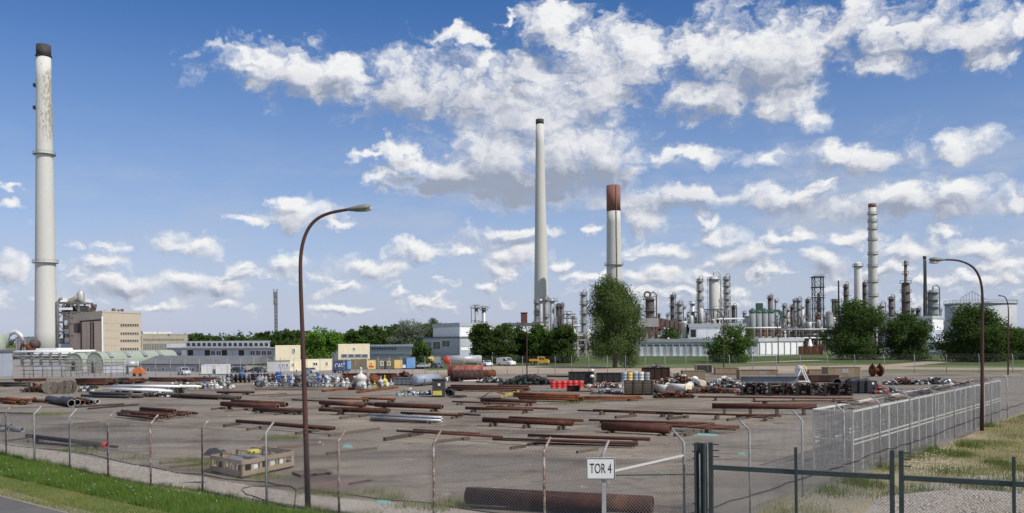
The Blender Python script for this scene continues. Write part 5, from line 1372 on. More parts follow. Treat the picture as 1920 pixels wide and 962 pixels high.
pipe('upper rust pipe of the foreground pair right of the centre', 990, 816.5, 1219, 823.5, 6.5, 'rust', .3, 2, short='foreground pair right of the centre'); pipe('lower rust pipe of the foreground pair right of the centre', 924, 823, 1196, 831, 6, 'rust', .2, 0, 'bare_steel_edge'); pipe('thin pipe at the very front of the foreground pair', 1000, 831.5, 1187, 836, 4, 'rust_dark', .05, 0)
timber('dark ended baulk under the left of the foreground pair', 957, 840.5, 985, 836.5, 5); timber('black ended baulk near the gate sign', 1082, 848, 1120, 842, 5); timber('dark crossed timber behind the gate sign', 990, 834, 1020, 829, 5, 'dark_steel')
stack('bright rust stack right of the centre', 966, 746.5, 1080, 749.5, 4.6, 5, 'rust_orange', 3, .15)
stack('low pipes right of the bright rust stack', 1072, 748, 1196, 747, 3.4, 4, 'rust_orange', 2, .15)
stack('far rust row by the black machine', 840, 729.5, 982, 731.5, 3.4, 6, 'rust', 2, .12); stack('farthest rust row in the middle', 850, 723, 985, 724.5, 3, 3, 'rust', 1, .2)
pipe('large rust pipe with an open end in the right middle, the widest there', 1130, 799, 1257, 805, 16.5, 'rust', .12, 2, 'rust_edge', short='widest pipe in the right middle')
stack('pipes behind the widest pipe', 1140, 793, 1345, 803, 5, 4, 'rust', 1, .25, 1.2, 'bare_steel_edge'); pipe('slim rust pipe on top behind the widest pipe', 1104, 787.5, 1340, 794, 4, 'rust', .4, 0); pipe('slim rust pipe reaching farthest right behind the widest pipe', 1250, 795, 1386, 801, 6, 'rust', .25, 0)
pipe('thick long rust pipe on dark blocks at the right of the yard', 1335, 761, 1531, 762.5, 10.5, 'rust', .42, 4, 'rust_dark', short='thick long pipe at the right')
pipe('very long thin rust pipe across the right of the yard', 1308, 744, 1600, 747, 3.2, 'rust', .25, 4, short='very long thin pipe at the right'); pipe('thin rust pipe below the very long one', 1412, 752.5, 1598, 750.5, 2.6, 'rust', .2, 2, short='second thin pipe at the right')
pipe('long thin rust pipe in the right middle, upper one', 1112, 768.5, 1262, 773, 3, 'rust', .3, 3, short='upper thin pipe in the right middle'); pipe('long thin rust pipe in the right middle, lower one', 1083, 769.5, 1280, 777, 3, 'rust', .2, 0)
pipe('long rust pipe ending in the open right of the yard', 1230, 773.5, 1465, 780, 4, 'rust', .3, 3, short='long pipe ending in the open'); pipe('short rust pipe under the long one in the open right', 1380, 780.5, 1450, 784, 3, 'rust', .1, 0)
for k, (x0, y0, x1, y1) in enumerate(((1154,782.5,1192,779),(1252,785,1290,781),(1364,787.5,1405,782),(1265,816,1300,808),(1284,816,1315,810))):
    timber(('dark baulk left of the middle of the long thin pipes','dark baulk under the lower thin pipes in the right middle','dark baulk near the open right end of the long pipe','baulk at the open end of the widest pipe','second baulk by the teal rag')[k], x0, y0, x1, y1, 5)
pipe('big rusty pipe in the foreground behind the gate sign', 876, 929, 1224, 947, 33, 'rust', .12, 0, 'rust_edge')
timber('grey timber lying under the left of the big foreground pipe', 872, 941, 925, 945.5, 5, 'old_timber', lift=0); timber('long grey timber before the big foreground pipe', 950, 950, 1130, 960, 5, 'old_timber')
timber('dark patterned plank by the lamp post, the left of two', 521, 840, 604, 832, 5, 'old_timber'); timber('dark patterned plank, the right of two, by the third fence post', 613, 850.5, 706, 840.5, 5, 'old_timber')
timber('short dark bar lying right of the red stained ground', 655, 907.5, 696, 900.5, 4)
timber('old plank in the grass strip left of the wooden crate', 300, 868, 395, 860, 5, 'old_timber'); timber('old plank lying in front of the other near the left of the crate', 318, 876, 390, 870, 4, 'old_timber')
# far left stacks
stack('rust stack behind the white pipes', 143, 719.5, 205, 719, 4.2, 7, 'rust', 3, .1)
stack('black stack beside the rust stack', 210, 716, 246, 713, 4, 5, 'black_pipe', 2, .3)
stack('low pipes by the orange machine', 240, 716, 270, 714, 4, 3, 'rust', 2, .2, ends='bare_steel_edge')
stack('rust rows below the pale van', 280, 712.5, 350, 713.5, 3.2, 6, 'rust', 2, .1, 1.5); stack('rust rows by the white containers', 350, 713, 398, 712, 3.4, 6, ('rust','rust_dark'), 2, .1, 1.5)
stack('white lagged pipes on the left', 206, 730, 300, 733, 4.2, 7, 'white_paint', 1, .5, 2.0, 'black_pipe'); stack('upper silver pipes on the left', 235, 724, 340, 725, 4, 5, 'panel_white', 1, .7, 2.0, 'black_pipe')
stack('dark lengths before the white pipes, left', 165, 742, 250, 744, 5, 4, ('black_pipe','dark_steel'), 2, .05, 1.2)
stack('dark lengths before the white pipes, right', 330, 742.5, 425, 746, 6.5, 4, ('rust_dark','dark_steel','grey_steel'), 1, .05, 1.2)
stack('rust pair right of the dark lengths', 415, 735.5, 466, 736, 4, 2, 'rust_dark', 1, .15)
stack('grey silver square section bundle by the valves', 375, 721.5, 402, 719.5, 5, 3, 'grey_steel', 1, .2, .1)
stack('thin dark pipes at the left edge', 0, 722, 48, 722, 4, 4, 'dark_steel', 2, .1); stack('low rust pipes by the wooden reels', 30, 714, 78, 713, 3, 4, 'rust', 2, .1)

# ------------------------------------------------------------------ valves and fittings, each its own thing
def valve_mesh(kind, body, wheel):
    mb = MB()
    if kind == 0:     # gate valve: flanges, body, bonnet, stem, wheel
        for s in (-1,1): mb.lathe([(.30,-.05),(.30,.05)], (s*.45,0,.32), 12, 0, 'x')
        mb.lathe([(.19,-.42),(.26,-.1),(.26,.1),(.19,.42)], (0,0,.32), 12, 0, 'x').lathe([(.25,0),(.22,.35),(.30,.37),(.30,.45),(.14,.50),(.12,.78),(.05,.8),(.05,1.1)], (0,0,.36), 12)
        mb.torus((0,0,1.25), .27, .03, 'z', 14, 5, 1).bx(-.26,-.02,1.23,.26,.02,1.27,1).bx(-.02,-.26,1.232,.02,.26,1.268,1)
    elif kind == 1:   # round bodied valve with dome head
        mb.lathe([(.30,0),(.42,.15),(.50,.42),(.40,.62),(.42,.66),(.42,.72),(.50,.80),(.42,1.05),(.20,1.2),(.1,1.25),(.09,1.6),(.13,1.65),(0,1.8)], n=14)
        mb.lathe([(.34,-.06),(.34,.06)], (.52,0,.42), 12, 1, 'x').lathe([(.34,-.06),(.34,.06)], (-.52,0,.42), 12, 1, 'x')
    elif kind == 2:   # flanged tee lying
        mb.pipe((-.5,0,.3),(.5,0,.3),.22,.04,12).lathe([(.32,-.04),(.32,.04),(.2,.04)], (-.5,0,.3), 12, 1, 'x').lathe([(.2,-.04),(.32,-.04),(.32,.04)], (.5,0,.3), 12, 1, 'x').pipe((0,0,.45),(0,0,.75),.2,.04,12).lathe([(.3,.70),(.3,.78),(.2,.78)], n=12, mat=1)
    elif kind == 3:   # actuator valve: box and cylinder on body
        mb.lathe([(.24,-.36),(.24,.36)], (0,0,.3), 12, 0, 'x').bx(-.12,-.12,.5,.12,.12,.8,0).lathe([(.28,-.3),(.28,.3)], (0,0,.98), 12, 1, 'y').lathe([(.33,-.04),(.33,.04)], (.38,0,.3), 12, 0, 'x').lathe([(.33,-.04),(.33,.04)], (-.38,0,.3), 12, 0, 'x')
    return mb.mesh('valve', [M[body], M[wheel]])
VM = {}
def valve(label, px, py, kind, body, wheel, s=1.0, group='valves laid out in rows', name='flanged_valve', z=.12):
    k = (kind, body, wheel)
    if k not in VM: VM[k] = valve_mesh(*k)
    p = G(px, py)
    o = link(name, VM[k], None, (p.x, p.y, z), rng.uniform(0, 6.28)); o.scale = (s,s,s)
    return tag(o, label, 'valve', group)
BODY = ['off_white','galv_dull','silver','dull_silver','grey_steel','white_paint','galv_dull','brown_steel','dark_steel','off_white','blue_paint','grey_steel']
kn = ('gate valve','round valve','flanged tee','actuator valve')
cn = {'dull_silver':'tarnished silver','white_paint':'white','off_white':'off white','galv_dull':'dull grey','silver':'silver','grey_steel':'dark grey','blue_paint':'blue','brown_steel':'brown','yellow_paint':'yellow','dark_steel':'blackish','red_paint':'red'}
def valve_field(where, x0, x1, rows, step, group, bodies=BODY, s=(.5,.8), kinds=(0,1,2,3,0)):
    for ri, (ya, yb) in enumerate(rows):
        x = x0 + rng.uniform(0, step)
        while x < x1:
            t = (x-x0)/(x1-x0); y = ya + (yb-ya)*t
            kd = rng.choice(kinds); bd = rng.choice(bodies)
            rn = '' if len(rows) == 1 else (' front row' if ri == len(rows)-1 else (' back row' if ri == 0 else ' middle row'))
            pos = ('left end','left part','middle','right part','right end')[min(4, int(t*5))]
            valve('%s %s, %s of the%s, %s' % (cn[bd], kn[kd], pos, rn or ' row', where), x, y, kd, bd, rng.choice(('off_white','galv_dull','grey_steel','brown_steel','dark_steel','galv_dull','blue_paint')), rng.uniform(*s), group)
            x += step*rng.uniform(.75,1.25)
valve_field('valves by the white boxes', 402, 436, [(718,716),(724,722),(732,731)], 6.2, 'valves right of the white boxes', ['off_white','galv_dull','off_white','silver','brown_steel','galv_dull','white_paint'], (.5,.8))
valve_field('valves behind the lamp post', 478, 668, [(713,713),(719,719),(726,728.5)], 7.2, 'long valve row behind the lamp post', BODY)
valve_field('valves on the right rust beam', 676, 742, [(733,724.5)], 10, 'valves on the right rust beam', ['off_white','silver','galv_dull','yellow_paint'], (.62,.85), (1,0,1))
valve_field('fittings before the white pipes', 312, 398, [(728,726),(734,731)], 6.2, 'fittings before the white pipes', ['white_paint','off_white','brown_steel','galv_dull','dark_steel','yellow_paint','brown_steel','silver'], (.4,.62), (2,3,2,0))
valve_field('fittings left of the white pipes', 146, 178, [(731,731),(737,737)], 6.5, 'fittings left of the white pipes', ['off_white','brown_steel','dark_steel','white_paint','dark_steel'], (.45,.65), (2,3,2))
valve('tallest cream white valve with a high neck on the dark plate before the rust troughs', 677, 731, 1, 'off_white', 'dark_steel', 1.45, None)
valve('large blue valve standing above the others in the row left of the lamp post', 523, 716, 3, 'blue_paint', 'blue_paint', 1.05, None); valve('blue valve with a round top among the grey ones right of the tyres', 452, 712, 1, 'blue_paint', 'blue_paint', .8, None)
valve('fat dark grey drum shaped valve at the left end of the long valve row', 487, 728, 1, 'grey_steel', 'dark_steel', 1.0, None); valve('tall grey valve near the lamp post, left of it', 556, 717, 1, 'grey_steel', 'white_paint', .95, None)
valve_field('fittings by the black machine', 746, 806, [(741.5,741),(744.5,743.5)], 7, 'blue and yellow fittings by the black machine', ['blue_paint','yellow_paint','white_paint','silver','off_white'], (.4,.6), (2,3,2))
for lab, x0, y0, x1, y1 in (('rust red beam carrying the left half of the big valves', 606,733,668,727.5),('rust red beam carrying the right half of the big valves', 672,735.5,744,726)):
    timber(lab, x0, y0, x1, y1, 3.5, 'rust_orange', 'rust beams under the valves', cat='beam', w=.5)
for k in range(9):
    x = 480 + k*14; timber(('leftmost','second','third','fourth','middle','sixth','seventh','second to last','rightmost')[k] + ' grey pallet from the left under the long valve row', x, 729.5 + (k*.12), x+12, 729.4 + k*.12, 2.6, 'old_timber', 'pallets under the valves', cat='pallet', w=1.2)
def fittings(label, px0, px1, y, n, mats, s=.5, name='scrap_heap', group=None, h=1.0, stretch=1.0):
    """a heap of odd bent tubes, flanges and bars: nobody could count them, so they stay one stuff part on a tarpaulin"""
    a, b = G(px0, y), G(px1, y); L = (b-a).length
    root = thing(name, label, 'scrap heap', (a+b)/2, math.atan2(b.y-a.y, b.x-a.x), group)
    mb = MB(); s *= .72; h *= .72; n = int(n*1.35)
    for i in range(n):
        x = rng.uniform(-L/2, L/2); e = 1 - abs(x)/(L/2)*.7; yy = rng.uniform(0, 1.6*stretch); z = rng.uniform(.05, h*e)
        k = rng.random(); mm = rng.randrange(len(mats)); l = s*rng.uniform(.5,1.6); w = rng.uniform(0,6.28); tl = rng.uniform(-.4,.4)
        d_ = Vector((math.cos(w)*l/2, math.sin(w)*l/2, tl*l/2)); c = Vector((x,yy,z))
        if k < .35: mb.pipe(c-d_, c+d_, s*rng.uniform(.12,.3), .03, 10, mm)
        elif k < .55: mb.lathe([(s*.15,-.05),(s*rng.uniform(.3,.55),-.05),(s*.5,.05),(s*.15,.05)], c, 10, mm, rng.choice('xyz'))
        elif k < .75: mb.beam(c-d_*1.3, c+d_*1.3, s*.16, s*.1, mm)
        elif k < .9: mb.tube([c-d_, c+Vector((0,0,s*.25)), c+d_], s*.1, 6, mm)
        else: mb.box(c, (s*.8, s*.5, s*.4), w, mm)
    o = mb.build('scrap_pieces', [M[q] for q in mats], root); o['kind'] = 'stuff'
    MB().bx(-L/2,-.2,0,L/2,1.7*stretch,.06).build('base_board', M['timber'], root)
    return root
fittings('scrap heap of reels and dark parts behind the left wooden reels', 40, 80, 736, 70, ['dark_steel','rust_dark','old_timber','rust'], .8, h=1.5)
fittings('black scrap heap of hoses and bars left of the red drums', 945, 1032, 722, 260, ['black_pipe','dark_steel','black_wire'], 1.0, h=1.7, stretch=1.6)
fittings('scatter of grey bolts and small flanges before the dark bin', 1108, 1166, 739, 200, ['galvanised','silver','grey_steel','dark_steel'], .35, h=.7)
fittings('rust scrap between the red drums and the dark bin', 1095, 1168, 728, 130, ['rust','red_primer','white_paint','dark_steel','off_white'], .5, h=1.0)
fittings('rusty scrap with brown bars behind the flanged pipe pieces', 1232, 1310, 722, 170, ['rust_orange','brown_steel','rust','off_white','dark_steel'], .8, h=1.9)
fittings('dark twisted scrap right of the flanged pipe pieces', 1290, 1385, 738, 170, ['rust_dark','dark_steel','rust_orange','red_primer'], .8, h=.8)
fittings('steel fittings and rings in front of the wooden boxes', 1330, 1392, 728, 190, ['galv_dull','silver','dark_steel','off_white','brown_steel'], .7, h=1.8)
fittings('red and black pipe parts right of the bundles of pipe ends', 1638, 1668, 739, 90, ['bright_red','dark_steel','silver','grey_steel'], .6, h=1.2)
fittings('silver and black fittings beside the red parts', 1664, 1692, 737, 70, ['silver','dark_steel','galvanised'], .5, h=.8)
fittings('line of rusty and grey fittings near the far right fence, left part', 1663, 1730, 722, 140, ['rust_orange','rust','blue_grey_tank','dark_steel','off_white'], .8, h=1.1)
fittings('line of dark fittings near the far right fence, right part', 1728, 1792, 721, 130, ['dark_steel','white_paint','brown_steel','grey_steel'], .8, h=1.1)
fittings('black rings lying flat left of the curved rust sheet', 845, 868, 746, 22, ['dark_steel','black_wire'], .5, h=.3)
fittings('dark scrap with grey parts right of the rust vessel', 895, 945, 718, 90, ['grey_steel','dark_steel','silver','brown_steel'], .8, h=1.1)
fittings('red and rust scrap lying on the grey skip', 742, 772, 711, 60, ['red_paint','rust','brown_steel'], .8, h=1.6)
fittings('mixed scrap with rust stains between the grey tank and the rust vessel', 822, 846, 716, 60, ['rust','white_paint','dark_steel'], .6, h=.9)
fittings('dark valve scrap at the front edge of the dark pipes, by a black coil', 255, 330, 745, 120, ['dark_steel','brown_steel','off_white','black_pipe'], .6, h=.7)
fittings('orange flat scrap pile with white stubs by the dark bin', 1232, 1300, 747, 40, ['rust_orange','rust_dark','rust'], 1.0, h=.7)
fittings('grey steel bits left of the valves behind the tyres', 378, 404, 712, 60, ['grey_steel','dark_steel','galv_dull','teal_cloth'], .6, h=1.0)

# ------------------------------------------------------------------ vessels, tanks, drums and bins
def lying_tank(label, px0, py0, px1, py1, D, m, endm=None, lift=.35, name='lying_tank', group=None, dome=.28, saddles=2, extra=None, cat='tank', bands=0, d=None):
    a, b, r = axis(px0, py0, px1, py1, D, lift)
    if d: a, b, r = X(px0, py0, d), X(px1, py1, d+1.0), D*PX(d)/2
    c = (a+b)/2; l = (b-a).length; root = thing(name, label, cat, (c.x, c.y, 0), math.atan2(b.y-a.y, b.x-a.x), group); z = c.z
    MB().lathe([(r,-l/2+r*dome),(r,l/2-r*dome)], (0,0,z), 22, 0, 'x').build('shell', M[m], root)
    for s in (-1,1):
        e = l/2-r*dome
        o = MB().lathe([(r,0),(r*.93,r*dome*.5),(r*.6,r*dome*.9),(0,r*dome)], (0,0,0), 22, 0, 'x').build('end_dome', M[endm or m], root, (s*e,0,z)); o.scale = (s,1,1)
    for k in range(saddles):
        x = -l*.3 + l*.6*k/max(1, saddles-1)
        MB().bx(x-.15,-r*.8,.0,x+.15,r*.8,max(.1, z-r*.55)).build('saddle', M['dark_steel'], root)
    for k in range(bands):
        x = -l*.35 + l*.7*k/max(1, bands-1); MB().torus((x,0,z), r+.01, .05, 'x', 22, 5).build('band', M[m], root)
    if extra: extra(root, r, l, z)
    return root
def noz(*ps):
    def f(root, r, l, z):
        for x, s in ps: MB().cyl((x*l, 0, z+r*.9), (x*l, 0, z+r*1.0+s), s*.45, n=10).cyl((x*l,0,z+r+s*.8),(x*l,0,z+r+s), s*.7, n=10).build('nozzle', M['white_paint'], root)
    return f
lying_tank('smooth blue grey tank lying in the yard right of the grey skip', 777, 713, 820, 709.5, 20, 'blue_grey_tank', None, .1, extra=lambda root, r, l, z: MB().cyl((-l*.25,-r*.95,z),( -l*.25,-r*1.12,z), r*.25, n=12).build('manhole', M['grey_steel'], root))
lying_tank('brown rusted ribbed vessel with an orange open end, lying on timbers', 846, 704.5, 905, 702.5, 18, 'rust_dark', 'rust_dark', .15, name='rusted_vessel', bands=5, extra=lambda root, r, l, z: (MB().pipe((l/2-.3,0,z+.1),(l/2+1.9,0,z+.1), r*.82, .05, 20).build('open_end', M['rust_orange'], root), MB().bx(-l*.2,-r*1.1,z-r*1.2,l*.6,-r*.9,z-r*.98).build('timber', M['off_white'], root)))
lying_tank('long tank trailer body with silver top and a round red end, behind the far fence', 838, 675, 903, 672.5, 15, 'silver', 'silver', 1.6, name='red_ended_tank', dome=.25, saddles=0, d=150,
    extra=lambda root, r, l, z: MB().lathe([(0,-1.15*r),(.62*r,-.95*r),(1.0*r,-.5*r),(1.18*r,0),(1.05*r,.45*r),(.9*r,.6*r)], (-l/2+.1,0,z-.1), 20, 0, 'x').build('red_end', M['red_plastic'], root))
a = G(842, 705); 
r_ = thing('rusty_red_drum', 'large rusty red cylinder under the red ended silver tank', 'cylinder', X(872,YH,139).xy.to_3d())
w = 66*PX(139); MB().lathe([(.82,-w/2),(.82,w/2)], (0,0,.86), 22, 0, 'x').build('shell', M['red_primer'], r_)
for s in (-.35, 0, .35): MB().bx(s*w-.1,-.8,0,s*w+.1,.8,.3).build('saddle', M['rust'], r_)
for s in (-1,0,1): MB().lathe([(.86,-.05),(.86,.05)], (s*(w/2-.1),0,.86), 22, 0, 'x').build('flange', M['red_paint'], r_)
lying_tank('silver grey tank with a white dome on legs before the green hall', 233, 682.5, 260, 682.5, 13, 'silver', 'white_paint', 3.0, saddles=2, d=158)
def orange_machine():
    p = G(248, 706); r = thing('orange_machine', 'small orange compressor below the white domed tank', 'machine', p)
    MB().bx(0,0,.3,1.7,1.2,1.15).prism([(.2,1.152),(1.5,1.152),(1.2,1.5),(.4,1.5)], .1, 1.1).build('hood', M['orange_paint'], r)
    for x in (.35, 1.35): MB().lathe([(.28,-.08),(.28,.08)], (x,.0,.28), 12, 0, 'y').build('wheel', M['tyre'], r)
    MB().bx(1.7,.5,.35,2.2,.6,.45).build('drawbar', M['dark_steel'], r)
orange_machine()
def drum_mesh(m, lidm): 
    return MB().lathe([(.0,0),(.30,0),(.31,.06),(.295,.07),(.295,.30),(.312,.32),(.312,.35),(.295,.37),(.295,.60),(.312,.62),(.312,.65),(.295,.67),(.30,.84),(.27,.88),(.0,.88)], n=16, mats=[0]*12+[1]*2).mesh('drum', [M[m], M[lidm]])
dm = drum_mesh('red_plastic','red_plastic')
for k in range(6):
    p = G(1037 + k*10.5, 728.5 - .1*k); o = link('red_drum', dm, None, p, k*1.1); o.scale = (1.05,1.05,1.03)
    tag(o, ('leftmost red drum of the six beside the black heap','second red drum from the black heap','third red drum from the black heap','fourth red drum from the black heap','fifth red drum, next to the rightmost one','rightmost red drum of the six, by the rusty bin')[k], 'drum', 'six red drums')
# dark bin with five drums on top
p = G(1170, 741); q = G(1226, 741); w = (q-p).length
r_ = thing('dark_bin', 'big dark weathered bin carrying five drums', 'bin', p, math.atan2((q-p).y,(q-p).x))
BH = 27*PX(p.y)
for k in range(5):
    MB().bx(.02,-.03,.15+k*(BH-.15)/5,w-.02,.03,.15+(k+1)*(BH-.15)/5-.03).build('front_board', M['timber'], r_)
    MB().bx(w-.06,.03,.15+k*(BH-.15)/5,w,2.2,.15+(k+1)*(BH-.15)/5-.03).build('side_board', M['old_timber'], r_)
MB().bx(.02,.04,.1,w-.07,2.2,BH-.04).build('bin_body', M['dark_gap'], r_)
for x in (.08, w*.33, w*.66, w-.1): MB().bx(x-.06,-.09,0,x+.06,-.032,BH+.05).build('post', M['dark_steel'], r_)
dms = [drum_mesh('blue_grey_tank','silver'), drum_mesh('yellow_ochre','dark_steel'), drum_mesh('blue_grey_tank','white_paint'), drum_mesh('off_white','yellow_ochre'), drum_mesh('galv_dull','rust')]
for k in range(5):
    pp = p + (q-p)*(.06 + .19*k) + Vector((0,.9,BH)); o = link('drum', dms[k], None, pp, k); tag(o, ('grey blue drum at the left end on the dark bin','ochre yellow drum second from the left on the dark bin','grey blue drum in the middle on the dark bin','pale drum with an ochre lid on the dark bin','dull grey drum at the right end on the dark bin')[k], 'drum', 'drums on the dark bin')
# troughs of rusty plate and skips
def trough(label, px0, px1, yb, yt, m, depth=3, name='steel_skip', cat='skip', ang=0.0, ribs=5, inner='dark_gap'):
    p, q = G(px0, yb), G(px1, yb); w = (q-p).length; h = (yb-yt)*PX(p.y)
    r = thing(name, label, cat, p, math.atan2((q-p).y,(q-p).x)+ang)
    t = .05
    MB().bx(0,0,.12,w,t,h).build('front_plate', M[m], r); MB().bx(0,depth-t,.12,w,depth,h).build('back_plate', M[m], r)
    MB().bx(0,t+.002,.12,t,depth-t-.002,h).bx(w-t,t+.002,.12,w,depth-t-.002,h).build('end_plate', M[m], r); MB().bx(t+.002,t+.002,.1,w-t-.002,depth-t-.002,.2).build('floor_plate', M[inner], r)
    for k in range(ribs): x = .1+(w-.2)*k/max(1,ribs-1); MB().bx(x-.05,-.06,.1,x+.05,-.003,h-.02).build('rib', M[m], r)
    MB().bx(-.03,-.07,h+.003,w+.03,.06,h+.08).build('rim', M[m], r)
    for x in (.3, w-.3): MB().bx(x-.12,.1,0,x+.12,depth-.1,.098).build('runner', M['timber'], r)
    return r, w, h
trough('grey steel skip filled with red scrap, left of the blue grey tank', 738, 774, 722.5, 709, 'grey_steel')
trough('long rust brown skip behind the dark valves, near the white boxes', 467, 510, 713, 702, 'rust', 2.2); trough('rust brown skip behind the big valves, the left one', 641, 676, 717, 701, 'rust_orange', 2.5)
trough('rust brown skip behind the big valves, the right one', 694, 735, 716, 701, 'rust', 2.5)
p = G(702, 722); o = MB().pipe((0,-.5,.75),(0,.5,.75),.66,.04,20,0,0).lathe([(0,-.52),(.63,-.52),(.63,-.48),(0,-.48)], (0,0,.75), 20, 0, 'y').build('round_end_plate', M['rust_orange'], None, p, .3); tag(o, 'round orange rust vessel end standing among the big valves', 'vessel end')
r_, w, h = trough('dark open box with white lamps on top, right of the red drums', 1066, 1112, 721, 698, 'dark_steel', 2.5, 'dark_box', 'box')
for x, z in ((w*.97, h*1.02),(w*.97,h*.55)): MB().lathe([(0,0),(.2,.02),(.28,.2),(.2,.36),(0,.4)], (x,-.2,z), 12).build('white_lamp', M['white_paint'], r_)
trough('long dark steel box lying left of the pallet of drums', 1118, 1165, 717, 700, 'dark_steel', 2.5, 'dark_box', 'box')
trough('brown rusted cage box behind the drums on the dark bin', 1203, 1256, 712, 690, 'rust_dark', 2.5, 'dark_box', 'box')
fittings('mixed machine parts heaped in the brown cage box', 1206, 1254, 701, 90, ['rust','brown_steel','galv_dull','dark_steel'], .7, h=2.4)
trough('rusty low bin with an orange bent sheet, in front of the red drums', 1063, 1086, 734, 724, 'rust_dark', 1.6, 'low_bin', 'bin')
# bent rust sheets
def sheetmetal(label, px0, px1, y, h, m, name='bent_sheet', prof=None):
    a, b = G(px0, y), G(px1, y); L = (b-a).length
    P = prof or [(0,.02),(.15,.10),(.4,.75),(.62,1.0),(.8,.75),(1,.55)]
    vs = [(x*L, -.8, z*h) for x, z in P] + [(x*L, .9, z*h) for x, z in P] + [(x*L, -.8, z*h-.03) for x, z in P] + [(x*L, .9, z*h-.03) for x, z in P]
    n = len(P); fs = [(i,i+1,n+i+1,n+i) for i in range(n-1)] + [(2*n+i,3*n+i,3*n+i+1,2*n+i+1) for i in range(n-1)] + [(i,2*n+i,2*n+i+1,i+1) for i in range(n-1)] + [(n+i,n+i+1,3*n+i+1,3*n+i) for i in range(n-1)]
    o = MB().add(vs, fs).build(name, M[m], None, a, math.atan2((b-a).y,(b-a).x)); return tag(o, label, 'steel sheet')
sheetmetal('curved rust sheet with yellow capped stubs before the stacked pipes', 895, 948, 747, .75, 'rust_orange')
sh_ = bpy.data.objects['bent_sheet']
for k in range(5): MB().cyl((2.6+k*.36,-.95+k*.25,.25+.1*k),(2.6+k*.36,-.72+k*.25,.25+.1*k),.15,n=12).build('yellow_cap', M['yellow_paint'], sh_)
sheetmetal('bent bright orange rust sheet right of the low bin', 1084, 1112, 734, .9, 'rust_orange', prof=[(0,1),(.3,.9),(.7,.4),(1,.05)]); sheetmetal('flat orange rust sheet pile right of the dark bin', 1240, 1284, 746, .8, 'rust_orange', prof=[(0,.9),(.4,.75),(.8,.5),(1,.3)])
# flanged cream pipe spools
for k, (x0, y0, x1, y1, D, lab) in enumerate(((1236,731,1252,728,19,'largest cream pipe piece with a dark open mouth, right of the dark bin'),(1260,728,1282,725,16,'cream flanged pipe piece, second from the dark bin'),(1282,726,1300,722,14,'cream pipe piece, third from the dark bin'),(1298,719,1322,714,12,'white pipe piece with a round ball end before the wooden boxes'))):
    a_, b_, rr = axis(x0, y0, x1, y1, D, .05); t_ = b_-a_; l = max(1.3, t_.length)
    r_ = thing('pipe_spool', lab, 'pipe piece', ((a_+b_)/2).xy.to_3d(), (1.9 if k < 2 else .9)+.2*k, 'flanged cream pipe pieces'); z = a_.z
    MB().pipe((-l/2,0,z),(l/2,0,z), rr*.86, rr*.1, 20).build('barrel', M['off_white'], r_)
    for s in (-1,1): MB().lathe([(rr*.7,-.06),(rr,-.06),(rr,.06),(rr*.7,.06)], (s*l/2,0,z), 20, 0, 'x').build('flange', M['cream' if k else 'brown_steel'], r_)
    if k == 3: MB().lathe([(0,-.5),(.35,-.35),(.5,0),(.35,.35),(0,.5)], (l/2+.4,0,z+.1), 14).build('ball_end', M['white_paint'], r_)
# wooden boxes
def box_crate(label, px0, px1, yb, yt, depth=2.4, ang=.12, boards=4, open_=False, plate=None, m='plywood'):
    p, q = G(px0, yb), G(px1, yb); w = (q-p).length; h = (yb-yt)*PX(p.y)
    r = thing('wooden_box', label, 'wooden box', p, math.atan2((q-p).y,(q-p).x)+ang, 'plywood transport boxes')
    for k in range(boards): MB().bx(w*k/boards+.004,-.03,.12,w*(k+1)/boards-.004,.0,h-.003).build('front_panel_or_shade', M[m if not open_ else 'dark_gap'], r)  # open box: the near-black front paints the shade of its inside
    MB().bx(.01,.003,.1,w-.03,depth,h-.004).build('box_body', M[m], r); MB().bx(w-.028,.0,.12,w,depth-.0,h-.003).build('end_panel', M['crate_wood'], r)  # right end paler than the front: its sunlit look put into the colour
    MB().bx(-.05,-.06,h,w+.05,depth+.05,h+.06).build('lid', M['old_timber' if not open_ else m], r)
    for k in range(3): x = .1+(w-.3)*k/2; MB().bx(x,-.02,0,x+.15,depth,.098).build('skid', M['timber'], r)
    for x in (0.0, w-.1): MB().bx(x,-.055,.13,x+.1,-.032,h-.01).build('batten', M['crate_wood'], r)
    if plate: MB().bx(w*plate-.9,-.045,h*.55,w*plate+.0,-.031,h*.92).build('label_plate', M['galv_dull'], r)
    return r
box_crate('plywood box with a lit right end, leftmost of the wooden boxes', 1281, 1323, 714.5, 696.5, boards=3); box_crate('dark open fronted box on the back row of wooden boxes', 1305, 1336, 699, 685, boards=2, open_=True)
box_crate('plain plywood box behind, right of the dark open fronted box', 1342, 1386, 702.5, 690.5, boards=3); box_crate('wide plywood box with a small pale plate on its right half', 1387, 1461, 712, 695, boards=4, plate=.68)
box_crate('long low brown box under the white cable drum', 1465, 1578, 717.5, 704.5, boards=6, m='rust_dark'); box_crate('low plywood box on the back row right of the cable drum', 1518, 1556, 703, 694, boards=2); box_crate('tallest plywood box with a pale plate, rightmost of the wooden boxes', 1553, 1618, 711.5, 690, boards=5, plate=.62, ang=.2)
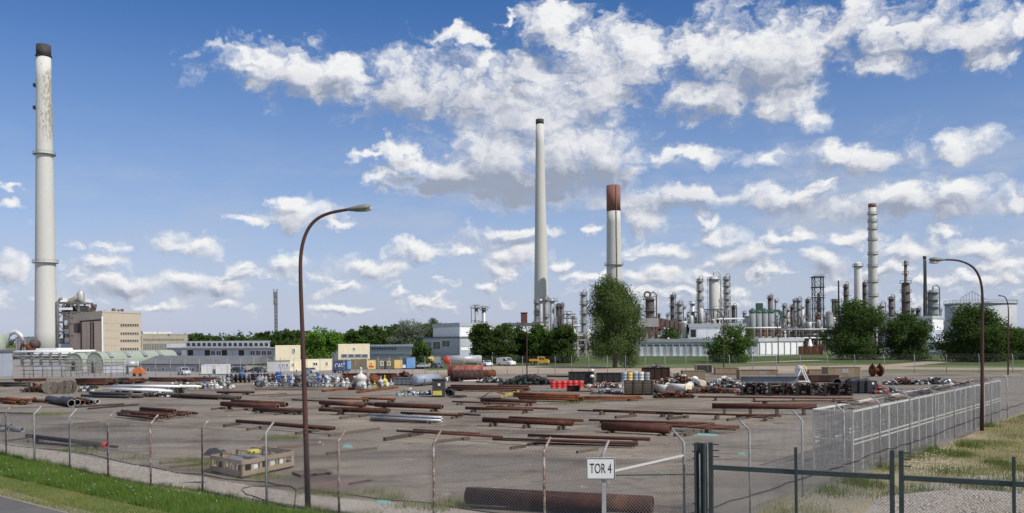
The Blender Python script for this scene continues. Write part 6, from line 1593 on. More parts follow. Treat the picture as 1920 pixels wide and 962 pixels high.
# reels
def reel(label, px, yb, D, width, ang, m='reel_wood', hub=None, name='cable_reel', group=None, hubm=None, cat='cable reel', z0=0.0, planks=7):
    p = G(px, yb); r = D*PX(p.y)/2; root = thing(name, label, cat, (p.x,p.y,z0), ang, group)
    for s in (-1,1):
        if planks:
            for k in range(planks):
                x0 = -r + 2*r*k/planks; x1 = x0 + 2*r/planks - .01; pts = []
                for i in range(5): x = x0+(x1-x0)*i/4; pts.append((x, r+math.sqrt(max(0,r*r-x*x))))
                for i in range(5): x = x1-(x1-x0)*i/4; pts.append((x, r-math.sqrt(max(0,r*r-x*x))))
                MB().prism(pts, s*width/2-.04, s*width/2+.04).build('plank', M[m], root)
        else: MB().lathe([(r*.15,-.05),(r,-.05),(r,.05),(r*.15,.05)], (0,s*width/2,r), 24, 0, 'y').build('side_disc', M[m if s < 0 or not hub else hub], root)
    MB().lathe([(r*.45,-width/2+.05),(r*.45,width/2-.05)], (0,0,r), 16, 0, 'y').build('core', M[hubm or 'dark_steel'], root)
    for s in (-1,1): MB().lathe([(0,-.03),(r*.12,-.03),(r*.12,.03),(0,.03)], (0,s*(width/2+.045),r), 10, 0, 'y').build('hub_plate', M['dark_steel'], root)
    return root
RG = 'wooden cable reels on the left'
reel('front left wooden reel, its round plank face towards the road', 98, 738.5, 22, 1.0, .15, group=RG); reel('wooden reel standing half behind the front left one', 90, 736.5, 21, 1.0, .5, group=RG); reel('right wooden reel beside the fittings, widest plank face', 128, 738, 25, 1.0, -.1, group=RG); reel('wooden reel squeezed between the two front ones', 113, 736, 20, .9, .3, group=RG)
for k in range(5):
    reel(('leftmost','second','third','fourth','rightmost')[k] + ' grey black drum in the row like tyres behind the valves', 430 + k*8.4, 717.5, 16.5, .55, -1.0, 'dark_steel' if k < 4 else 'grey_steel', name='steel_reel', group='row of grey black reels', planks=0, cat='reel')
root = reel('cable drum with one white and one golden side on a white stand', 1502, 706, 18, .9, -.9, 'white_paint', 'yellow_ochre', planks=0, z0=.25, hubm='purple_drum')
p = G(1503, 724); r_ = thing('white_stand', 'white painted steel trestle under the cable drum', 'trestle', p)
for s in (-1,1): MB().beam((s*1.0,-.3,0),(s*.15,-.3,2.0),.12,.12).beam((s*1.0,.5,0),(s*.15,.5,2.0),.12,.12).build('leg', M['white_paint'], r_)
MB().bx(-.9,-.37,.5,.9,-.23,.65).bx(-.25,-.4,2.0,.25,.6,2.15).build('cross_bar', M['white_paint'], r_)
# rust spool reel near the far fence
p = G(1643, 706); r_ = thing('rusty_spool', 'rust brown spool standing alone near the far fence', 'spool', p, .25)
for s in (-1,1): MB().lathe([(.2,-.05),(.85,-.05),(.85,.05),(.2,.05)], (s*.6,0,.85), 20, 0, 'x').build('side_ring', M['rust_orange'], r_); MB().bx(s*.6-.05,-.12,1.0,s*.6+.05,.12,1.9).build('arm', M['rust'], r_)
MB().lathe([(.35,-.55),(.35,.55)], (0,0,.85), 14, 0, 'x').build('core', M['rust'], r_)
# grey channel beam and dark wide pipes
p, q = G(1389, 724.5), G(1497, 724.5); w = (q-p).length; r_ = thing('galvanised_trough', 'long galvanised steel trough in front of the wooden boxes', 'trough', p, math.atan2((q-p).y,(q-p).x))
MB().bx(0,0,.35,w,.08,1.15).build('web', M['grey_steel'], r_); MB().bx(0,-.25,1.153,w,.6,1.25).build('top_flange', M['galvanised'], r_); MB().bx(0,-.2,.25,w,.5,.347).build('bottom_flange', M['galvanised'], r_)
for x in (.4, w*.3, w*.7, w-.5): MB().bx(x,-.15,0,x+.25,.45,.248).build('foot', M['dark_steel'], r_)
for lab, x0, y0, x1, y1, D in (('wide pale rimmed pipe with a dark mouth facing left, by the wooden boxes',1570,718,1592,714,16.5),('wide dark pipe, middle one right of the wooden boxes',1592,718.5,1606,714,17),('wide dark pipe, right one beside the last wooden box',1612,719.5,1624,715.5,15)):
    pipe(lab, x0, y0, x1, y1, D, 'dark_steel', .05, 0, 'galv_dull')
for k, (x, lab) in enumerate(((1606,'left one of the dark boxes below the wide dark pipes'),(1622,'middle dark box below the wide dark pipes'),(1636,'right dark box with a white spot below the wide dark pipes'))):
    p = G(x, 738); r_ = thing('dark_cabinet', lab, 'cabinet', p, .1*k, 'dark cabinets'); MB().bx(-.6,0,.08,.55,1.0,1.3).build('case', M['dark_steel'], r_); MB().bx(-.55,-.03,.15,.5,-.002,1.25).build('door', M['black_pipe'], r_); MB().bx(-.6,.1,0,.55,.9,.078).build('plinth', M['timber'], r_)
    if k == 2: MB().lathe([(0,-.03),(.13,-.03),(.13,.03),(0,.03)], (0,-.06,1.0), 12, 0, 'y').build('white_dial', M['white_paint'], r_)
# racks of pipe ends
for k in range(4):
    x0 = 1392 + k*52; p, q = G(x0, 742 + k*.3), G(x0+49, 742 + k*.3); w = (q-p).length
    r_ = thing('pipe_bundle', ('leftmost','second from left','third from left','rightmost')[k] + ' bundle of short rusty pipes, open ends to the front, at the right', 'pipe bundle', p, math.atan2((q-p).y,(q-p).x), 'bundles of short rusty pipes')
    mb = MB(); rr = .1; nx = int(w/.22)
    for j in range(6):
        for i in range(nx - (j % 2)):
            if j > 3 and rng.random() < .35: continue
            y0 = rng.uniform(-.12,.12); mb.pipe((.12+i*.22+(j%2)*.11,y0,.2+j*.185),(.12+i*.22+(j%2)*.11,2.2+y0,.2+j*.185), rr, .02, 8, rng.choice((0,0,0,1,2)), 3 if rng.random() < .3 else 0)
    o = mb.build('short_pipes', [M['rust_dark'], M['rust'], M['dark_steel'], M['bare_steel_edge']], r_); o['kind'] = 'stuff'
    for x in (0, w/2, w): MB().bx(x-.05,-.2,0,x+.05,-.13,1.3).build('upright', M['dark_steel'], r_)
    MB().bx(-.05,-.2,.0,w,2.3,.09).build('base', M['timber'], r_)
# black machine with a yellow plate
p = G(811, 745); r_ = thing('black_machine', 'black machine block with a yellow plate in the middle of the yard', 'machine', p, .1)
MB().bx(0,0,.1,1.3,1.2,1.75).bx(-.06,-.08,1.753,1.36,1.25,1.85).build('block', M['dark_steel'], r_); MB().bx(.05,-.05,.2,.95,-.002,.65).build('yellow_plate', M['yellow_paint'], r_); MB().tube([(1.3,.4,.6),(1.9,.4,.75),(2.2,.3,.4),(2.0,.2,.12)], .13, 8).build('elbow', M['black_pipe'], r_); MB().lathe([(.35,-.1),(.35,.1)], (1.7,.6,.38), 14, 0, 'y').build('wheel', M['tyre'], r_); MB().bx(.55,-.06,1.15,.8,-.002,1.4).build('dial', M['white_paint'], r_)
# small green valves on the pipe row
for k, (x, y) in enumerate(((938,731),(975,728.5),(985,727),(993,728))):
    valve(('green flanged valve alone on the far rust pipes','left green valve of three at the end of the far rust pipes','middle green valve of three at the end of the far rust pipes','right green valve of three at the end of the far rust pipes')[k], x, y, (0,2,3,2)[k], 'green_paint', 'green_paint', .45, 'green valves on the far pipes', z=.5)
timber('long pale square tube left of the low bin', 995, 733, 1060, 734, 3, 'galv_dull', 'galvanised tubes', .2, 'steel tube'); timber('dark long bar by the far fence, left of the dark open box', 1026, 705, 1066, 706, 3, 'dark_steel', None, .3, 'steel bar')

# ------------------------------------------------------------------ wooden crate in the foreground
A_, B_, C_ = G(455, 898), G(551, 877), G(395, 886)
r_ = thing('open_crate', 'large open wooden crate with torn white sheeting, behind the near fence', 'crate', A_)
u_, v_ = (B_-A_), (C_-A_); CHh = .80
def cside(o0, vec, n, name, out, sheets):
    d_ = vec.normalized(); L = vec.length; nn = Vector((d_.y, -d_.x, 0))*out
    def brd(name, s0, s1, z0, z1, off, th, m):
        a = o0 + d_*s0 + nn*off; b = o0 + d_*s1 + nn*off; zc = (z0+z1)/2
        o = MB().box((0,0,0), (s1-s0, th, z1-z0)).build(name, M[m], r_, (a+b)/2 - A_ + Vector((0,0,zc)), math.atan2(d_.y, d_.x)); return o
    brd('top_rail', 0, L, CHh-.2, CHh, .02, .035, 'crate_wood'); brd('bottom_rail', 0, L, .1, .32, .02, .035, 'crate_wood')
    for k in range(n):
        s = (L-.16)*k/(n-1); brd('upright_board', s, s+.16, .1, CHh-.001, -.016, .03, 'crate_wood')
    for (sa, sb, za, zb, m) in sheets: brd('torn_sheet_or_gap_shade', L*sa, L*sb, za, zb, -.045, .01, m)  # near-black ones are no sheeting but paint the shade in open gaps
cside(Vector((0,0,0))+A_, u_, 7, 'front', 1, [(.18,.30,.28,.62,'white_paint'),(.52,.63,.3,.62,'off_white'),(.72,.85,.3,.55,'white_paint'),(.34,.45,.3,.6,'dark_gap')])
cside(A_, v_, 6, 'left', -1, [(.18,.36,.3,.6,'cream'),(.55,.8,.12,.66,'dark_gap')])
cside(A_ + v_, u_, 6, 'back', -1, []); cside(A_ + u_, v_, 5, 'right', 1, [])
a, b = v_, u_
MB().add([tuple(Vector((0,0,.09))+u_*i+v_*j) for i, j in ((.01,.01),(.99,.01),(.99,.99),(.01,.99))] + [tuple(Vector((0,0,.03))+u_*i+v_*j) for i, j in ((.01,.01),(.99,.01),(.99,.99),(.01,.99))], [(0,1,2,3),(7,6,5,4),(0,4,5,1),(1,5,6,2),(2,6,7,3),(3,7,4,0)]).build('floor_boards', M['old_timber'], r_)
for s in (.2,.5,.8):
    p = u_*s; o = MB().box((0,0,0),(v_.length*1.0,.14,.03)).build('cross_board', M['old_timber'], r_, p+v_*.5+Vector((0,0,CHh+.02)), math.atan2(v_.y, v_.x))
MB().add([tuple(u_*i+v_*j+Vector((0,0,z))) for i, j, z in ((.05,.25,.5),(.6,.2,.62),(.95,.5,.45),(.7,.9,.55),(.3,.8,.66),(.05,.6,.5))], [(0,1,4,5),(1,2,3,4)]).build('grey_tarpaulin', M['grey_steel'], r_)
p = A_ + u_*.42 + v_*.35 + Vector((0,0,.82)); o = MB().lathe([(0,0),(.28,0),(.30,.06),(.26,.2),(0,.22)], n=14).bx(-.12,-.32,.08,-.06,-.28,.14,1).bx(.08,-.32,.08,.14,-.28,.14,1).build('yellow_float', [M['yellow_paint'], M['sign_black']], None, p); tag(o, 'yellow cap with two dark holes lying on top of the open wooden crate', 'cap')
def mat_heap(label, px0, px1, y0, y1, m, z=.06):
    a, b, c, d_ = G(px0, y1), G(px1, y1+2), G(px1-6, y0+2), G(px0+8, y0)
    q = [a,b,c,d_]; n = 7; vs = []
    for j in range(n):
        for i in range(n):
            s, t = i/(n-1), j/(n-1); pt = (q[0]*(1-s)+q[1]*s)*(1-t) + (q[3]*(1-s)+q[2]*s)*t
            e = min(s,1-s,t,1-t); vs.append((pt.x-a.x, pt.y-a.y, .012 + (z*2.2*rng.random() if e > 0 else 0)))
    o = MB().add(vs, [(j*n+i, j*n+i+1, (j+1)*n+i+1, (j+1)*n+i) for j in range(n-1) for i in range(n-1)], 0, False).build('crumpled_sheet', M[m], None, (a.x,a.y,0)); return tag(o, label, 'sheet')
mat_heap('dark grey mat lying rumpled behind the open wooden crate', 380, 430, 844, 854, 'dark_steel', .1); mat_heap('pale teal rag lying before the widest pipe on the right', 1294, 1350, 812.5, 816.5, 'teal_cloth', .018); mat_heap('small teal rag in the bare yard behind the gate', 1381, 1402, 848, 853, 'teal_cloth', .018); mat_heap('teal scrap near the third fence post from the lamp', 640, 664, 833, 839, 'teal_cloth', .018); mat_heap('pale teal sheet on the gravel between the near fence posts', 703, 736, 937, 945, 'teal_cloth', .018); mat_heap('white sheet scrap lying by the left dark plank', 594, 608, 829, 833, 'white_paint')
# pallet right of the crate
p = G(563, 896); q = G(626, 890); w = (q-p).length; r_ = thing('broken_pallet', 'low broken pallet in front of the lamp post, right of the open crate', 'pallet', p, math.atan2((q-p).y,(q-p).x))
for k in range(5): MB().bx(0,.05+k*.26,.11,w*(1-.06*(k%3)),.2+k*.26,.135).build('deck_board', M['old_timber'], r_)
for x in (.05, w/2, w-.15): MB().bx(x,.05,0,x+.1,1.25,.108).build('bearer', M['timber'], r_)
sheet('red_stain', gp((590,915),(600,905),(640,900),(694,897),(690,905),(660,916),(620,921)), .012, 'red_stain_mat') if 'red_stain_mat' in M else None

# ------------------------------------------------------------------ fences
def wire_panel(A, B, H, pitch, r, mats, z0=.04, name='chain_link_mesh', parent=None, org=None, HB=None):
    """woven wire between two posts: straight diagonal wires both ways, 3 sides each"""
    A, B = Vector(A), Vector(B); d = (B - A); L = d.length; d /= L; nrm = Vector((d.y, -d.x, 0))
    HB = HB or H
    segs = []
    st = pitch*math.sqrt(2)
    n0 = int(-max(H,HB)/st) - 1; n1 = int(L/st) + 2
    hh = min(H, HB)
    for k in range(n0, n1):
        s = k*st
        a, b = max(s, 0), min(s + hh, L)
        if b - a > .02: segs.append((a, z0 + a - s, b, z0 + b - s, .003))
        # other way: starts at top
        if b - a > .02: segs.append((a, z0 + hh - (a - s), b, z0 + hh - (b - s), -.003))
    S_ = np.array(segs); n = len(S_)
    P0 = np.outer(S_[:,0], d) + np.array(A - (org or Vector((0,0,0))))[None,:]; P1 = np.outer(S_[:,2], d) + np.array(A - (org or Vector((0,0,0))))[None,:]
    P0[:,2] = S_[:,1]; P1[:,2] = S_[:,3]
    off = np.outer(S_[:,4], nrm); P0 += off; P1 += off
    t = P1 - P0; t /= np.linalg.norm(t, axis=1)[:,None]
    nn = np.tile(np.array(nrm), (n,1)); bb = np.cross(t, nn)
    V = []
    for P in (P0, P1):
        for i in range(3):
            w = 2*PI*i/3; V.append(P + r*(math.cos(w)*nn + math.sin(w)*bb))
    V = np.stack(V, 1).reshape(-1,3)
    base = np.arange(n)[:,None]*6
    F_ = np.concatenate([base + np.array([i, (i+1)%3, 3+(i+1)%3, 3+i])[None,:] for i in range(3)])
    o = link(name, np_mesh(name, V, F_, mats), parent)
    o['kind'] = 'stuff'
    return o
def fence_post(root, org, p, H, armv, m, label=None, r=.035, foot=True):
    q = Vector((p.x, p.y, 0)) - org
    mb = MB().tube([q, q + Vector((0,0,H*.5)), q + Vector((0,0,H)), q + Vector((armv.x*.9, armv.y*.9, H + .36))], [r, r, r, r*.85], 8)
    mb.beam(q + Vector((armv.x*.3,armv.y*.3,H+.1)), q + Vector((armv.x*.9,armv.y*.9,H+.37)), .05, .03)
    o = mb.build('post', M[m], root)
    if label: o['label'] = label
    return o
def fence(label, name, pts, heights, arm, mats, pitch, r, postr=.035, labels=None, group=None, barbs=True, closers=()):
    org = Vector((pts[0].x, pts[0].y, 0)); root = thing(name, label, 'fence', org, 0, group)
    tops = []
    for i, (p, H) in enumerate(zip(pts, heights)):
        fence_post(root, org, p, H, arm, mats[i % len(mats)] if not labels else labels[i][0], labels[i][1] if labels else None, postr)
        if i + 1 < len(pts):
            wire_panel(Vector((p.x,p.y,0)), Vector((pts[i+1].x,pts[i+1].y,0)), H, pitch, r*(.8 if p.y > 33 else 1.15), M['wire'], parent=root, org=org, HB=heights[i+1])
    for hz in (0.0, .5):
        mb = MB().tube([Vector((p.x,p.y,0))-org+Vector((0,0,H*(1-hz)-.02)) for p, H in zip(pts, heights)], .004, 4); mb.build('tension_wire', M['wire'], root)
    if barbs:
        for f_ in (.3,.6,.9):
            MB().tube([Vector((p.x+arm.x*f_,p.y+arm.y*f_,H+.40*f_))-org for p, H in zip(pts, heights)], .0035, 4).build('barbed_wire', M['wire'], root)
    return root, org
# near fence, left to the corner at the gate sign
FP = [(-110,832,766),(-45,843,769),(12,855,772),(65,868,776),(131,878,782),(203,895,786),(283,913,795),(380,922,803),(500,948,811),(636,966,826)]
pts, hs = [], []
for px, yb, yt in FP:
    p = G(px, yb); pts.append(p); hs.append(X(px, yt, p.y).z)
for px, yt in ((813,831),(1020,845)):
    p = G(px, yt, 2.6); pts.append(Vector((p.x,p.y,0))); hs.append(2.6)
pc = G(1130, 852, 2.62); pts.append(Vector((pc.x,pc.y,0))); hs.append(2.62)
fd = (pts[-1]-pts[2]).normalized(); inn = Vector((-fd.y, fd.x, 0))
rust_ix = {2:'rusty_post',5:'rusty_post',6:'rusty_post',7:'rusty_post',9:'rusty_post',10:'rusty_post',11:'rusty_post'}
lb = [(rust_ix.get(i,'galv_dull'), 'rust streaked post' if i in rust_ix else 'galvanised post') for i in range(len(pts))]
nf, org = fence('long near chain link fence with bent top posts, left edge to gate sign', 'chain_link_fence', pts, hs, inn*.40, None, .075, .0048, .042, lb)
# right hand fence going back
RB = [(1282,829.5),(1405,807.5),(1503.6,788),(1582,773),(1649.5,757),(1706,748),(1753,738.5),(1789,729),(1825,721),(1858,715),(1888,708.6),(1922,702),(1958,696)]
rp = [pts[-1]] + [ (lambda g: Vector((g.x,g.y,0)))(G(x, y, 2.85)) for x, y in RB]
rh = [2.62] + [2.85]*len(RB)
rd = (rp[5]-rp[1]).normalized(); rin = Vector((-rd.y, rd.x, 0))
rf, org2 = fence('right hand chain link fence running back from the gate along the white cages', 'chain_link_fence', rp[1:], rh[1:], rin*.42, ['galv_dull'], .075, .0042, .04)
MB().beam(pts[-1]-org2+Vector((.05,0,2.08)), rp[1]-org2+Vector((0,0,2.47)), .07, .05).build('brace', M['off_white'], rf)
wire_panel(rp[0], rp[1], 2.62, .075, .0046, M['wire'], parent=rf, org=org2, HB=2.85)
def wavy(p0, p1, z, n, amp):
    return [p0 + (p1-p0)*(i/n) + Vector((0,0,z + amp*math.sin(i*1.9)*rng.random() + rng.uniform(-amp,amp)*.4)) for i in range(n+1)]
cab = []
for a, b in zip(rp[:-1], rp[1:]): cab += wavy(a, b, .72, 6, .06)[:-1]
o = MB().tube([Vector(c)-Vector((rin.x*.05,rin.y*.05,0)) for c in cab], .022, 5).build('black_cable', M['black_wire']); tag(o, 'black cable hung in waves along the right hand fence', 'cable')
CB = [(-60,822),(0,831),(30,836),(80,842),(131,844.5),(170,852),(203,860),(250,871),(285,875),(330,886),(380,889),(420,897),(460,901),(500,903),(520,909),(545,911),(556,919),(565,915),(590,919),(610,924),(640,924),(680,930),(720,937),(760,939),(810,944),(870,954),(930,962),(1000,970)]
o = MB().tube([G(x, y + rng.uniform(-.7,.7), .03) for x, y in CB], .022, 5).build('black_cable', M['black_wire']); tag(o, 'long black cable lying on the gravel behind the near fence', 'cable')
CL = [(545,911),(510,911),(470,912),(455,915.5),(453,919),(461,926),(480,932),(497,938),(520,945),(550,953)]
o = MB().tube([G(x, y, .035) for x, y in CL], .02, 5).build('black_cable', M['black_wire']); tag(o, 'black cable loop turning back left of the tall lamp post', 'cable')
o = MB().tube([G(x, y, .03) for x, y in ((555,919),(554,928),(553,940),(552,955))], .02, 5).build('black_cable', M['black_wire']); tag(o, 'short black cable branch running towards the road by the tall lamp post', 'cable')
# gate
gp0 = G(1314, 830, 2.9); gp1 = G(1680, 846, 2.9); gdir = (gp1-gp0).normalized(); gang = math.atan2(gdir.y, gdir.x)
def gx(px):       # distance along the gate line of a pixel column
    u = ray(px, 860)[0]; k = (gp0.x*gdir.y - gp0.y*gdir.x)/(u*gdir.y - gdir.x); return (Vector((u*k, k, 0)) - Vector((gp0.x,gp0.y,0))).dot(gdir)
g0 = Vector((gp0.x, gp0.y, 0))
MB().beam(pts[-1]-org2+Vector((.05,-.03,2.02)), Vector((gp0.x,gp0.y,1.98))-org2, .035, .035).build('cross_rail', M['gate_paint'], rf)
wire_panel(rp[1], Vector((gp0.x-.1,gp0.y,0)), 2.5, .075, .0046, M['wire'], parent=rf, org=org2, HB=2.5)
gpst = thing('gate_post', 'massive dark green grey gate post with spikes, left end of the sliding gate', 'gate post', g0, gang)
x0, x1 = gx(1304), gx(1324)
MB().bx(x0,-.16,0,x0+.05,.16,2.9).bx(x1-.05,-.16,0,x1,.16,2.9).bx(x0+.051,-.03,0,x1-.051,.03,2.89).build('i_beam', M['gate_paint'], gpst)
for z in (2.82,2.62,2.42,1.1): MB().bx(x0-.09,-.02,z,x0-.002,.02,z+.03).build('hook', M['gate_paint'], gpst)
MB().cyl(((x0+x1)/2,-.12,0),((x0+x1)/2,-.12,2.6),.025,n=8).build('galvanised_rod', M['galv_dull'], gpst)
def leaf(label, px0, px1, mids, spikes):
    a, b = gx(px0), gx(px1); r = thing('gate_leaf', label, 'gate', g0 + gdir*a, gang, 'gate leaves'); L = b-a
    ztop = 2.27
    for x in (0, L-.12): MB().bx(x,-.06,.05,x+.12,.06,2.92 if x == 0 and spikes or x > 0 else 2.92).build('stile', M['gate_paint'], r)
    MB().bx(.122,-.055,ztop-.13,L-.122,.055,ztop).build('top_rail', M['gate_paint'], r); MB().bx(.122,-.055,.1,L-.122,.055,.22).build('bottom_rail', M['gate_paint'], r)
    for m_ in mids: x = gx(m_)-a; MB().bx(x-.04,-.05-.06,.1,x+.04,-.058,2.9).build('mid_post', M['gate_paint'], r)
    for x in ((0,) if True else ()) :
        for z in (2.85,2.68,2.5): MB().bx(x+.122,-.015,z,x+.3,.015,z+.03).build('hook', M['gate_paint'], r)
    o = wire_panel(Vector((0.12,0,0)), Vector((L-.12,0,0)), ztop-.12, .06, .0038, M['wire'], z0=.2 if False else .15, name='gate_mesh', parent=r, org=Vector((0,0,0)))
    for z in (2.45,2.62,2.8): MB().cyl((.1,0,z),(L-.1,0,z),.004,n=4).build('barbed_wire', M['wire'], r)
    return r
leaf('left gate leaf of dark green grey steel with chain link filling', 1329, 1677, (1493,), True); leaf('right gate leaf of dark green grey steel, running out of the picture', 1685, 2080, (1900,), False)
# concrete strip under the gate and gravel heap
p = G(1770, 985); heap = MB(); n = 18; Lx, Ly, Hh = 3.4, 1.8, .5
hv, hf = [], []
for j in range(n):
    for i in range(n):
        s, t = i/(n-1)*2-1, j/(n-1)*2-1; e = max(0, 1-s*s)*max(0, 1-t*t)
        hv.append((s*Lx, t*Ly, -.05 + Hh*e*(.88+.24*rng.random())))
hf = [(j*n+i, j*n+i+1, (j+1)*n+i+1, (j+1)*n+i) for j in range(n-1) for i in range(n-1)]
o = MB().add(hv, hf, 0, True).build('gravel_heap', M['gravel_light'], None, G(1820, 948)); o['kind'] = 'structure'
# sign on the corner post
sg = thing('gate_sign', 'white rectangular sign reading TOR 4 on the corner fence post', 'sign', pts[-1] + Vector((0,-.10,0)), R(-3))
sw, sh = 53*PX(25.7), 40*PX(25.7); zc = X(1123, 874, 25.7).z; sx = X(1123, 874, 25.7).x - pts[-1].x
MB().bx(sx-sw/2,-.02,zc-sh/2,sx+sw/2,.0,zc+sh/2).build('board', M['sign_white'], sg)
t = .022
MB().bx(sx-sw/2+.01,-.024,zc-sh/2+.01,sx+sw/2-.01,-.0205,zc-sh/2+.01+t).bx(sx-sw/2+.01,-.024,zc+sh/2-.01-t,sx+sw/2-.01,-.0205,zc+sh/2-.01).bx(sx-sw/2+.01,-.024,zc-sh/2+.012+t,sx-sw/2+.01+t,-.0205,zc+sh/2-.012-t).bx(sx+sw/2-.01-t,-.024,zc-sh/2+.012+t,sx+sw/2-.01,-.0205,zc+sh/2-.012-t).build('border', M['sign_black'], sg)
MB().bx(-.04,.03,0,.08,.13,zc-sh/2).bx(-.05,.0,zc-sh/2,.09,.05,zc+sh/2).build('sign_post', M['galv_dull'], sg)
def text_mesh(body, size, sxs, m, name, ext=.002):
    cu = bpy.data.curves.new(name, 'FONT'); cu.body = body; cu.size = size; cu.extrude = ext; cu.align_x = 'CENTER'; cu.align_y = 'CENTER'; cu.offset = 0.0
    ob = bpy.data.objects.new(name, cu); COL.objects.link(ob)
    bpy.context.view_layer.update()
    me = bpy.data.meshes.new_from_object(ob.evaluated_get(bpy.context.evaluated_depsgraph_get()))
    bpy.data.objects.remove(ob); bpy.data.curves.remove(cu)
    me.materials.clear(); me.materials.append(M[m])
    me.transform(Matrix.Diagonal((sxs,1,1,1)))
    return me
o = link('lettering', text_mesh('TOR 4', .40, .56, 'sign_black', 'lettering'), sg, (sx, -.024, zc-.005)); o.rotation_euler = (PI/2, 0, 0)
# white lettering on the blue container
cb = [q for q in bpy.data.objects if q.get('label','').startswith('dark blue container')][0]
s0, s1, za, zb = c_.face().rect(627, 681.5, 648, 690.5)
o = link('lettering', text_mesh('CAST', (zb-za)*1.28, (s1-s0)/((zb-za)*1.28*2.6), 'white_paint', 'lettering'), cb, c_.face().loc((s0+s1)/2, (za+zb)/2, .03)); o.rotation_euler = (PI/2, 0, c_.face().rz)
# far fence along the back of the yard
ff, fh = [], []
xs = [-40,-8,24,56,88,118,148,178,207,236,264,292,320,347,374,400,426,451,476,501,526,551,576,600,623,645,667,688,709,730,752,774,797,821,845,870,896,923,951,980,1009,1041,1072,1104,1139,1173,1210,1247,1286,1327,1368,1411,1456,1501,1552,1603,1658,1715,1775,1836,1899,1965]
for x in xs:
    y = 709 - 8*min(1,max(0,(x-0)/700)) if x < 700 else 701 - 2.5*(x-700)/1200
    p = G(x, y + .8); ff.append(p); fh.append(2.55)
fence('far chain link fence with thin posts along the back of the yard', 'chain_link_fence', ff, fh, Vector((0,.3,0)), ['galv_dull'], .14, .003, .045)
# white mesh cages along the right fence
cd = (rp[10]-rp[3]).normalized(); cn_ = Vector((-cd.y, cd.x, 0))
base0 = rp[4] + cn_*.55 + cd*2.7
span = (rp[11]-base0).dot(cd) ; nC = 6; cl = span/nC
for k in range(nC):
    o0 = base0 + cd*(k*cl)
    r_ = thing('mesh_cage', ('nearest','second','third','fourth','fifth','farthest')[k] + ' white framed mesh cage in the row beside the right fence', 'cage', o0, math.atan2(cd.y, cd.x), 'white mesh cages along the right fence')
    Lc, Wc, Hc = cl-.12, 1.7, 2.62; t = .05
    nu = max(2, int(Lc/1.25))
    for i in range(nu+1):
        x = Lc*i/nu
        for y in (0, Wc): MB().bx(x-t*.7,y-t*.7,0,x+t*.7,y+t*.7,Hc).build('upright', M['off_white'], r_)
    for y in (0, Wc):
        e = .002
        MB().bx(-t,y-t-e,Hc+.002,Lc+t,y+t+e,Hc+.08).build('top_rail', M['off_white'], r_)
        MB().bx(t,y-t-e,Hc*.53,Lc-t,y-t*.75,Hc*.53+.07).build('mid_rail', M['off_white'], r_); MB().bx(t,y-t-e,Hc*.46,Lc-t,y-t*.75,Hc*.46+.06).build('mid_rail', M['off_white'], r_)
    for x in (0, Lc):
        MB().bx(x-t,t+.004,Hc+.002,x+t,Wc-t-.004,Hc+.07).build('end_rail', M['off_white'], r_); MB().bx(x-t*.6,t,Hc*.53,x+t*.6,Wc-t,Hc*.53+.06).build('end_rail', M['off_white'], r_)
    mb = MB()
    for y in (-.02, Wc+.02):
        for j in range(int(Hc/.075)): z = .08+j*.075; mb.beam((0,y,z),(Lc,y,z),.016,.016)
        for i in range(int(Lc/.15)): mb.beam((i*.15,y,0.02),(i*.15,y,Hc),.014,.014)
    for x in ((0, Lc) if k == 0 else (Lc,)):
        for j in range(int(Hc/.075)): z = .08+j*.075; mb.beam((x-.02,0,z),(x-.02,Wc,z),.014,.014)
        for i in range(int(Wc/.15)): mb.beam((x-.02,i*.15,.02),(x-.02,i*.15,Hc),.016,.016)
    o = mb.build('wire_mesh', M['wire'], r_); o['kind'] = 'stuff'
    for i in range(9 if k < 5 else 5):
        x = rng.uniform(.2, Lc-1.6); l = rng.uniform(1.2,2.8); y = rng.uniform(.1, Wc-.2); zz = Hc+.13+.06*rng.randrange(3)
        bm = rng.choice(('timber','old_timber','timber','dark_steel','old_timber','rusty_post'))
        pl = MB().box((0,0,0),(min(l,Lc-.2),rng.uniform(.12,.3),.045)).build('loose_board', M[bm], None, o0 + cd*(x+l/2) + cn_*y + Vector((0,0,zz)), math.atan2(cd.y,cd.x)+rng.uniform(-.12,.12))
        ck = ('nearest','second','third','fourth','fifth','farthest')[k]
        bl_ = '%s %s board, %s side, %s, on the %s mesh cage' % ('long' if l > 2 else 'short', {'timber':'dark brown','old_timber':'weathered','dark_steel':'black','rusty_post':'rusty'}[bm], 'yard' if y > Wc*.66 else 'middle' if y > Wc*.33 else 'fence', 'near end' if x+l/2 < Lc*.4 else 'far end' if x+l/2 > Lc*.6 else 'middle', ck)
        tag(pl, bl_, 'board', 'loose boards on the %s cage' % ck)

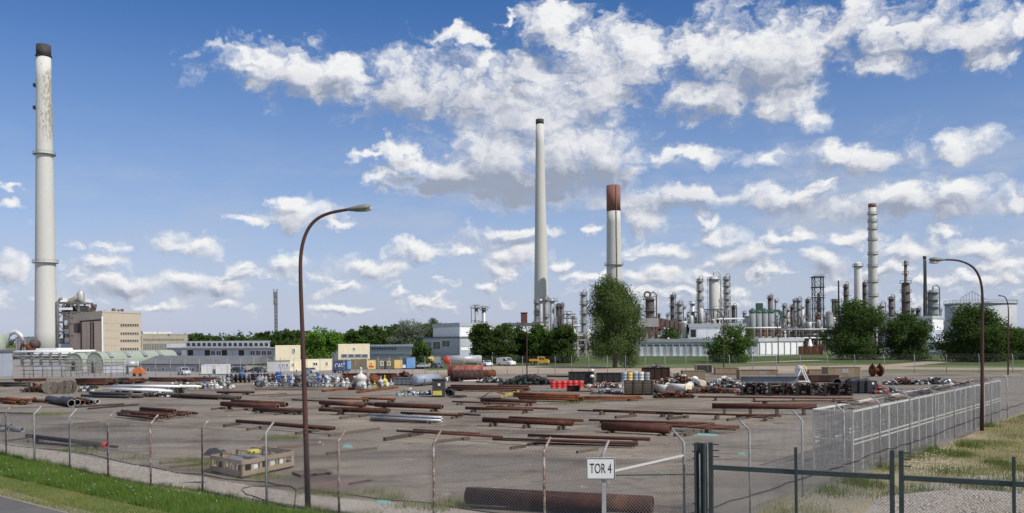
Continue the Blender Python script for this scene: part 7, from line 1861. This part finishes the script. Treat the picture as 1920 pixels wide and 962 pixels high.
# ------------------------------------------------------------------ street lamps
def lamp(label, foot, curve, d0, w0, w1, head=None, group='street lamps', flip=1):
    p = G(*foot); d = p.y
    root = thing('street_lamp', label, 'street lamp', p, 0, group)
    P = [X(x, y, d) - p for x, y in curve]
    pts_ = [Vector((0,0,-.05))] + P; n = len(pts_)
    # smooth the bend
    fine = []
    for i in range(n-1):
        a = pts_[max(i-1,0)]; b = pts_[i]; c = pts_[i+1]; e = pts_[min(i+2,n-1)]
        st = 1 if i < 1 else 4
        for k in range(st):
            t = k/st; fine.append(.5*((2*b) + (c-a)*t + (2*a-5*b+4*c-e)*t*t + (3*b-a-3*c+e)*t**3))
    fine.append(pts_[-1])
    L = len(fine); Ltot = sum((fine[i+1]-fine[i]).length for i in range(L-1)); acc = 0; rs = []
    for i in range(L):
        rs.append((w0 + (w1-w0)*acc/Ltot)*PX(d)/2)
        if i < L-1: acc += (fine[i+1]-fine[i]).length
    MB().tube(fine, rs, 12).build('pole', M['lamp_rust'], root)
    e = fine[-1]; t = (fine[-1]-fine[-2]).normalized(); s = head
    ang = math.atan2(t.z, t.x)
    h = MB().lathe([(s*.10,-.12*s),(s*.16,.10*s),(s*.25,.38*s),(s*.27,.72*s),(s*.18,.93*s),(0,.99*s)], (0,0,0), 12, 0, 'x').build('lamp_head', M['lamp_head'], root, e)
    g = MB().lathe([(s*.08,.30*s),(s*.185,.5*s),(s*.19,.8*s),(s*.10,1.0*s)], (0,0,-.10*s), 12, 0, 'x').build('lamp_glass', M['lens'], root, e)
    for o in (h, g): o.rotation_euler = (0, -ang*.6 if t.x > 0 else -(ang), 0); o.scale = (1,1,.62)
    if t.x < 0:
        for o in (h, g): o.rotation_euler = (0, -ang, 0)
        g.location = e + Vector((0,0,-.16*s))
        g.scale = (1,1,-.5)
    return root
lamp('tall rust brown street lamp left of the middle, nearest of all, bent to the right', (577.5,953), [(573,800),(568,650),(563.5,520),(565.5,468),(576,433),(594,411),(620,399),(655,392.5)], 31, 11.3, 5.6, .80)
lamp('tall street lamp on the right by the fence, bent to the left', (1841,808), [(1841.5,720),(1842,620),(1842,555),(1838,525),(1828,505),(1813,494),(1793,488),(1768,487)], 54, 7.2, 3.4, .85)
lamp('thin far street lamp near the right edge, bent to the left', (1890,703), [(1890.5,660),(1891,610),(1890.5,578),(1888,564),(1884,557),(1879,555)], 127, 2.8, 1.8, .55)
lamp('thin far lamp standing at the left of the yellow pickup', (988,703), [(988,670),(988,640),(988,622),(986,613),(981,608),(974,605.5)], 140, 2.4, 1.6, .5)
lamp('thin far lamp in front of the small airy tree on the lawn', (1357,690), [(1357,655),(1357,625),(1357,604),(1355,593),(1350,586),(1343,583)], 140, 2.6, 1.8, .5)
lamp('thin far lamp left of the rust brown hoarding', (1459,681), [(1459,660),(1459,640),(1458.5,620),(1457,611),(1454,606.5),(1449,604)], 140, 2.0, 1.4, .5)

# ------------------------------------------------------------------ vehicles behind the fence
def car(label, px, yb, ang, body, kind='car', sc=1.0, cat='car', name='parked_car'):
    p = G(px, yb); root = thing(name, label, cat, p, ang, None); root.scale = (sc,sc,sc)
    if kind == 'car': prof = [(-2.1,.35),(-2.12,.75),(-1.9,.90),(-1.55,.95),(-1.0,1.38),(.35,1.42),(1.0,.98),(1.9,.84),(2.1,.62),(2.1,.35)]; W = .85; win = [(-1.4,.97),(-.95,1.32),(.30,1.35),(.82,.99)]; ws = [(-.55,1.02),(-.50,1.36)]
    elif kind == 'van': prof = [(-2.2,.35),(-2.2,1.75),(-2.0,1.85),(.5,1.85),(1.2,1.15),(2.1,.95),(2.2,.6),(2.2,.35)]; W = .88; win = [(-.1,1.12),(-.1,1.65),(.45,1.65),(.92,1.15)]
    elif kind == 'pickup': prof = [(.0,.42),(.0,1.9),(.12,1.98),(1.35,1.98),(1.75,1.28),(2.4,1.12),(2.5,.8),(2.5,.42)]; W = .92; win = [(.15,1.2),(.15,1.8),(1.25,1.8),(1.55,1.24)]
    MB().prism(prof, -W, W).build('body', M[body], root)
    for s in (-1,1):
        MB().prism(win, s*W-.012, s*W+.012).build('side_window', M['glass_dark'], root)
        if kind == 'pickup': MB().bx(.80,s*W-.02,1.2,.88,s*W+.02,1.82).build('pillar', M[body], root)
        if kind == 'car': MB().bx(-.52,s*W-.02,.97,-.44,s*W+.02,1.38).build('pillar', M[body], root)
        MB().bx(1.9 if kind != 'pickup' else 2.35, s*W*.62-.15,.62,2.13 if kind == 'car' else (2.22 if kind == 'van' else 2.52), s*W*.62+.15,.78).build('headlight', M['lens'], root)
    a_, b__ = {'car':((.36,1.40),(.98,.99)),'van':((.52,1.80),(1.17,1.18)),'pickup':((1.37,1.95),(1.74,1.30))}[kind]
    MB().add([(a_[0]+.03,-W*.85,a_[1]),(a_[0]+.03,W*.85,a_[1]),(b__[0]+.03,W*.9,b__[1]),(b__[0]+.03,-W*.9,b__[1])],[(0,1,2,3)]).build('windscreen', M['glass_dark'], root)
    if kind in ('car','van'):
        q = ((-1.02,1.37),(-1.53,.97)) if kind == 'car' else ((-2.215,1.62),(-2.215,1.15))
        MB().add([(q[0][0]-.02,-W*.8,q[0][1]),(q[0][0]-.02,W*.8,q[0][1]),(q[1][0]-.02,W*.85,q[1][1]),(q[1][0]-.02,-W*.85,q[1][1])],[(3,2,1,0)]).build('rear_window', M['glass_dark'], root)
    if kind == 'pickup':
        MB().bx(-2.4,-.98,.85,-.05,.98,.95).bx(-2.4,-.98,.953,-.05,-.93,1.35).bx(-2.4,.93,.953,-.05,.98,1.35).bx(-2.4,-.928,.953,-2.35,.928,1.35).build('load_bed', M[body], root); MB().bx(-2.3,-.6,.5,.0,.6,.847).build('chassis', M['dark_steel'], root)
    for x in ((-1.3,1.3) if kind != 'pickup' else (-1.5,1.7)):
        for s in (-1,1):
            w_ = MB().lathe([(.20,-.11),(.32,-.11),(.33,0),(.32,.11),(.20,.11)], (0,0,0), 14, 0, 'y').build('wheel', M['tyre'], root, (x, s*(W-.06), .33)); MB().lathe([(0,-.115),(.2,-.115),(.2,.115),(0,.115)], (0,0,0), 12, 0, 'y').build('rim', M['galv_dull'], w_)
    return root
car('white delivery van parked facing right under the middle trees', 949, 686, -.75, 'car_white', 'van', .95, 'van', 'parked_van')
car('bright yellow pickup truck parked by the trees right of the white van', 1011, 683.5, -.25, 'yellow_vehicle', 'pickup', .88, 'pickup truck', 'pickup_truck')
car('pale silver van parked before the long hut on the left', 345, 703, -.9, 'car_silver', 'van', .72, 'van', 'parked_van')
car('silver white car parked right of the light blue container', 795, 690, .25, 'car_silver', 'car', .72); car('dark blue car half hidden by the red ended tank', 818, 690, -.9, 'car_blue', 'car', .75)
car('dark car, left one of two by the grey site cabin', 448, 699, -.5, 'car_dark', 'car', .75); car('dark car, right one of two by the grey site cabin', 485, 699, -.6, 'car_dark', 'car', .75)
car('white car in the shade left of the white delivery van', 911, 687, -1.1, 'car_white', 'car', .9); car('grey car behind the nose of the tall lamp post, between the cabins', 583, 700, -.8, 'car_silver', 'car', .72)
car('blue grey car parked before the dark blue container', 640, 699, .9, 'car_blue', 'car', .75)
# ------------------------------------------------------------------ grass, weeds and stones
def poly_points(px, n):
    """random points over a polygon of the picture, evenly spread over the ground"""
    P = np.array([[*G(x, y).xy] for x, y in px]); out = []
    lo, hi = P.min(0), P.max(0)
    while len(out) < n:
        q = npr.uniform(lo, hi, (n*2, 2)); ins = np.zeros(len(q), bool); j = len(P)-1
        for i in range(len(P)):
            c = (P[i,1] > q[:,1]) != (P[j,1] > q[:,1])
            with np.errstate(divide='ignore', invalid='ignore'):
                xx = (P[j,0]-P[i,0])*(q[:,1]-P[i,1])/(P[j,1]-P[i,1]) + P[i,0]
            ins ^= c & (q[:,0] < xx); j = i
        out += list(q[ins])
    return np.array(out[:n])
def blades(name, P, h, w, mats, lean=.35, mi=None, z=0.0, patch=None):
    n = len(P); a = npr.uniform(0, 2*PI, n); hh = h*npr.uniform(.45,1.25,n)
    if patch: hh *= .55 + .9*np.clip(np.sin(P[:,0]*patch)*np.cos(P[:,1]*patch*1.3+1.0) + .35*npr.normal(size=n), 0, 1)
    d = np.stack([np.cos(a), np.sin(a)], 1); e = np.stack([-np.sin(a), np.cos(a)], 1)
    l = (npr.uniform(.1,1,n)*lean*hh)[:,None]
    V = np.zeros((n,3,3)); V[:,0,:2] = P - e*w/2; V[:,1,:2] = P + e*w/2; V[:,2,:2] = P + d*l; V[:,2,2] = hh; V[:,:,2] += z
    me = np_mesh(name, V.reshape(-1,3), np.arange(n*3).reshape(-1,3), mats, False, mi)
    o = link(name, me); o['kind'] = 'stuff'; return o
bank = [(-200,826),(12,856),(131,880),(203,897),(283,915),(380,927),(500,950),(640,969),(760,990),(700,1040),(330,1000),(130,950),(0,915),(-200,872)]
sheet('grass_bank', gp(*bank), .010, 'bank_soil')
sheet('road_path', gp((-300,880),(-100,912),(0,931),(125,963),(300,1015),(300,1150),(-300,1150)), .014, 'asphalt')
P = poly_points([(-60,848),(12,857),(131,881),(203,898),(283,916),(380,929),(500,952),(640,971),(720,985),(640,1000),(330,965),(130,921),(0,893),(-60,882)], 70000)
blades('bank_grass', P, .24, .018, [M['grass_bright'], M['leaf_bright'], M['grass_weed']], .5, npr.choice(3, len(P), p=[.6,.25,.15]), .01, 1.1)
P = poly_points([(-60,878),(0,892),(130,920),(330,962),(520,1000),(300,1008),(128,962),(0,929),(-60,915)], 30000)
blades('bank_grass', P, .09, .014, [M['grass_weed'], M['grass_dry'], M['grass_bright']], .7, npr.choice(3, len(P), p=[.5,.32,.18]), .01, .8)
P = poly_points([(-60,838),(12,852),(131,876),(203,892),(283,909),(380,920),(500,944),(640,962),(800,985),(800,995),(640,972),(380,930),(203,899),(12,858),(-60,846)], 9000)
blades('bank_grass', P, .22, .016, [M['grass_bright'], M['grass_weed'], M['grass_dry']], .6, npr.choice(3, len(P), p=[.4,.4,.2]), .01, 1.7)
HC = G(1820, 948)
def heap_z(P): return np.maximum(0, -.05 + .5*np.clip(1-((P[:,0]-HC.x)/3.4)**2,0,1)*np.clip(1-((P[:,1]-HC.y)/1.8)**2,0,1))
# right verge
V1 = [(1395,990),(1422,946),(1560,905),(1700,866),(1790,830),(1890,786),(1960,765),(1960,790),(1960,860),(1960,990),(1420,990)]
P = poly_points(V1, 42000)
s1 = np.sin(P[:,0]*.9)*np.cos(P[:,1]*.6+.5) + .4*npr.normal(size=len(P)); P = P[s1 > -.30]
vq = np.sin(P[:,0]*.55+1.0)*np.sin(P[:,1]*.42+.4) + .35*np.sin(P[:,0]*1.9)*np.cos(P[:,1]*1.4) + .45*npr.normal(size=len(P))
vm_ = np.where(vq > -.1, 1, 0); vm_[vq > .75] = 2
hz_ = heap_z(P); P = P[hz_ < .08]; vm_ = vm_[hz_ < .08]
blades('verge_weeds', P, .16, .014, [M['grass_dry'], M['grass_weed'], M['grass_bright']], .9, vm_, .008, .8)
tu = [(1650,877,.8),(1705,858,.9),(1760,850,1.1),(1745,846,.8),(1782,885,1.0),(1800,855,.6),(1600,905,.7),(1560,925,.8),(1630,912,.7),(1850,800,.6),(1880,930,1.2),(1840,915,1.0),(1905,905,1.1),(1700,940,.7),(1730,925,.9),(1870,870,.6),(1815,838,.6),(1900,880,.8)]
Q = []
for x, y, r in tu:
    c = G(x, y); k = 420; e_ = npr.normal(size=(k,2))*np.array([.5,.75])*r + (npr.integers(0,4,k)[:,None]-1.5)*np.array([.35,.22])*r*math.cos(x); Q.append(np.array([c.x, c.y]) + e_)
Q = np.concatenate(Q); blades('verge_weeds', Q, .34, .018, [M['grass_weed'], M['leaf_mid'], M['grass_bright']], .5, npr.choice(3, len(Q), p=[.5,.25,.25]), .008)
fl = poly_points([(1690,878),(1790,840),(1800,890),(1720,905)], 110); fl2 = poly_points([(-40,870),(130,900),(500,962),(300,950),(0,905)], 40)
FLP = np.concatenate([fl, fl2]); n = len(FLP); s = .022; zz = npr.uniform(.15,.42,n)
Vf = np.stack([np.column_stack([FLP[:,0]+dx*s, FLP[:,1]+dy*s*.3, zz+dz*s]) for dx, dy, dz in ((-1,-1,0),(1,-1,.2),(1,1,.8),(-1,1,.6))], 1).reshape(-1,3)
o = link('white_flowers', np_mesh('white_flowers', Vf, np.arange(n*4).reshape(-1,4), M['flower_white'])); o['kind'] = 'stuff'
# tufts of weeds in the yard
YT = [(735,935,.6),(858,945,1.0),(860,948,.8),(520,822,.8),(548,823,.6),(505,824,.6),(936,768,.9),(905,770,.7),(300,780,.6),(90,777,1.2),(110,777,1.0),(70,777,.8),(1045,758,1.0),(1075,757,1.0),(1110,756,.9),(620,806,.5),(160,848,.9),(250,860,.8),(140,845,.7),(390,880,1.0),(385,872,.8),(402,868,.9),(500,897,.9),(470,893,.8),(1150,804,.6),(1135,801,.5),(640,930,.7),(700,925,.8),(590,925,.7),(820,955,.7),(330,868,.9),(350,865,.8),(770,950,.7),(935,762,.5)]
Q = []
for x, y, r in YT:
    c = G(x, y); k = 260; Q.append(np.stack([c.x + npr.normal(size=k)*.55*r, c.y + npr.normal(size=k)*.45*r], 1))
Q = np.concatenate(Q); blades('yard_weeds', Q, .24, .018, [M['grass_weed'], M['grass_bright'], M['grass_dry']], .6, npr.choice(3, len(Q), p=[.6,.15,.25]), .004)
P = poly_points([(0,832),(131,850),(282,878),(400,900),(560,925),(640,935),(820,950),(950,968),(950,985),(640,966),(380,922),(203,893),(12,852)], 9000)
n = len(P); s = npr.uniform(.012,.05,n)[:,None]; a = npr.uniform(0,6.28,n)
def stones(name, P, s):
    n = len(P); T = np.array([(1,0,0),(-.5,.87,0),(-.5,-.87,0),(.1,.05,1.1)])
    J = npr.uniform(.7,1.3,(n,4,3)); V = T[None]*J*s[:,:,None]; V[:,:,:2] += P[:,None,:]; V[:,:,2] += .004 + heap_z(P)[:,None]
    F_ = np.array([(0,1,3),(1,2,3),(2,0,3)]); I = (np.arange(n)[:,None,None]*4 + F_[None]).reshape(-1,3)
    o = link(name, np_mesh(name, V.reshape(-1,3), I, M['stone'])); o['kind'] = 'stuff'
stones('gravel_stones', P, s)
P = poly_points([(1600,975),(1660,930),(1720,912),(1800,895),(1930,890),(1990,960),(1900,1000),(1700,1000)], 16000); stones('gravel_stones', P, npr.uniform(.02,.06,len(P))[:,None])
P = poly_points([(1440,962),(1530,915),(1600,905),(1640,930),(1560,990),(1450,990)], 2500); stones('gravel_stones', P, npr.uniform(.015,.05,len(P))[:,None])
P = poly_points([(100,740),(1500,735),(1600,880),(1300,960),(700,940),(0,820)], 1100); stones('gravel_stones', P, npr.uniform(.01,.04,len(P))[:,None])
